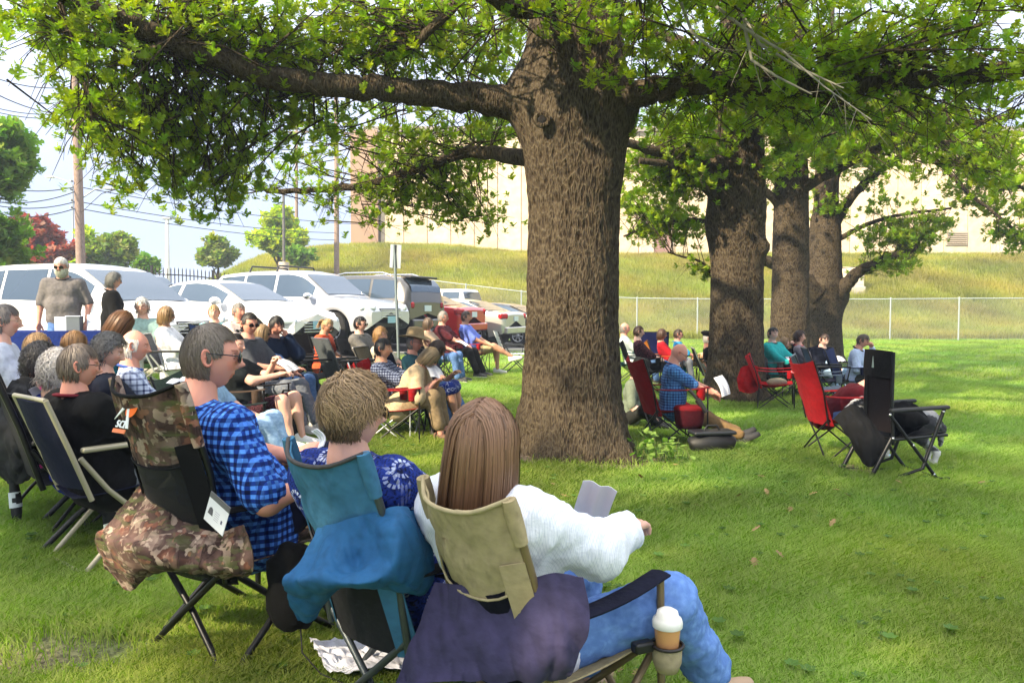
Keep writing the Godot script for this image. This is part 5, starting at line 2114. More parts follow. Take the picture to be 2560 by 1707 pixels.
# folding camp chair with crossed legs.  c: frame, seat, back, arm colours or materials
func camp_chair(label: String, where: Vector3, turn: float, c: Dictionary, group := "") -> Node3D:
	var s: float = c.get("s", 1.0)
	var high: float = c.get("high", 0.90)
	var w: float = c.get("w", 0.27)
	var t: float = c.get("tube", 0.0085)
	where = sunk(where)
	var t_leg := thing("camp_chair", label, "chair", where, deg_to_rad(turn), group)
	t_leg.scale = Vector3.ONE * s
	var fr: Material = c.get("frame", mat(Color(0.05, 0.05, 0.055), 0.4, 0.3))
	var seat: Material = c.seat
	var back: Material = c.get("back", seat)
	var tw: float = c.get("top_w", 1.0)
	var fz: float = c.get("front", 0.27)
	var key := "camp %s %s %s %s %s" % [high, w, t, tw, fz]
	if not cache.has(key):
		var d := {}
		var legs := []
		var fl := Vector3(w + 0.03, 0.0, fz)
		var fr_ := Vector3(-w - 0.03, 0.0, fz)
		var rl := Vector3(w + 0.02, 0.0, -0.27)
		var rr := Vector3(-w - 0.02, 0.0, -0.27)
		var sfl := Vector3(w, 0.42, 0.25)
		var sfr := Vector3(-w, 0.42, 0.25)
		var srl := Vector3(w - 0.02, 0.40, -0.24)
		var srr := Vector3(-w + 0.02, 0.40, -0.24)
		for q in [[fl, sfr], [fr_, sfl], [rl, srr], [rr, srl], [fl, srl], [rl, sfl], [fr_, srr], [rr, sfr]]:
			var mid: Vector3 = (q[0] + q[1]) * 0.5 + Vector3(0, 0, 0.012 * signf(q[1].x))
			legs.append(steel_tube([q[0] + Vector3(0, 0.005, 0), mid, q[1]], t))
		d.leg = legs
		var foot := MB.new()
		for i in 1:
			foot.lathe([[0.0, 0.035], [0.018, 0.034], [0.022, 0.006], [0.02, 0.0], [0.0, 0.0]], 10)
		d.foot = foot.mesh()
		d.feet = [fl, fr_, rl, rr]
		d.posts = [steel_tube([fl + Vector3(0.012, 0.01, 0), Vector3(w + 0.03, 0.63, fz)], t), steel_tube([fr_ + Vector3(-0.012, 0.01, 0), Vector3(-w - 0.03, 0.63, fz)], t)]
		d.backs = [steel_tube([srl + Vector3(0, -0.05, 0), Vector3(w * lerpf(1.0, tw, 0.5), high * 0.7, -0.30), Vector3((w + 0.01) * tw, high, -0.40)], t), steel_tube([srr + Vector3(0, -0.05, 0), Vector3(-w * lerpf(1.0, tw, 0.5), high * 0.7, -0.30), Vector3((-w - 0.01) * tw, high, -0.40)], t)]
		d.seat = MB.new().cloth([[srr + Vector3(0, 0, -0.01), Vector3(0, 0.33, -0.22), srl + Vector3(0, 0, -0.01)], [Vector3(-w + 0.02, 0.39, 0.0), Vector3(0, 0.335, 0.0), Vector3(w - 0.02, 0.39, 0.0)], [sfr, Vector3(0, 0.395, 0.26), sfl]], 12, 10, 0.005).mesh()
		var rows := []
		for k in 5:
			var v := k / 4.0
			var y := lerpf(0.34, high, v)
			var z := lerpf(-0.20, -0.40, v)
			var dip := 0.05 * v * v
			var e := (w + 0.005) * lerpf(1.0, tw, v)
			rows.append([Vector3(-e, y, z), Vector3(-e * 0.55, y - dip * 0.8, z - 0.055), Vector3(0, y - dip, z - 0.07), Vector3(e * 0.55, y - dip * 0.8, z - 0.055), Vector3(e, y, z)])
		d.back = MB.new().cloth(rows, 16, 14, 0.005, 0.012, 3, 6.0).mesh()
		d.rows = rows
		var arms := []
		for q in [1.0, -1.0]:
			var rws := []
			for k in 4:
				var v := k / 3.0
				var p := Vector3(q * (w + 0.02), lerpf(0.615, 0.63, v) - 0.02 * sin(PI * v), lerpf(-0.29, fz + 0.02, v))
				rws.append([p + Vector3(-0.035, 0, 0), p + Vector3(0, 0.006, 0), p + Vector3(0.035, 0, 0)])
			arms.append(MB.new().cloth(rws, 5, 10, 0.006).mesh())
		d.arms = arms
		var cup := MB.new()
		cup.lathe([[0.0, 0.0], [0.042, 0.004], [0.047, 0.12], [0.041, 0.118], [0.038, 0.012], [0.0, 0.01]], 14)
		d.cup = cup.mesh()
		cache[key] = d
	var d: Dictionary = cache[key]
	for m in d.leg:
		part("leg", m, fr, t_leg)
	for f in d.feet:
		part("foot_cap", d.foot, mat(Color(0.03, 0.03, 0.03), 0.7), t_leg, Transform3D(Basis(), f))
	for m in d.posts:
		part("arm_post", m, fr, t_leg)
	for m in d.backs:
		part("back_post", m, fr, t_leg)
	part("seat", d.seat, seat, t_leg)
	if c.has("band"):
		two_tone_back(t_leg, d.rows, w, c)
	else:
		part("backrest", d.back, back, t_leg)
	for m in d.arms:
		part("armrest", m, c.get("arm", seat), t_leg)
	if c.get("cup", true):
		part("cup_holder", d.cup, c.get("cup_mat", seat), t_leg, Transform3D(Basis(), Vector3(-w - 0.02 if c.get("cup_side", -1) < 0 else w + 0.02, 0.50, 0.20)))
	return t_leg


# a back with a scalloped band across the top, a darker net below and sleeves over the posts
func two_tone_back(root: Node3D, rows: Array, w: float, c: Dictionary) -> void:
	var band := []
	var net := []
	var pick := func(u: float, v: float) -> Vector3:
		var col := []
		for r in rows:
			col.append(MB.spline(r, u))
		return MB.spline(col, v)
	var dip: float = c.get("dip", 0.34)
	for k in 5:
		var b := []
		var n := []
		for i in 9:
			var u := i / 8.0
			var f := 0.92 - dip * (1.0 - pow(absf(u - 0.5) * 2.0, 2.2)) - 0.28
			b.append(pick.call(u, lerpf(f, 1.0, k / 4.0)) + Vector3(0, 0, 0.004))
			n.append(pick.call(lerpf(0.06, 0.94, u), lerpf(0.0, f + 0.02, k / 4.0)) + Vector3(0, 0, -0.004 + 0.012))
		band.append(b)
		net.append(n)
	part("backrest", MB.new().cloth(net, 18, 10, 0.004).mesh(), c.net, root)
	part("back_band", MB.new().cloth(band, 28, 16, 0.006, c.get("ripple", 0.016), 4, 5.0).mesh(), c.band, root)
	if c.has("trim"):
		var edge := []
		for i in 13:
			edge.append(pick.call(i / 12.0, 1.0))
		part("edge_trim", MB.new().tube(edge, 0.007, 6).mesh(), c.trim, root)
		var seam := []
		for i in 13:
			var u := i / 12.0
			seam.append(pick.call(u, 0.92 - dip * (1.0 - pow(absf(u - 0.5) * 2.0, 2.2)) - 0.28) + Vector3(0, 0, -0.004))
		part("seam", MB.new().tube(seam, 0.004, 5).mesh(), c.trim, root)
	for q in [-1.0, 1.0]:
		var pts := []
		for k in 5:
			pts.append(pick.call(0.5 + q * 0.5, lerpf(c.get("sleeve_from", 0.62), 1.0, k / 4.0)))
		part("post_sleeve", MB.new().tube(pts, [0.019, 0.022, 0.023, 0.023, 0.020], 10).mesh(), c.get("sleeve", c.band), root)
		var strip := []
		for k in 4:
			var v := k / 3.0 * 0.72
			strip.append([pick.call(0.5 + q * 0.5, v) + Vector3(0, 0, -0.006), pick.call(0.5 + q * 0.42, v) + Vector3(0, 0, -0.006), pick.call(0.5 + q * 0.33, v) + Vector3(0, 0, -0.006)])
		part("side_panel", MB.new().cloth(strip, 5, 10, 0.004).mesh(), c.get("side", c.band), root)


# folding armchair of bent tube: straight back, flat seat, hard arm pads
func tube_chair(label: String, where: Vector3, turn: float, c: Dictionary, group := "") -> Node3D:
	var s: float = c.get("s", 1.0)
	var high: float = c.get("high", 0.85)
	var w: float = c.get("w", 0.26)
	var t: float = c.get("tube", 0.011)
	where = sunk(where)
	var root := thing("folding_chair", label, "chair", where, deg_to_rad(turn), group)
	root.scale = Vector3.ONE * s
	var fr: Material = c.get("frame", mat(Color(0.06, 0.06, 0.065), 0.4, 0.4))
	var key := "tube %s %s %s" % [high, w, t]
	if not cache.has(key):
		var d := {"leg": [], "arm": [], "pad": []}
		for q in [1.0, -1.0]:
			var x: float = w * q
			d.leg.append(steel_tube([Vector3(x, 0.0, 0.27), Vector3(x, 0.20, 0.10), Vector3(x, 0.42, -0.12), Vector3(x, 0.60, -0.25)], t))
			d.leg.append(steel_tube([Vector3(x * 1.06, 0.0, -0.27), Vector3(x * 1.06, 0.22, -0.05), Vector3(x * 1.06, 0.43, 0.20), Vector3(x * 1.06, 0.63, 0.24)], t))
			d.arm.append(steel_tube([Vector3(x, 0.38, -0.20), Vector3(x, high * 0.72, -0.30), Vector3(x, high, -0.40)], t))
			var pm := MB.new()
			pm.box(Vector3(0.045, 0.028, 0.50), Transform3D(Basis(), Vector3(x * 1.06, 0.64, 0.0)), 0.012)
			d.pad.append(pm.mesh())
		d.bars = [steel_tube([Vector3(-w, 0.03, 0.26), Vector3(w, 0.03, 0.26)], t * 0.9), steel_tube([Vector3(-w, 0.03, -0.26), Vector3(w, 0.03, -0.26)], t * 0.9), steel_tube([Vector3(-w, high, -0.40), Vector3(w, high, -0.40)], t * 0.9), steel_tube([Vector3(-w, 0.42, 0.22), Vector3(w, 0.42, 0.22)], t * 0.9)]
		d.seat = MB.new().cloth([[Vector3(-w, 0.40, -0.22), Vector3(0, 0.365, -0.22), Vector3(w, 0.40, -0.22)], [Vector3(-w, 0.41, 0), Vector3(0, 0.365, 0), Vector3(w, 0.41, 0)], [Vector3(-w, 0.43, 0.23), Vector3(0, 0.42, 0.24), Vector3(w, 0.43, 0.23)]], 10, 8, 0.006).mesh()
		d.back = MB.new().cloth([[Vector3(-w, 0.44, -0.225), Vector3(0, 0.44, -0.26), Vector3(w, 0.44, -0.225)], [Vector3(-w, high * 0.75, -0.315), Vector3(0, high * 0.75, -0.35), Vector3(w, high * 0.75, -0.315)], [Vector3(-w, high - 0.005, -0.395), Vector3(0, high - 0.01, -0.415), Vector3(w, high - 0.005, -0.395)]], 12, 10, 0.008, 0.006, 5, 7.0).mesh()
		cache[key] = d
	var d: Dictionary = cache[key]
	for m in d.leg:
		part("leg", m, fr, root)
	for m in d.arm:
		part("back_post", m, fr, root)
	for m in d.bars:
		part("cross_bar", m, fr, root)
	for m in d.pad:
		part("armrest", m, c.get("arm", mat(Color(0.04, 0.04, 0.045), 0.6)), root)
	part("seat", d.seat, c.seat, root)
	part("backrest", d.back, c.get("back", c.seat), root)
	return root


# a chair under a low sitter stands a little deeper in the turf
func sunk(where: Vector3) -> Vector3:
	if where.distance_to(last_seat) < 0.25:
		where.y -= clampf(last_drop, 0.0, 0.09)
	return where


func make_people_and_chairs() -> void:
	var black := fabric(Color(0.055, 0.055, 0.062))
	var charcoal := fabric(Color(0.15, 0.15, 0.16))
	var grey := fabric(Color(0.36, 0.36, 0.37))
	var red := fabric(Color(0.56, 0.06, 0.09))
	var navy := fabric(Color(0.06, 0.075, 0.16))
	var denim := fabric(Color(0.36, 0.48, 0.66), cache.denim, 0.5)
	var dark_denim := fabric(Color(0.12, 0.18, 0.27), cache.denim, 0.5)
	var pale_denim := fabric(Color(0.66, 0.77, 0.86), cache.denim, 0.5)
	var grey_denim := fabric(Color(0.46, 0.47, 0.49), cache.denim, 0.5)
	var khaki := fabric(Color(0.62, 0.52, 0.38))
	var white := fabric(Color(0.86, 0.87, 0.90))
	var black_trousers := fabric(Color(0.05, 0.05, 0.06))
	var fair := lin(0.60, 0.34, 0.255)
	var ruddy := lin(0.58, 0.27, 0.195)
	var pale := lin(0.64, 0.41, 0.33)
	var tanned := lin(0.42, 0.22, 0.14)
	var grey_hair := Color(0.50, 0.48, 0.46)
	var white_hair := Color(0.80, 0.78, 0.76)
	var blond := Color(0.70, 0.55, 0.34)
	var brown := Color(0.26, 0.17, 0.11)
	var dark := Color(0.055, 0.045, 0.04)
	var silver_frame := mat(Color(0.72, 0.72, 0.70), 0.35, 0.7)

	# ================= the three in front
	var n1 := on(-1.104, -3.16)
	person("man in a blue gingham shirt and sunglasses seen from behind in the camouflage chair", n1, 142, {"fine": 2, "s": 1.090, "poke": 0.05, "hip": 0.406, "fat": 0.034, "lean": 23, "look": -32, "nod": 4, "top": fabric(Color(1, 1, 1), cache.gingham, 0.115, 0.9, 0.5), "low": navy, "sleeve": 0.88, "hem": 1.05, "loose": 0.008,
		"rf": Vector3(0.26, 0.60, 0.32), "rk": Vector3(-1.0, 0.35, 0.4), "rtoe": Vector3(0.6, -0.1, 0.6), "sole_col": Color(0.85, 0.85, 0.82), "rh": Vector3(-0.28, 0.60, 0.10), "lh": Vector3(0.06, 0.62, 0.30), "hands": "rest", "skin": ruddy, "hair": "crew", "hair_col": Color(0.40, 0.36, 0.32), "glasses": "sun", "lens_col": Color(0.05, 0.16, 0.15), "collar": fabric(Color(1, 1, 1), cache.gingham, 0.115, 0.9, 0.5), "shoe_col": Color(0.06, 0.06, 0.07), "wrinkle": 0.011})
	var camo := fabric(Color(0.92, 0.90, 0.90), cache.camo, 0.6, 0.95, 0.4)
	var mesh_black := StandardMaterial3D.new()
	mesh_black.albedo_color = Color(0.02, 0.021, 0.025, 0.80)
	mesh_black.transparency = BaseMaterial3D.TRANSPARENCY_ALPHA
	mesh_black.roughness = 0.9
	mesh_black.cull_mode = BaseMaterial3D.CULL_DISABLED
	var ch1 := camp_chair("camouflage camp chair with a black mesh back", n1 + Vector3(0.0, 0, 0.02), 147, {"s": 1.05, "high": 1.07, "w": 0.225, "top_w": 0.86, "tube": 0.0125, "seat": camo, "band": camo, "net": mesh_black, "trim": black, "side": black, "sleeve": camo, "sleeve_from": 0.7, "arm": black, "cup_mat": black, "dip": 0.04, "ripple": 0.012})
	chair_badge(ch1)
	var n2 := on(-0.447, -2.78)
	person("blonde short-haired woman in a navy patterned blouse sitting in the blue chair", n2, 150, {"fine": 2, "f": true, "s": 1.060, "hip": 0.334, "lean": 23, "look": -28, "nod": 2, "fat": 0.02, "top": fabric(Color(1, 1, 1), cache.floral, 0.30, 0.8, 0.4), "low": black_trousers, "sleeve": 0.95, "loose": 0.016,
		"skin": fair, "hair": "pixie", "hair_col": Color(0.60, 0.49, 0.35), "glasses": "sun", "lens_col": Color(0.10, 0.03, 0.02), "frame_col": Color(0.72, 0.58, 0.34), "shoe_col": Color(0.05, 0.05, 0.06), "lf": Vector3(0.02, 0.085, 0.42), "rf": Vector3(-0.10, 0.085, 0.46)})
	var sky_blue := fabric(Color(0.25, 0.45, 0.58))
	var gun := mat(Color(0.30, 0.32, 0.33), 0.38, 0.6)
	camp_chair("blue camp chair with a grey lower back and grey legs", n2 + Vector3(0.13, 0, 0.03), 138, {"top_w": 0.86, "dip": 0.14, "s": 1.06, "high": 0.99, "w": 0.22, "tube": 0.0125, "frame": gun, "seat": charcoal, "band": sky_blue, "net": charcoal, "trim": fabric(Color(0.30, 0.29, 0.29)), "side": sky_blue, "sleeve_from": 0.80, "arm": charcoal, "cup": false})
	var n3 := on(0.024, -2.46)
	person("woman with long straight brown hair in a white shirt and jeans", n3, 143, {"fine": 2, "f": true, "hip": 0.356, "s": 1.020, "lean": 22, "look": 14, "nod": 12, "top": fabric(Color(1, 1, 1), cache.stripes, 0.12, 0.85, 0.5), "low": fabric(Color(0.44, 0.58, 0.80), cache.denim, 0.5), "sleeve": 1.85, "loose": 0.013, "hem": 1.85,
		"rh": Vector3(-0.22, 0.66, 0.32), "lh": Vector3(0.02, 0.64, 0.34), "hands": "hold", "rf": Vector3(-0.42, 0.10, 0.58), "rk": Vector3(-0.5, 1.0, 0.3), "lf": Vector3(-0.02, 0.085, 0.36), "skin": fair, "hair": "long", "hair_col": Color(0.52, 0.38, 0.28), "shoe": "sandal", "shoe_col": Color(0.62, 0.52, 0.42), "wrinkle": 0.013})
	var tan := fabric(Color(0.66, 0.60, 0.46))
	var tan_tube := mat(Color(0.46, 0.39, 0.28), 0.4, 0.35)
	camp_chair("tan camp chair with brown tube legs and a purple cloth hung behind", n3 + Vector3(0.13, 0, 0.0), 134, {"front": 0.20, "top_w": 0.84, "dip": 0.12, "s": 1.02, "high": 0.965, "w": 0.215, "tube": 0.0125, "frame": tan_tube, "seat": tan, "band": tan, "net": fabric(Color(0.05, 0.05, 0.11)), "trim": fabric(Color(0.70, 0.64, 0.50)), "side": tan, "sleeve_from": 0.80, "arm": fabric(Color(0.06, 0.07, 0.15)), "cup": false})

	# ================= left rows, front
	var p := on(-2.197, -4.1)
	person("grey-haired man with glasses and a black jacket in the navy chair", p, 148, {"fine": 1, "s": 0.952, "look": -25, "top": fabric(Color(0.045, 0.045, 0.05)), "low": fabric(Color(0.42, 0.44, 0.45)), "sleeve": 1.95, "loose": 0.012, "skin": ruddy, "hair": "short", "hair_col": Color(0.42, 0.37, 0.33), "glasses": "clear", "wear": ["jacket", "trousers"], "collar": fabric(Color(0.42, 0.12, 0.16))})
	var cream := mat(Color(0.62, 0.59, 0.50), 0.45, 0.25)
	tube_chair("navy folding chair with cream tube frame", p + Vector3(0.06, 0, 0.0), 141, {"s": 1.0, "high": 0.90, "w": 0.2, "tube": 0.0135, "frame": cream, "seat": fabric(Color(0.06, 0.08, 0.18)), "arm": cream})
	p = on(-2.516, -4.45)
	person("white-haired woman in a royal blue jacket seen from behind", p, 148, {"fine": 1, "f": true, "hip": 0.395, "s": 0.928, "look": -10, "top": fabric(Color(0.05, 0.16, 0.62)), "low": black_trousers, "sleeve": 1.9, "skin": pale, "hair": "puff", "hair_col": Color(0.74, 0.71, 0.69), "wear": ["jacket", "trousers"]})
	tube_chair("black folding chair with a grey jacket over its back", p, 124, {"high": 1.0, "tube": 0.016, "seat": charcoal})
	p = on(-2.794, -4.75)
	person("woman with dark grey curls and a pink jacket at the left edge rows", p, 148, {"fine": 1, "f": true, "hip": 0.393, "s": 0.933, "look": -8, "top": fabric(Color(0.86, 0.16, 0.52)), "low": black_trousers, "sleeve": 1.9, "skin": fair, "hair": "curly", "hair_col": Color(0.235, 0.215, 0.21), "wear": ["jacket", "trousers"]})
	tube_chair("black folding chair under the woman in pink", p, 148, {"high": 0.86, "seat": black})
	p = on(-2.484, -4.95)
	person("woman with wavy grey hair and a dark navy jacket beside the bald man", p, 122, {"fine": 1, "f": true, "s": 0.961, "look": -15, "nod": 16, "top": fabric(Color(0.075, 0.10, 0.16)), "low": black_trousers, "sleeve": 1.9, "skin": fair, "hair": "curly", "hair_col": Color(0.38, 0.37, 0.36), "wear": ["jacket", "trousers"]})
	camp_chair("dark green camp chair under the grey-haired woman in navy", p, 122, {"seat": fabric(Color(0.07, 0.12, 0.12))})
	p = on(-2.616, -5.35)
	person("bald elderly man in a white and navy plaid shirt", p, 117, {"fine": 1, "s": 0.937, "lean": 6, "look": -6, "nod": 8, "top": fabric(Color(1, 1, 1), cache.plaid_white, 0.17), "low": dark_denim, "sleeve": 1.9, "skin": ruddy, "hair": "fringe", "hair_col": white_hair, "collar": fabric(Color(0.30, 0.42, 0.72)), "rh": Vector3(-0.08, 0.62, 0.36), "hands": "hold"})
	camp_chair("black camp chair under the bald man in plaid", p, 117, {"seat": black})
	p = on(-3.542, -5.95)
	person("blonde woman with feathered hair at the back of the left rows", p, 140, {"f": true, "hip": 0.373, "s": 0.927, "fine": 1, "look": 10, "top": fabric(Color(0.20, 0.22, 0.30)), "low": black_trousers, "skin": fair, "hair": "bob", "hair_col": Color(0.68, 0.53, 0.35)})
	camp_chair("black camp chair under the feathered blonde woman", p, 140, {"seat": black})
	p = on(-3.373, -6.15)
	person("woman with a straight golden brown bob in front of the blue table", p, 138, {"f": true, "hip": 0.383, "s": 0.926, "fine": 1, "look": 0, "top": fabric(Color(0.42, 0.30, 0.30)), "low": black_trousers, "skin": fair, "hair": "bob", "hair_col": Color(0.55, 0.40, 0.23)})
	camp_chair("grey camp chair under the woman with the golden bob", p, 138, {"seat": grey})
	p = on(-3.552, -5.45)
	person("grey-haired woman in a white jacket cut off by the left edge", p, 118, {"f": true, "s": 1.053, "fine": 1, "look": 0, "lean": 8, "top": fabric(Color(0.74, 0.77, 0.84)), "low": black_trousers, "sleeve": 1.9, "loose": 0.012, "skin": fair, "hair": "short", "hair_col": Color(0.42, 0.39, 0.38), "glasses": "clear", "frame_col": Color(0.6, 0.5, 0.4), "wear": ["jacket", "trousers"]})
	camp_chair("maroon camp chair at the left edge of the frame", p, 118, {"s": 1.08, "seat": fabric(Color(0.25, 0.03, 0.09))})
	p = on(-3.664, -6.75)
	person("woman with long light brown hair leaning forward in a teal top", p, 122, {"f": true, "s": 1.035, "fine": 1, "lean": -12, "nod": 30, "look": -10, "top": fabric(Color(0.05, 0.28, 0.33)), "low": fabric(Color(0.10, 0.10, 0.13)), "sleeve": 1.2, "skin": fair, "hair": "bob", "hair_col": Color(0.42, 0.28, 0.16)})
	camp_chair("red and black camp chair under the woman in teal", p, 122, {"seat": black, "back": red})

	# ================= beside the blue table
	p = on(-6.180, -10.6)
	person("white-bearded man standing in a grey polo shirt and jeans", p, 16, {"pose": "stand", "s": 1.039, "fat": 0.03, "look": -6, "nod": 12, "top": fabric(Color(0.43, 0.41, 0.41)), "low": denim, "sleeve": 0.95, "hem": 1.95, "skin": ruddy, "hair": "short", "hair_col": white_hair, "beard": Color(0.86, 0.84, 0.80), "glasses": "sun", "lh": Vector3(0.29, 0.86, 0.06), "rh": Vector3(-0.29, 0.84, 0.02), "fine": 1, "collar": fabric(Color(0.22, 0.21, 0.22))})
	p = on(-5.345, -10.3)
	person("grey-haired woman standing in a black hooded jacket", p, 124, {"pose": "stand", "f": true, "s": 0.920, "fat": 0.02, "look": 0, "top": fabric(Color(0.035, 0.035, 0.04)), "low": black_trousers, "sleeve": 1.9, "loose": 0.014, "skin": fair, "hair": "puff", "hair_col": Color(0.40, 0.40, 0.39), "glasses": "sun", "lh": Vector3(0.14, 1.0, 0.22), "rh": Vector3(-0.14, 1.0, 0.22), "fine": 1, "wear": ["jacket", "trousers"], "collar": fabric(Color(0.035, 0.035, 0.04))})
	p = on(-4.919, -10.3)
	person("white-haired woman in a pale mint top facing the camera", p, 34, {"f": true, "s": 1.018, "look": -20, "top": fabric(Color(0.55, 0.66, 0.64)), "low": white, "sleeve": 0.8, "skin": fair, "hair": "puff", "hair_col": Color(0.80, 0.79, 0.77), "glasses": "clear", "frame_col": Color(0.35, 0.15, 0.12)})
	camp_chair("grey lawn chair under the white-haired woman in mint", p, 34, {"seat": grey, "frame": silver_frame})
	p = on(-4.274, -9.8)
	person("woman with a blonde bob, white top and a dark shoulder strap", p, 98, {"f": true, "s": 0.991, "look": 10, "top": white, "low": white, "sleeve": 1.2, "skin": tanned, "hair": "bob", "hair_col": Color(0.56, 0.44, 0.29), "glasses": "sun", "hem": 1.3})
	tube_chair("light grey folding chair under the woman with the white top", p, 98, {"seat": grey, "frame": silver_frame})
	p = on(-4.129, -10.8)
	person("blond short-haired woman in an aqua cardigan looking at the camera", p, 40, {"f": true, "s": 0.966, "look": -22, "top": fabric(Color(0.55, 0.78, 0.78)), "low": white, "sleeve": 1.8, "skin": fair, "hair": "short", "hair_col": Color(0.66, 0.54, 0.36), "wear": ["cardigan", "trousers"]})
	camp_chair("blue camp chair under the woman in aqua", p, 40, {"seat": fabric(Color(0.12, 0.2, 0.36))})
	p = on(-3.773, -10.85)
	person("man in a white jacket over an orange shirt with a red lanyard", p, 55, {"s": 1.017, "look": 0, "top": fabric(Color(0.84, 0.76, 0.72)), "low": khaki, "sleeve": 1.8, "skin": ruddy, "hair": "short", "hair_col": grey_hair, "collar": fabric(Color(0.86, 0.32, 0.18)), "wear": ["jacket", "trousers"]})
	camp_chair("blue and grey camp chair under the man with the lanyard", p, 55, {"seat": grey})

	# ================= middle-left group
	p = on(-2.741, -8.2)
	person("man in sunglasses with a grey polo shirt and grey jeans", p, 78, {"s": 1.024, "fine": 1, "fat": 0.02, "look": -28, "nod": 10, "lean": 10, "top": fabric(Color(0.30, 0.31, 0.34)), "low": grey_denim, "sleeve": 0.95, "skin": ruddy, "hair": "crew", "hair_col": Color(0.16, 0.13, 0.11), "glasses": "sun", "collar": fabric(Color(0.30, 0.31, 0.34)), "rh": Vector3(-0.12, 0.66, 0.34), "lh": Vector3(0.06, 0.66, 0.34), "shoe_col": Color(0.66, 0.65, 0.63), "lf": Vector3(0.12, 0.085, 0.62), "rf": Vector3(-0.14, 0.085, 0.60)})
	camp_chair("black camp chair under the man in the grey polo shirt", p, 78, {"seat": black})
	p = on(-2.491, -7.25)
	person("dark-haired woman in patterned shorts with sunglasses pushed up on her head", p, 85, {"f": true, "hip": 0.366, "s": 0.931, "fine": 1, "look": -10, "top": fabric(Color(0.10, 0.12, 0.13)), "low": fabric(Color(1, 1, 1), cache.floral_dark, 0.2), "sleeve": 0.6, "hem": 0.8, "skin": fair, "hair": "pony", "hair_col": Color(0.10, 0.065, 0.05), "glasses": "sun", "glasses_up": true, "rh": Vector3(-0.06, 0.74, 0.34), "lh": Vector3(0.02, 0.86, 0.26), "hands": "hold", "shoe_col": Color(0.85, 0.85, 0.85), "sole_col": Color(0.9, 0.9, 0.9), "wear": ["shirt", "shorts"]})
	camp_chair("brown camp chair under the woman in patterned shorts", p, 85, {"seat": fabric(Color(0.30, 0.24, 0.20))})
	p = on(-2.280, -5.95)
	person("person in pale blue jeans and sandals hidden behind the gingham shirt man", p, 92, {"f": true, "hip": 0.327, "s": 0.924, "fine": 1, "look": 0, "top": fabric(Color(0.55, 0.68, 0.80)), "low": pale_denim, "sleeve": 0.8, "skin": fair, "hair": "bob", "hair_col": Color(0.30, 0.2, 0.13), "shoe": "sandal", "shoe_col": Color(0.5, 0.38, 0.28), "lf": Vector3(0.14, 0.085, 0.56), "rf": Vector3(-0.12, 0.085, 0.60)})
	camp_chair("grey-green camp chair under the person in pale jeans", p, 92, {"seat": fabric(Color(0.25, 0.30, 0.26))})
	p = on(-2.774, -8.85)
	person("woman with long ash blonde hair, sunglasses and a light blue top", p, 75, {"f": true, "hip": 0.413, "s": 0.920, "fine": 1, "look": 14, "top": fabric(Color(0.38, 0.55, 0.80)), "low": denim, "sleeve": 0.8, "skin": ruddy, "hair": "bob", "hair_col": Color(0.56, 0.46, 0.33), "glasses": "sun", "rh": Vector3(-0.1, 0.62, 0.3)})
	camp_chair("green camp chair under the woman in light blue", p, 75, {"seat": fabric(Color(0.14, 0.22, 0.16))})
	p = on(-2.838, -9.1)
	person("man with glasses in a dark blue jacket resting his chin on his hand", p, 72, {"s": 0.966, "fine": 1, "lean": -2, "nod": 14, "look": -26, "top": fabric(Color(0.07, 0.14, 0.25)), "low": dark_denim, "sleeve": 1.9, "loose": 0.012, "skin": ruddy, "hair": "side", "hair_col": Color(0.09, 0.065, 0.055), "glasses": "clear", "lh": Vector3(0.07, 0.98, 0.17), "rh": Vector3(-0.12, 0.62, 0.36), "lhand": "fist", "lpalm": Vector3(-0.2, 0, -1), "wear": ["jacket", "trousers"], "collar": fabric(Color(0.02, 0.02, 0.025)), "lf": Vector3(0.12, 0.085, 0.62), "rf": Vector3(-0.10, 0.085, 0.62)})
	camp_chair("black camp chair under the man in the dark blue jacket", p, 72, {"seat": black})
	p = on(-2.811, -11.4)
	person("blonde woman with a ponytail in an orange top reading", p, 78, {"f": true, "hip": 0.424, "s": 0.921, "lean": -2, "nod": 26, "look": -8, "top": fabric(Color(0.86, 0.34, 0.20)), "low": black_trousers, "sleeve": 0.7, "skin": tanned, "hair": "pony", "hair_col": Color(0.62, 0.52, 0.36), "glasses": "sun", "hands": "hold"})
	camp_chair("black camp chair under the woman in orange", p, 78, {"seat": black})
	p = on(-2.159, -11.5)
	person("young man with dark hair and sunglasses in a grey shirt", p, 72, {"s": 0.983, "look": 6, "top": fabric(Color(0.42, 0.41, 0.40)), "low": fabric(Color(0.10, 0.09, 0.12)), "sleeve": 0.95, "skin": fair, "hair": "short", "hair_col": Color(0.06, 0.045, 0.04), "glasses": "sun", "collar": fabric(Color(0.42, 0.41, 0.40))})
	camp_chair("dark camp chair under the young man in grey", p, 72, {"seat": charcoal})
	p = on(-1.688, -10.5)
	person("woman with short curly blond hair and glasses in a cream top", p, 80, {"f": true, "hip": 0.377, "s": 0.923, "look": 6, "top": fabric(Color(0.78, 0.74, 0.66)), "low": denim, "sleeve": 0.8, "skin": fair, "hair": "puff", "hair_col": Color(0.60, 0.46, 0.28), "glasses": "clear", "frame_col": Color(0.35, 0.08, 0.06)})
	tube_chair("olive grey folding chair under the woman in cream", p, 80, {"seat": fabric(Color(0.34, 0.33, 0.29))})
	tube_chair("empty black folding chair in front of the woman in orange", on(-2.52, -9.75), 126, {"s": 1.0, "high": 0.92, "w": 0.28, "seat": black, "back": black})
	tube_chair("empty grey folding chair with a mesh back beside the empty black one", on(-2.10, -9.9), 128, {"s": 1.0, "high": 0.92, "w": 0.25, "frame": mat(Color(0.35, 0.36, 0.37), 0.4, 0.5), "seat": fabric(Color(0.36, 0.36, 0.34)), "back": fabric(Color(0.30, 0.32, 0.33))})
	p = on(-1.272, -8.2)
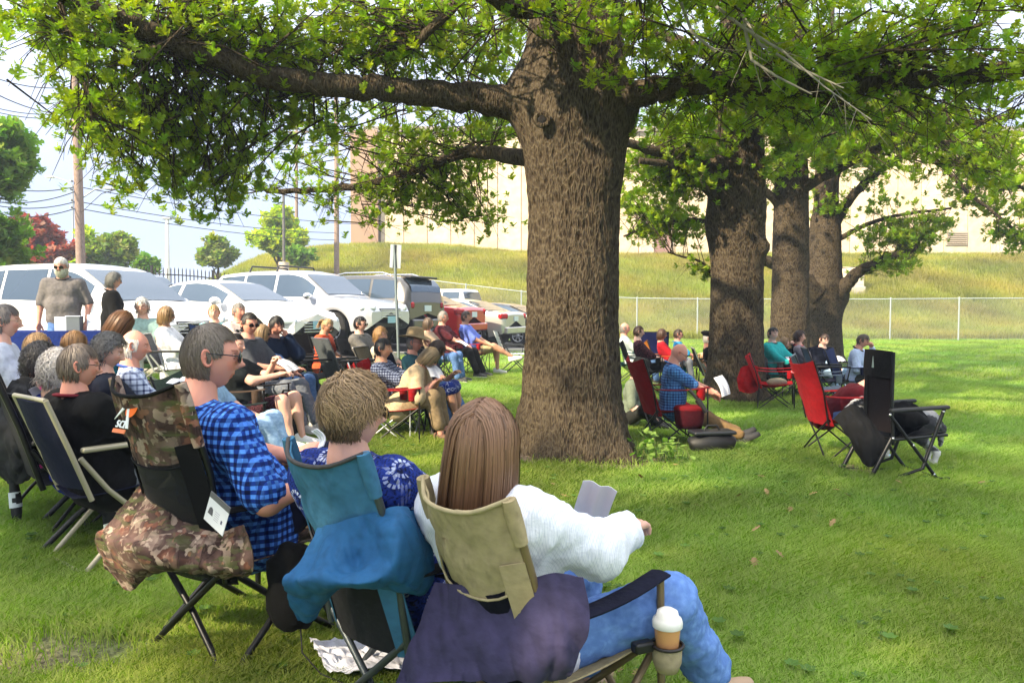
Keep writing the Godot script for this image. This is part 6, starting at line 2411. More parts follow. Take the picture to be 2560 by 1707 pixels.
	person("black-haired man in a navy plaid shirt in the red and silver chair", p, 82, {"hip": 0.343, "s": 0.920, "fine": 1, "look": 0, "lean": 16, "top": fabric(Color(1, 1, 1), cache.plaid_navy, 0.15), "low": fabric(Color(0.05, 0.045, 0.055)), "sleeve": 1.15, "skin": tanned, "hair": "short", "hair_col": Color(0.025, 0.022, 0.022), "rh": Vector3(-0.16, 0.60, 0.38), "lh": Vector3(0.02, 0.60, 0.36), "shoe_col": Color(0.12, 0.09, 0.07), "lf": Vector3(0.10, 0.085, 0.58), "rf": Vector3(-0.12, 0.085, 0.56)})
	camp_chair("red camp chair with bright silver crossed legs", p, 82, {"s": 1.0, "high": 0.88, "frame": mat(Color(0.78, 0.79, 0.80), 0.3, 0.6), "seat": fabric(Color(0.42, 0.05, 0.055)), "back": fabric(Color(0.58, 0.06, 0.08))})
	p = on(-1.121, -8.95)
	person("man in a broad tan hat and a teal shirt with his hand at his mouth", p, 80, {"hip": 0.357, "s": 0.920, "fine": 1, "lean": 6, "nod": 6, "look": 0, "top": fabric(Color(0.20, 0.36, 0.40)), "low": denim, "sleeve": 1.0, "skin": ruddy, "hair": "beret", "hair_col": grey_hair, "hat": "brim", "hat_col": Color(0.66, 0.57, 0.43), "glasses": "clear", "lh": Vector3(0.03, 0.99, 0.19), "lhand": "fist", "lpalm": Vector3(-0.2, 0, -1), "collar": fabric(Color(0.20, 0.36, 0.40)), "lf": Vector3(0.12, 0.085, 0.62)})
	camp_chair("navy camp chair under the man in the tan hat", p, 80, {"seat": navy})
	p = on(-1.184, -8.05)
	person("woman with an ash blonde bob and a cream shirt bending over her lap", p, 86, {"f": true, "hip": 0.353, "s": 0.921, "fine": 1, "lean": -28, "nod": 42, "look": -8, "top": fabric(Color(0.72, 0.64, 0.52)), "low": fabric(Color(0.50, 0.43, 0.33)), "sleeve": 1.1, "loose": 0.014, "skin": ruddy, "hair": "bob", "hair_col": Color(0.52, 0.45, 0.34), "glasses": "sun", "lh": Vector3(0.06, 0.66, 0.44), "rh": Vector3(-0.10, 0.64, 0.40), "hands": "hold", "hem": 1.75, "shoe": "sandal", "shoe_col": Color(0.36, 0.24, 0.17), "collar": fabric(Color(0.72, 0.64, 0.52))})
	camp_chair("red camp chair under the woman bending forward", p, 86, {"seat": red})
	p = on(-1.061, -8.85)
	person("person in a navy print skirt partly hidden behind the bending woman", p, 84, {"f": true, "hip": 0.320, "s": 0.920, "fine": 1, "lean": -14, "nod": 30, "top": fabric(Color(0.12, 0.14, 0.24)), "low": fabric(Color(1, 1, 1), cache.floral, 0.22), "skirt": true, "hem": 1.0, "sleeve": 0.6, "skin": tanned, "hair": "bob", "hair_col": Color(0.24, 0.17, 0.12), "lh": Vector3(0.05, 0.66, 0.42), "hands": "hold", "wear": ["shirt", "skirt"]})
	camp_chair("blue camp chair under the person in the print skirt", p, 84, {"seat": navy})
	p = on(-1.410, -14.0)
	person("woman with grey-brown hair in a beige top and blue jeans", p, 78, {"f": true, "s": 0.959, "look": 6, "top": fabric(Color(0.62, 0.54, 0.46)), "low": denim, "sleeve": 0.9, "skin": ruddy, "hair": "bob", "hair_col": Color(0.38, 0.31, 0.25), "rh": Vector3(-0.1, 0.62, 0.34)})
	camp_chair("black camp chair under the woman in beige and jeans", p, 78, {"seat": black})
	p = on(-1.222, -15.0)
	person("grey-haired man in a maroon polo shirt and black trousers", p, 74, {"s": 1.047, "look": 8, "top": fabric(Color(0.30, 0.11, 0.14)), "low": black_trousers, "sleeve": 0.95, "skin": ruddy, "hair": "short", "hair_col": Color(0.55, 0.53, 0.51), "glasses": "clear", "collar": fabric(Color(0.30, 0.11, 0.14)), "rh": Vector3(-0.1, 0.6, 0.34), "lf": Vector3(0.12, 0.085, 0.62), "rf": Vector3(-0.14, 0.085, 0.60)})
	camp_chair("maroon camp chair under the man in maroon", p, 74, {"seat": fabric(Color(0.3, 0.04, 0.08))})
	p = on(-0.795, -15.5)
	person("man in a light blue polo shirt and khaki shorts with his legs crossed", p, 78, {"s": 1.043, "fat": 0.03, "look": 0, "top": fabric(Color(0.42, 0.50, 0.84)), "low": fabric(Color(0.70, 0.62, 0.48)), "sleeve": 0.95, "hem": 0.85, "skin": tanned, "hair": "short", "hair_col": Color(0.26, 0.20, 0.16), "collar": fabric(Color(0.42, 0.50, 0.84)), "lf": Vector3(0.14, 0.085, 0.46), "rf": Vector3(0.10, 0.34, 0.76), "rk": Vector3(-0.1, 1.0, 0.2), "rtoe": Vector3(0.25, 0.25, 1.0), "shoe_col": Color(0.74, 0.74, 0.72), "wear": ["shirt", "shorts"]})
	camp_chair("red camp chair with black legs under the man in khaki shorts", p, 78, {"seat": red})
	lawn_chair("empty white webbed lawn chair near the car bumper", on(0.05, -16.0), 100)

	# ================= right of the great oak
	p = on(1.434, -9.35)
	person("child in a dark bucket hat and grey-green shirt sitting on the grass", p, 70, {"pose": "floor", "s": 0.900, "fine": 1, "lean": -8, "nod": 16, "look": 10, "top": fabric(Color(0.42, 0.46, 0.40)), "low": fabric(Color(0.15, 0.15, 0.14)), "sleeve": 0.95, "skin": pale, "hair": "bob", "hair_col": Color(0.25, 0.16, 0.1), "hat": "bucket", "hat_col": Color(0.08, 0.09, 0.085), "lh": Vector3(0.16, 0.24, 0.34), "rh": Vector3(-0.2, 0.22, 0.30)})
	p = on(1.744, -8.35)
	person("bald man with glasses in a blue plaid shirt and khaki trousers reading", p, 84, {"hip": 0.406, "s": 0.920, "fine": 1, "fat": 0.03, "lean": 0, "nod": 34, "look": 0, "top": fabric(Color(1, 1, 1), cache.plaid_blue, 0.16), "low": fabric(Color(0.50, 0.40, 0.27)), "sleeve": 1.0, "hem": 1.9, "skin": ruddy, "glasses": "clear", "rh": Vector3(-0.07, 0.60, 0.46), "lh": Vector3(0.07, 0.62, 0.48), "ltoe": Vector3(0.05, 0.55, 0.85), "rtoe": Vector3(-0.05, 0.45, 0.85), "hands": "hold", "rf": Vector3(-0.10, 0.10, 0.84), "lf": Vector3(0.10, 0.10, 0.86), "shoe_col": Color(0.12, 0.12, 0.13), "sole_col": Color(0.10, 0.10, 0.11), "collar": fabric(Color(1, 1, 1), cache.plaid_blue, 0.16)})
	var r1 := camp_chair("red camp chair with a cooler pocket under the bald man", p, 98, {"s": 1.04, "high": 0.93, "seat": red, "arm": fabric(Color(0.40, 0.04, 0.07))})
	red_patch(r1)
	p = on(2.327, -15.0)
	person("man half hidden behind the great oak with a bald crown", p, 85, {"s": 0.973, "look": 0, "top": fabric(Color(0.75, 0.80, 0.80)), "low": denim, "sleeve": 0.9, "skin": ruddy, "hair": "fringe", "hair_col": grey_hair})
	camp_chair("teal camp chair half hidden by the great oak", p, 85, {"seat": fabric(Color(0.10, 0.30, 0.32))})
	p = on(2.336, -13.4)
	person("woman with tied brown hair in a dark maroon floral top", p, 82, {"f": true, "s": 0.962, "look": 10, "top": fabric(Color(1, 1, 1), cache.floral_dark, 0.3), "low": black_trousers, "sleeve": 1.3, "skin": pale, "hair": "short", "hair_col": Color(0.22, 0.14, 0.1)})
	camp_chair("black camp chair under the woman in dark maroon", p, 82, {"seat": black})
	p = on(3.048, -15.0)
	person("woman in sunglasses and a red jacket right of the dark maroon top", p, 80, {"f": true, "hip": 0.393, "s": 0.929, "look": -6, "top": fabric(Color(0.66, 0.09, 0.14)), "low": grey_denim, "sleeve": 1.7, "skin": ruddy, "hair": "bob", "hair_col": Color(0.30, 0.2, 0.14), "glasses": "sun", "wear": ["jacket", "trousers"]})
	camp_chair("yellow and red camp chair under the woman in red", p, 80, {"seat": fabric(Color(0.60, 0.36, 0.10))})
	p = on(3.476, -15.5)
	person("man in sunglasses and a bright sky blue shirt", p, 82, {"hip": 0.401, "s": 0.930, "look": 0, "top": fabric(Color(0.16, 0.56, 0.78)), "low": khaki, "sleeve": 0.95, "hem": 0.9, "skin": ruddy, "hair": "short", "hair_col": Color(0.24, 0.18, 0.14), "glasses": "sun", "collar": fabric(Color(0.16, 0.56, 0.78)), "rf": Vector3(0.0, 0.30, 0.62), "shoe_col": Color(0.9, 0.9, 0.9), "wear": ["shirt", "shorts"]})
	camp_chair("black camp chair under the man in sky blue", p, 82, {"seat": black})
	tube_chair("navy folding chair back showing between the red jacket and the sky blue shirt", on(3.12, -17.0), 175, {"high": 0.98, "w": 0.3, "seat": navy, "back": fabric(Color(0.07, 0.10, 0.30))})
	p = on(3.562, -13.4)
	person("person in a black beret and black jacket beside the second oak", p, 82, {"hip": 0.409, "s": 0.929, "look": 0, "lean": 18, "top": fabric(Color(0.03, 0.03, 0.035)), "low": fabric(Color(0.42, 0.38, 0.33)), "sleeve": 1.9, "skin": ruddy, "hair": "beret", "hair_col": white_hair, "hat": "beret", "hat_col": Color(0.035, 0.035, 0.045), "wear": ["jacket", "trousers"]})
	tube_chair("white framed folding chair under the black jacket", p, 82, {"seat": black, "frame": silver_frame})
	p = on(4.670, -13.4)
	person("man in a turquoise jacket and navy trousers beside the second oak", p, 38, {"s": 1.000, "look": -14, "top": fabric(Color(0.16, 0.66, 0.66)), "low": fabric(Color(0.055, 0.08, 0.14)), "sleeve": 1.9, "skin": pale, "hair": "short", "hair_col": Color(0.08, 0.06, 0.05), "collar": fabric(Color(0.06, 0.10, 0.14)), "wear": ["jacket", "trousers"], "rf": Vector3(0.02, 0.32, 0.62)})
	camp_chair("grey camp chair under the man in turquoise", p, 38, {"seat": grey})
	p = on(4.861, -13.9)
	person("fair woman in black resting her forehead on her hand", p, 52, {"f": true, "hip": 0.329, "s": 0.923, "lean": -2, "nod": 18, "look": -10, "top": fabric(Color(0.03, 0.03, 0.03)), "low": dark_denim, "sleeve": 1.9, "skin": fair, "hair": "bob", "hair_col": Color(0.58, 0.46, 0.32), "lh": Vector3(0.12, 1.0, 0.20), "lhand": "fist"})
	camp_chair("black camp chair under the woman in black", p, 52, {"seat": black})
	p = on(5.298, -13.8)
	person("woman with curly brown hair and a grey cardigan over a coral top", p, 62, {"f": true, "s": 0.951, "look": 12, "top": fabric(Color(0.56, 0.52, 0.56)), "low": pale_denim, "sleeve": 1.9, "skin": fair, "hair": "curly", "hair_col": Color(0.22, 0.125, 0.085), "collar": fabric(Color(0.82, 0.18, 0.20)), "rf": Vector3(0.0, 0.30, 0.62), "wear": ["cardigan", "trousers"]})
	camp_chair("navy camp chair under the woman with the coral top", p, 62, {"seat": navy})
	p = on(5.507, -13.6)
	person("young man in a navy jacket looking down at a booklet", p, 22, {"hip": 0.414, "s": 0.922, "lean": 2, "nod": 24, "look": -10, "top": fabric(Color(0.035, 0.055, 0.12)), "low": pale_denim, "sleeve": 1.9, "skin": pale, "hair": "short", "hair_col": Color(0.22, 0.14, 0.09), "hands": "hold", "wear": ["jacket", "trousers"]})
	camp_chair("dark blue camp chair under the young man in navy", p, 22, {"seat": navy})
	p = on(5.578, -12.5)
	person("grey-haired man in a white sweater touching his face", p, 54, {"s": 0.943, "lean": -6, "nod": 26, "look": -4, "top": fabric(Color(0.74, 0.80, 0.92)), "low": fabric(Color(0.25, 0.26, 0.22)), "sleeve": 1.9, "skin": ruddy, "hair": "short", "hair_col": Color(0.36, 0.31, 0.27), "collar": fabric(Color(0.12, 0.10, 0.12)), "lh": Vector3(0.06, 0.99, 0.26), "lhand": "fist", "wear": ["sweater", "trousers"]})
	camp_chair("blue camp chair with navy arms under the man in the white sweater", p, 54, {"seat": fabric(Color(0.07, 0.12, 0.26))})
	p = on(4.227, -9.0)
	person("child in pink trousers and brown shoes hidden behind the tall black chair", p, 78, {"f": true, "s": 0.719, "lean": 0, "look": 0, "top": fabric(Color(0.50, 0.30, 0.22)), "low": fabric(Color(0.86, 0.28, 0.34)), "sleeve": 1.0, "hem": 1.6, "skin": fair, "hair": "bob", "hair_col": Color(0.46, 0.26, 0.14), "rf": Vector3(0.02, 0.34, 0.74), "rtoe": Vector3(0.1, 0.15, 1.0), "shoe_col": Color(0.28, 0.11, 0.07), "sole_col": Color(0.72, 0.56, 0.42)})
	camp_chair("camp chair hidden behind the tall black chair", p, 78, {"s": 0.76, "high": 0.7, "seat": charcoal})
	p = on(3.208, -7.9)
	person("person in a maroon shirt bent forward over the dog", p, 80, {"hip": 0.425, "s": 0.920, "fine": 1, "lean": -52, "nod": 46, "top": fabric(Color(0.30, 0.035, 0.085)), "low": denim, "sleeve": 0.95, "hem": 0.9, "skin": fair, "hair": "short", "hair_col": brown, "lh": Vector3(0.12, 0.34, 0.62), "rh": Vector3(-0.14, 0.30, 0.60), "wear": ["shirt", "shorts"], "shoe": "sandal", "shoe_col": Color(0.45, 0.6, 0.75)})
	var r2 := camp_chair("tall red camp chair under the person bent forward", on(3.34, -7.75), 92, {"s": 1.06, "high": 0.95, "seat": red})
	red_patch(r2)
	var r3 := camp_chair("empty red camp chair with a red bag hanging from it, right of the second oak", on(4.06, -11.8), 72, {"s": 0.98, "high": 0.86, "seat": fabric(Color(0.66, 0.05, 0.08))})
	red_patch(r3)
	camp_chair("grey and blue camp chair behind the tall red one", on(4.55, -11.2), 70, {"s": 0.98, "seat": fabric(Color(0.42, 0.46, 0.52))})
	tube_chair("teal-blue folding chair with a jacket over its back beside the white sweater", on(5.10, -12.3), 80, {"high": 0.92, "seat": navy, "back": fabric(Color(0.05, 0.15, 0.24))})
	rocking_chair(on(3.47, -6.9), rocker_turn)
	build_people()


# the maker's badge on the camouflage chair: a pale peak, an orange sun and three letters
func chair_badge(chair: Node3D) -> void:
	var at_ := Transform3D(Basis(Vector3.UP, PI) * Basis(Vector3.RIGHT, -0.46), Vector3(0.015, 0.965, -0.462))
	var peak := MB.new()
	peak.plate(PackedVector2Array([Vector2(-0.052, -0.03), Vector2(-0.014, 0.058), Vector2(-0.008, 0.022)]), 0.003, at_)
	peak.plate(PackedVector2Array([Vector2(-0.014, 0.058), Vector2(0.046, -0.056), Vector2(0.032, -0.056), Vector2(-0.010, 0.024)]), 0.003, at_)
	part("badge_peak", peak.mesh(), mat(Color(0.84, 0.86, 0.84), 0.8), chair)
	var disc := PackedVector2Array()
	for k in 24:
		disc.append(Vector2(0.022 + cos(TAU * k / 24) * 0.030, 0.012 + sin(TAU * k / 24) * 0.030))
	part("badge_sun", MB.new().plate(disc, 0.0016, at_).mesh(), mat(Color(0.93, 0.42, 0.07), 0.8), chair)
	var t := TextMesh.new()
	t.text = "SCI"
	var f := SystemFont.new()
	f.font_names = PackedStringArray(["Droid Sans"])
	f.font_weight = 700
	t.font = f
	t.font_size = 32
	t.pixel_size = 0.0011
	t.depth = 0.003
	part("badge_lettering", t, mat(Color(0.88, 0.90, 0.90), 0.8), chair, at_ * Transform3D(Basis(), Vector3(0.0, -0.044, 0.001)))
	part("badge_bar", MB.new().box(Vector3(0.072, 0.014, 0.003), at_ * Transform3D(Basis(), Vector3(0.002, -0.068, 0))).mesh(), mat(Color(0.86, 0.48, 0.30), 0.8), chair)


# a pale woven label near the top of a red chair back
func red_patch(chair: Node3D) -> void:
	var xf := Transform3D(Basis(Vector3.UP, PI) * Basis(Vector3.RIGHT, -0.44), Vector3(0.13, 0.82, -0.418))
	part("label_patch", MB.new().box(Vector3(0.10, 0.042, 0.003), xf, 0.001).mesh(), fabric(Color(0.80, 0.40, 0.42)), chair)


func lawn_chair(label: String, where: Vector3, turn: float) -> void:
	var root := thing("lawn_chair", label, "chair", where, deg_to_rad(turn))
	var fr := mat(Color(0.20, 0.20, 0.21), 0.4, 0.5)
	for q in [1.0, -1.0]:
		part("leg", steel_tube([Vector3(0.26 * q, 0, 0.28), Vector3(0.26 * q, 0.4, -0.12), Vector3(0.26 * q, 0.6, -0.24)], 0.011), fr, root)
		part("leg", steel_tube([Vector3(0.28 * q, 0, -0.28), Vector3(0.28 * q, 0.42, 0.22), Vector3(0.28 * q, 0.6, 0.24), Vector3(0.28 * q, 0.6, -0.25)], 0.011), fr, root)
		part("back_post", steel_tube([Vector3(0.25 * q, 0.4, -0.2), Vector3(0.25 * q, 0.88, -0.38)], 0.011), fr, root)
	var web := mat(Color(0.84, 0.85, 0.86), 0.7)
	for k in 6:
		var y := 0.46 + k * 0.075
		var z := -0.225 - (y - 0.4) * 0.375
		part("web_strap", MB.new().box(Vector3(0.5, 0.052, 0.004), Transform3D(Basis(Vector3.RIGHT, -0.36), Vector3(0, y, z))).mesh(), web, root)
		part("web_strap", MB.new().box(Vector3(0.5, 0.004, 0.05), Transform3D(Basis(), Vector3(0, 0.41, -0.19 + k * 0.078))).mesh(), web, root)
	for k in 5:
		part("web_strap", MB.new().box(Vector3(0.05, 0.48, 0.004), Transform3D(Basis(Vector3.RIGHT, -0.36), Vector3(-0.2 + 0.1 * k, 0.655, -0.325))).mesh(), web, root)


# the tall black rocker at the right: high narrow back, padded arms, sprung legs
func rocking_chair(where: Vector3, turn: float) -> void:
	var root := thing("rocking_chair", "tall black folding rocker with silver joints on the lawn at the right", "chair", where, deg_to_rad(turn))
	root.scale = Vector3.ONE * 1.04
	var fr := mat(Color(0.085, 0.088, 0.095), 0.38, 0.4)
	var bk := fabric(Color(0.075, 0.073, 0.073))
	var netm := fabric(Color(0.10, 0.075, 0.085))
	for q in [1.0, -1.0]:
		var x: float = 0.205 * q
		part("back_post", steel_tube([Vector3(x, 0.30, -0.15), Vector3(x, 0.62, -0.17), Vector3(x * 0.96, 1.08, -0.16)], 0.015), fr, root)
		part("leg", steel_tube([Vector3(x * 1.1, 0.56, -0.20), Vector3(x * 1.1, 0.0, 0.24)], 0.015), fr, root)
		part("leg", steel_tube([Vector3(x * 1.1, 0.60, 0.28), Vector3(x * 1.1, 0.10, 0.10), Vector3(x * 1.1, 0.02, -0.16)], 0.015), fr, root)
		part("leg", steel_tube([Vector3(x * 1.1, 0.36, -0.18), Vector3(x * 1.1, 0.02, -0.36)], 0.019), fr, root)
		part("base_rail", steel_tube([Vector3(x * 1.1, 0.015, -0.40), Vector3(x * 1.1, 0.0, -0.05), Vector3(x * 1.1, 0.015, 0.34)], 0.011), fr, root)
		part("seat_rail", steel_tube([Vector3(x * 1.05, 0.34, -0.20), Vector3(x * 1.05, 0.38, 0.32)], 0.013), fr, root)
		part("armrest", MB.new().box(Vector3(0.055, 0.032, 0.52), Transform3D(Basis(Vector3.RIGHT, -0.05), Vector3(x * 1.12, 0.605, 0.06)), 0.014).mesh(), mat(Color(0.13, 0.13, 0.14), 0.6), root)
		for j in [Vector3(x * 1.14, 0.56, -0.20), Vector3(x * 1.14, 0.36, -0.17), Vector3(x * 1.14, 0.30, 0.01), Vector3(x * 1.14, 0.03, -0.36), Vector3(x * 1.14, 0.05, 0.20), Vector3(x * 1.14, 0.58, 0.27)]:
			part("joint", MB.new().ball(Transform3D(Basis().scaled(Vector3(0.010, 0.012, 0.012)), j), 8, 6).mesh(), mat(Color(0.80, 0.81, 0.82), 0.25, 0.8), root)
	part("cross_bar", steel_tube([Vector3(-0.275, 0.02, 0.24), Vector3(0.275, 0.02, 0.24)], 0.011), fr, root)
	part("cross_bar", steel_tube([Vector3(-0.275, 0.02, -0.36), Vector3(0.275, 0.02, -0.36)], 0.011), fr, root)
	part("seat", MB.new().cloth([[Vector3(-0.2, 0.36, -0.20), Vector3(0, 0.32, -0.20), Vector3(0.2, 0.36, -0.20)], [Vector3(-0.205, 0.37, 0.05), Vector3(0, 0.32, 0.05), Vector3(0.205, 0.37, 0.05)], [Vector3(-0.205, 0.40, 0.32), Vector3(0, 0.38, 0.33), Vector3(0.205, 0.40, 0.32)]], 12, 10, 0.008).mesh(), bk, root)
	part("backrest", MB.new().cloth([[Vector3(-0.2, 0.40, -0.16), Vector3(0, 0.40, -0.19), Vector3(0.2, 0.40, -0.16)], [Vector3(-0.2, 0.66, -0.17), Vector3(0, 0.66, -0.20), Vector3(0.2, 0.66, -0.17)], [Vector3(-0.196, 0.88, -0.165), Vector3(0, 0.88, -0.19), Vector3(0.196, 0.88, -0.165)]], 12, 10, 0.006).mesh(), netm, root)
	part("head_panel", MB.new().cloth([[Vector3(-0.205, 0.86, -0.172), Vector3(0, 0.86, -0.20), Vector3(0.205, 0.86, -0.172)], [Vector3(-0.205, 0.98, -0.17), Vector3(0, 0.98, -0.19), Vector3(0.205, 0.98, -0.17)], [Vector3(-0.20, 1.085, -0.165), Vector3(0, 1.09, -0.18), Vector3(0.20, 1.085, -0.165)]], 12, 8, 0.02).mesh(), bk, root)
	part("badge", MB.new().plate(PackedVector2Array([Vector2(-0.016, -0.05), Vector2(0.016, -0.05), Vector2(0.010, -0.01), Vector2(0.0, 0.05), Vector2(-0.010, -0.01)]), 0.003, Transform3D(Basis(Vector3.UP, PI) * Basis(Vector3.RIGHT, 0.0), Vector3(0.02, 0.985, -0.213))).mesh(), mat(Color(0.62, 0.68, 0.66), 0.7), root)
	part("strap", MB.new().box(Vector3(0.045, 0.52, 0.004), Transform3D(Basis(), Vector3(0.13, 0.66, -0.206))).mesh(), bk, root)


# ---------------------------------------------------------------- cars
# nose towards +z.  stations: [z, sill, belt, top, half width at belt, half width at top]
const CAR_SHAPES := {
	"van": [[-2.52, 0.55, 0.98, 1.02, 0.80, 0.66], [-2.44, 0.36, 1.04, 1.55, 0.90, 0.70], [-2.2, 0.26, 1.06, 1.70, 0.97, 0.74], [-1.2, 0.22, 1.05, 1.76, 1.0, 0.77], [0.0, 0.22, 1.02, 1.76, 1.0, 0.76], [0.55, 0.22, 1.0, 1.66, 1.0, 0.73], [1.1, 0.22, 1.0, 1.36, 0.99, 0.74], [1.55, 0.22, 1.01, 1.06, 0.97, 0.80], [2.1, 0.24, 0.93, 0.94, 0.93, 0.80], [2.42, 0.28, 0.82, 0.83, 0.84, 0.72], [2.54, 0.42, 0.66, 0.67, 0.72, 0.62]],
	"sedan": [[-2.42, 0.50, 0.92, 0.93, 0.72, 0.62], [-2.36, 0.36, 1.0, 1.02, 0.84, 0.74], [-1.85, 0.24, 1.03, 1.06, 0.90, 0.76], [-1.5, 0.22, 1.02, 1.18, 0.92, 0.72], [-0.9, 0.2, 1.0, 1.40, 0.92, 0.64], [-0.2, 0.2, 0.97, 1.46, 0.92, 0.63], [0.25, 0.2, 0.95, 1.40, 0.92, 0.63], [0.75, 0.2, 0.94, 1.18, 0.92, 0.67], [1.15, 0.2, 0.94, 0.99, 0.91, 0.74], [1.7, 0.22, 0.87, 0.89, 0.89, 0.76], [2.2, 0.24, 0.76, 0.77, 0.82, 0.70], [2.42, 0.38, 0.58, 0.59, 0.70, 0.58]],
	"suv": [[-2.42, 0.60, 0.98, 1.02, 0.82, 0.70], [-2.36, 0.40, 1.06, 1.42, 0.92, 0.72], [-2.1, 0.34, 1.08, 1.66, 0.96, 0.74], [-1.0, 0.28, 1.07, 1.74, 0.97, 0.74], [0.1, 0.28, 1.05, 1.74, 0.97, 0.73], [0.5, 0.28, 1.05, 1.64, 0.97, 0.72], [0.95, 0.28, 1.05, 1.32, 0.96, 0.74], [1.25, 0.28, 1.06, 1.12, 0.96, 0.80], [1.9, 0.32, 1.02, 1.04, 0.94, 0.80], [2.3, 0.36, 0.92, 0.93, 0.86, 0.74], [2.42, 0.46, 0.76, 0.77, 0.78, 0.66]],
	"pickup": [[-2.9, 0.55, 1.08, 1.09, 0.92, 0.80], [-2.8, 0.5, 1.10, 1.11, 0.96, 0.82], [-1.2, 0.4, 1.10, 1.11, 0.97, 0.82], [-1.1, 0.36, 1.12, 1.45, 0.97, 0.78], [-0.95, 0.34, 1.12, 1.84, 0.97, 0.74], [0.3, 0.34, 1.10, 1.86, 0.97, 0.74], [0.75, 0.34, 1.10, 1.62, 0.97, 0.75], [1.25, 0.34, 1.12, 1.18, 0.97, 0.82], [2.2, 0.36, 1.10, 1.12, 0.95, 0.82], [2.7, 0.42, 1.0, 1.01, 0.90, 0.78], [2.85, 0.5, 0.85, 0.86, 0.84, 0.72]],
}


func car_at(shape: Array, z: float) -> Array:
	var k := 0
	while k < shape.size() - 2 and z > shape[k + 1][0]:
		k += 1
	var t: float = clampf((z - shape[k][0]) / (shape[k + 1][0] - shape[k][0]), 0.0, 1.0)
	var out := []
	for c in 6:
		var p1: float = shape[k][c]
		var p2: float = shape[k + 1][c]
		var p0: float = shape[maxi(k - 1, 0)][c]
		var p3: float = shape[mini(k + 2, shape.size() - 1)][c]
		var v := lerpf(p1, p2, t)
		out.append(lerpf(v, clampf(cubic_interpolate(p1, p2, p0, p3, t), minf(p1, p2), maxf(p1, p2)), 0.7))
	return out


# one side of a cross section, sill to roof centre; g is 0..1 up the glass
func car_side(s: Array, low: float) -> PackedVector3Array:
	var p := PackedVector3Array()
	var z: float = s[0]
	var w: float = s[4]
	for k in 8:
		var v := k / 7.0
		var y := lerpf(low, s[2], v)
		var bulge := 1.0 - 0.05 * pow(1.0 - v, 3.0) - 0.035 * pow(v, 4.0) - 0.012 * exp(-pow((v - 0.45) / 0.08, 2.0))
		p.append(Vector3(w * bulge, y, z))
	var tall: float = s[3] - s[2]
	for k in [0.06, 0.35, 0.7, 0.93]:
		p.append(Vector3(lerpf(w * 0.955, s[5], pow(k, 1.15)), s[2] + tall * k * 0.97, z))
	p.append(Vector3(s[5] * 0.93, s[3] - 0.006, z))
	p.append(Vector3(s[5] * 0.5, s[3] + 0.012, z))
	p.append(Vector3(0, s[3] + 0.018, z))
	return p


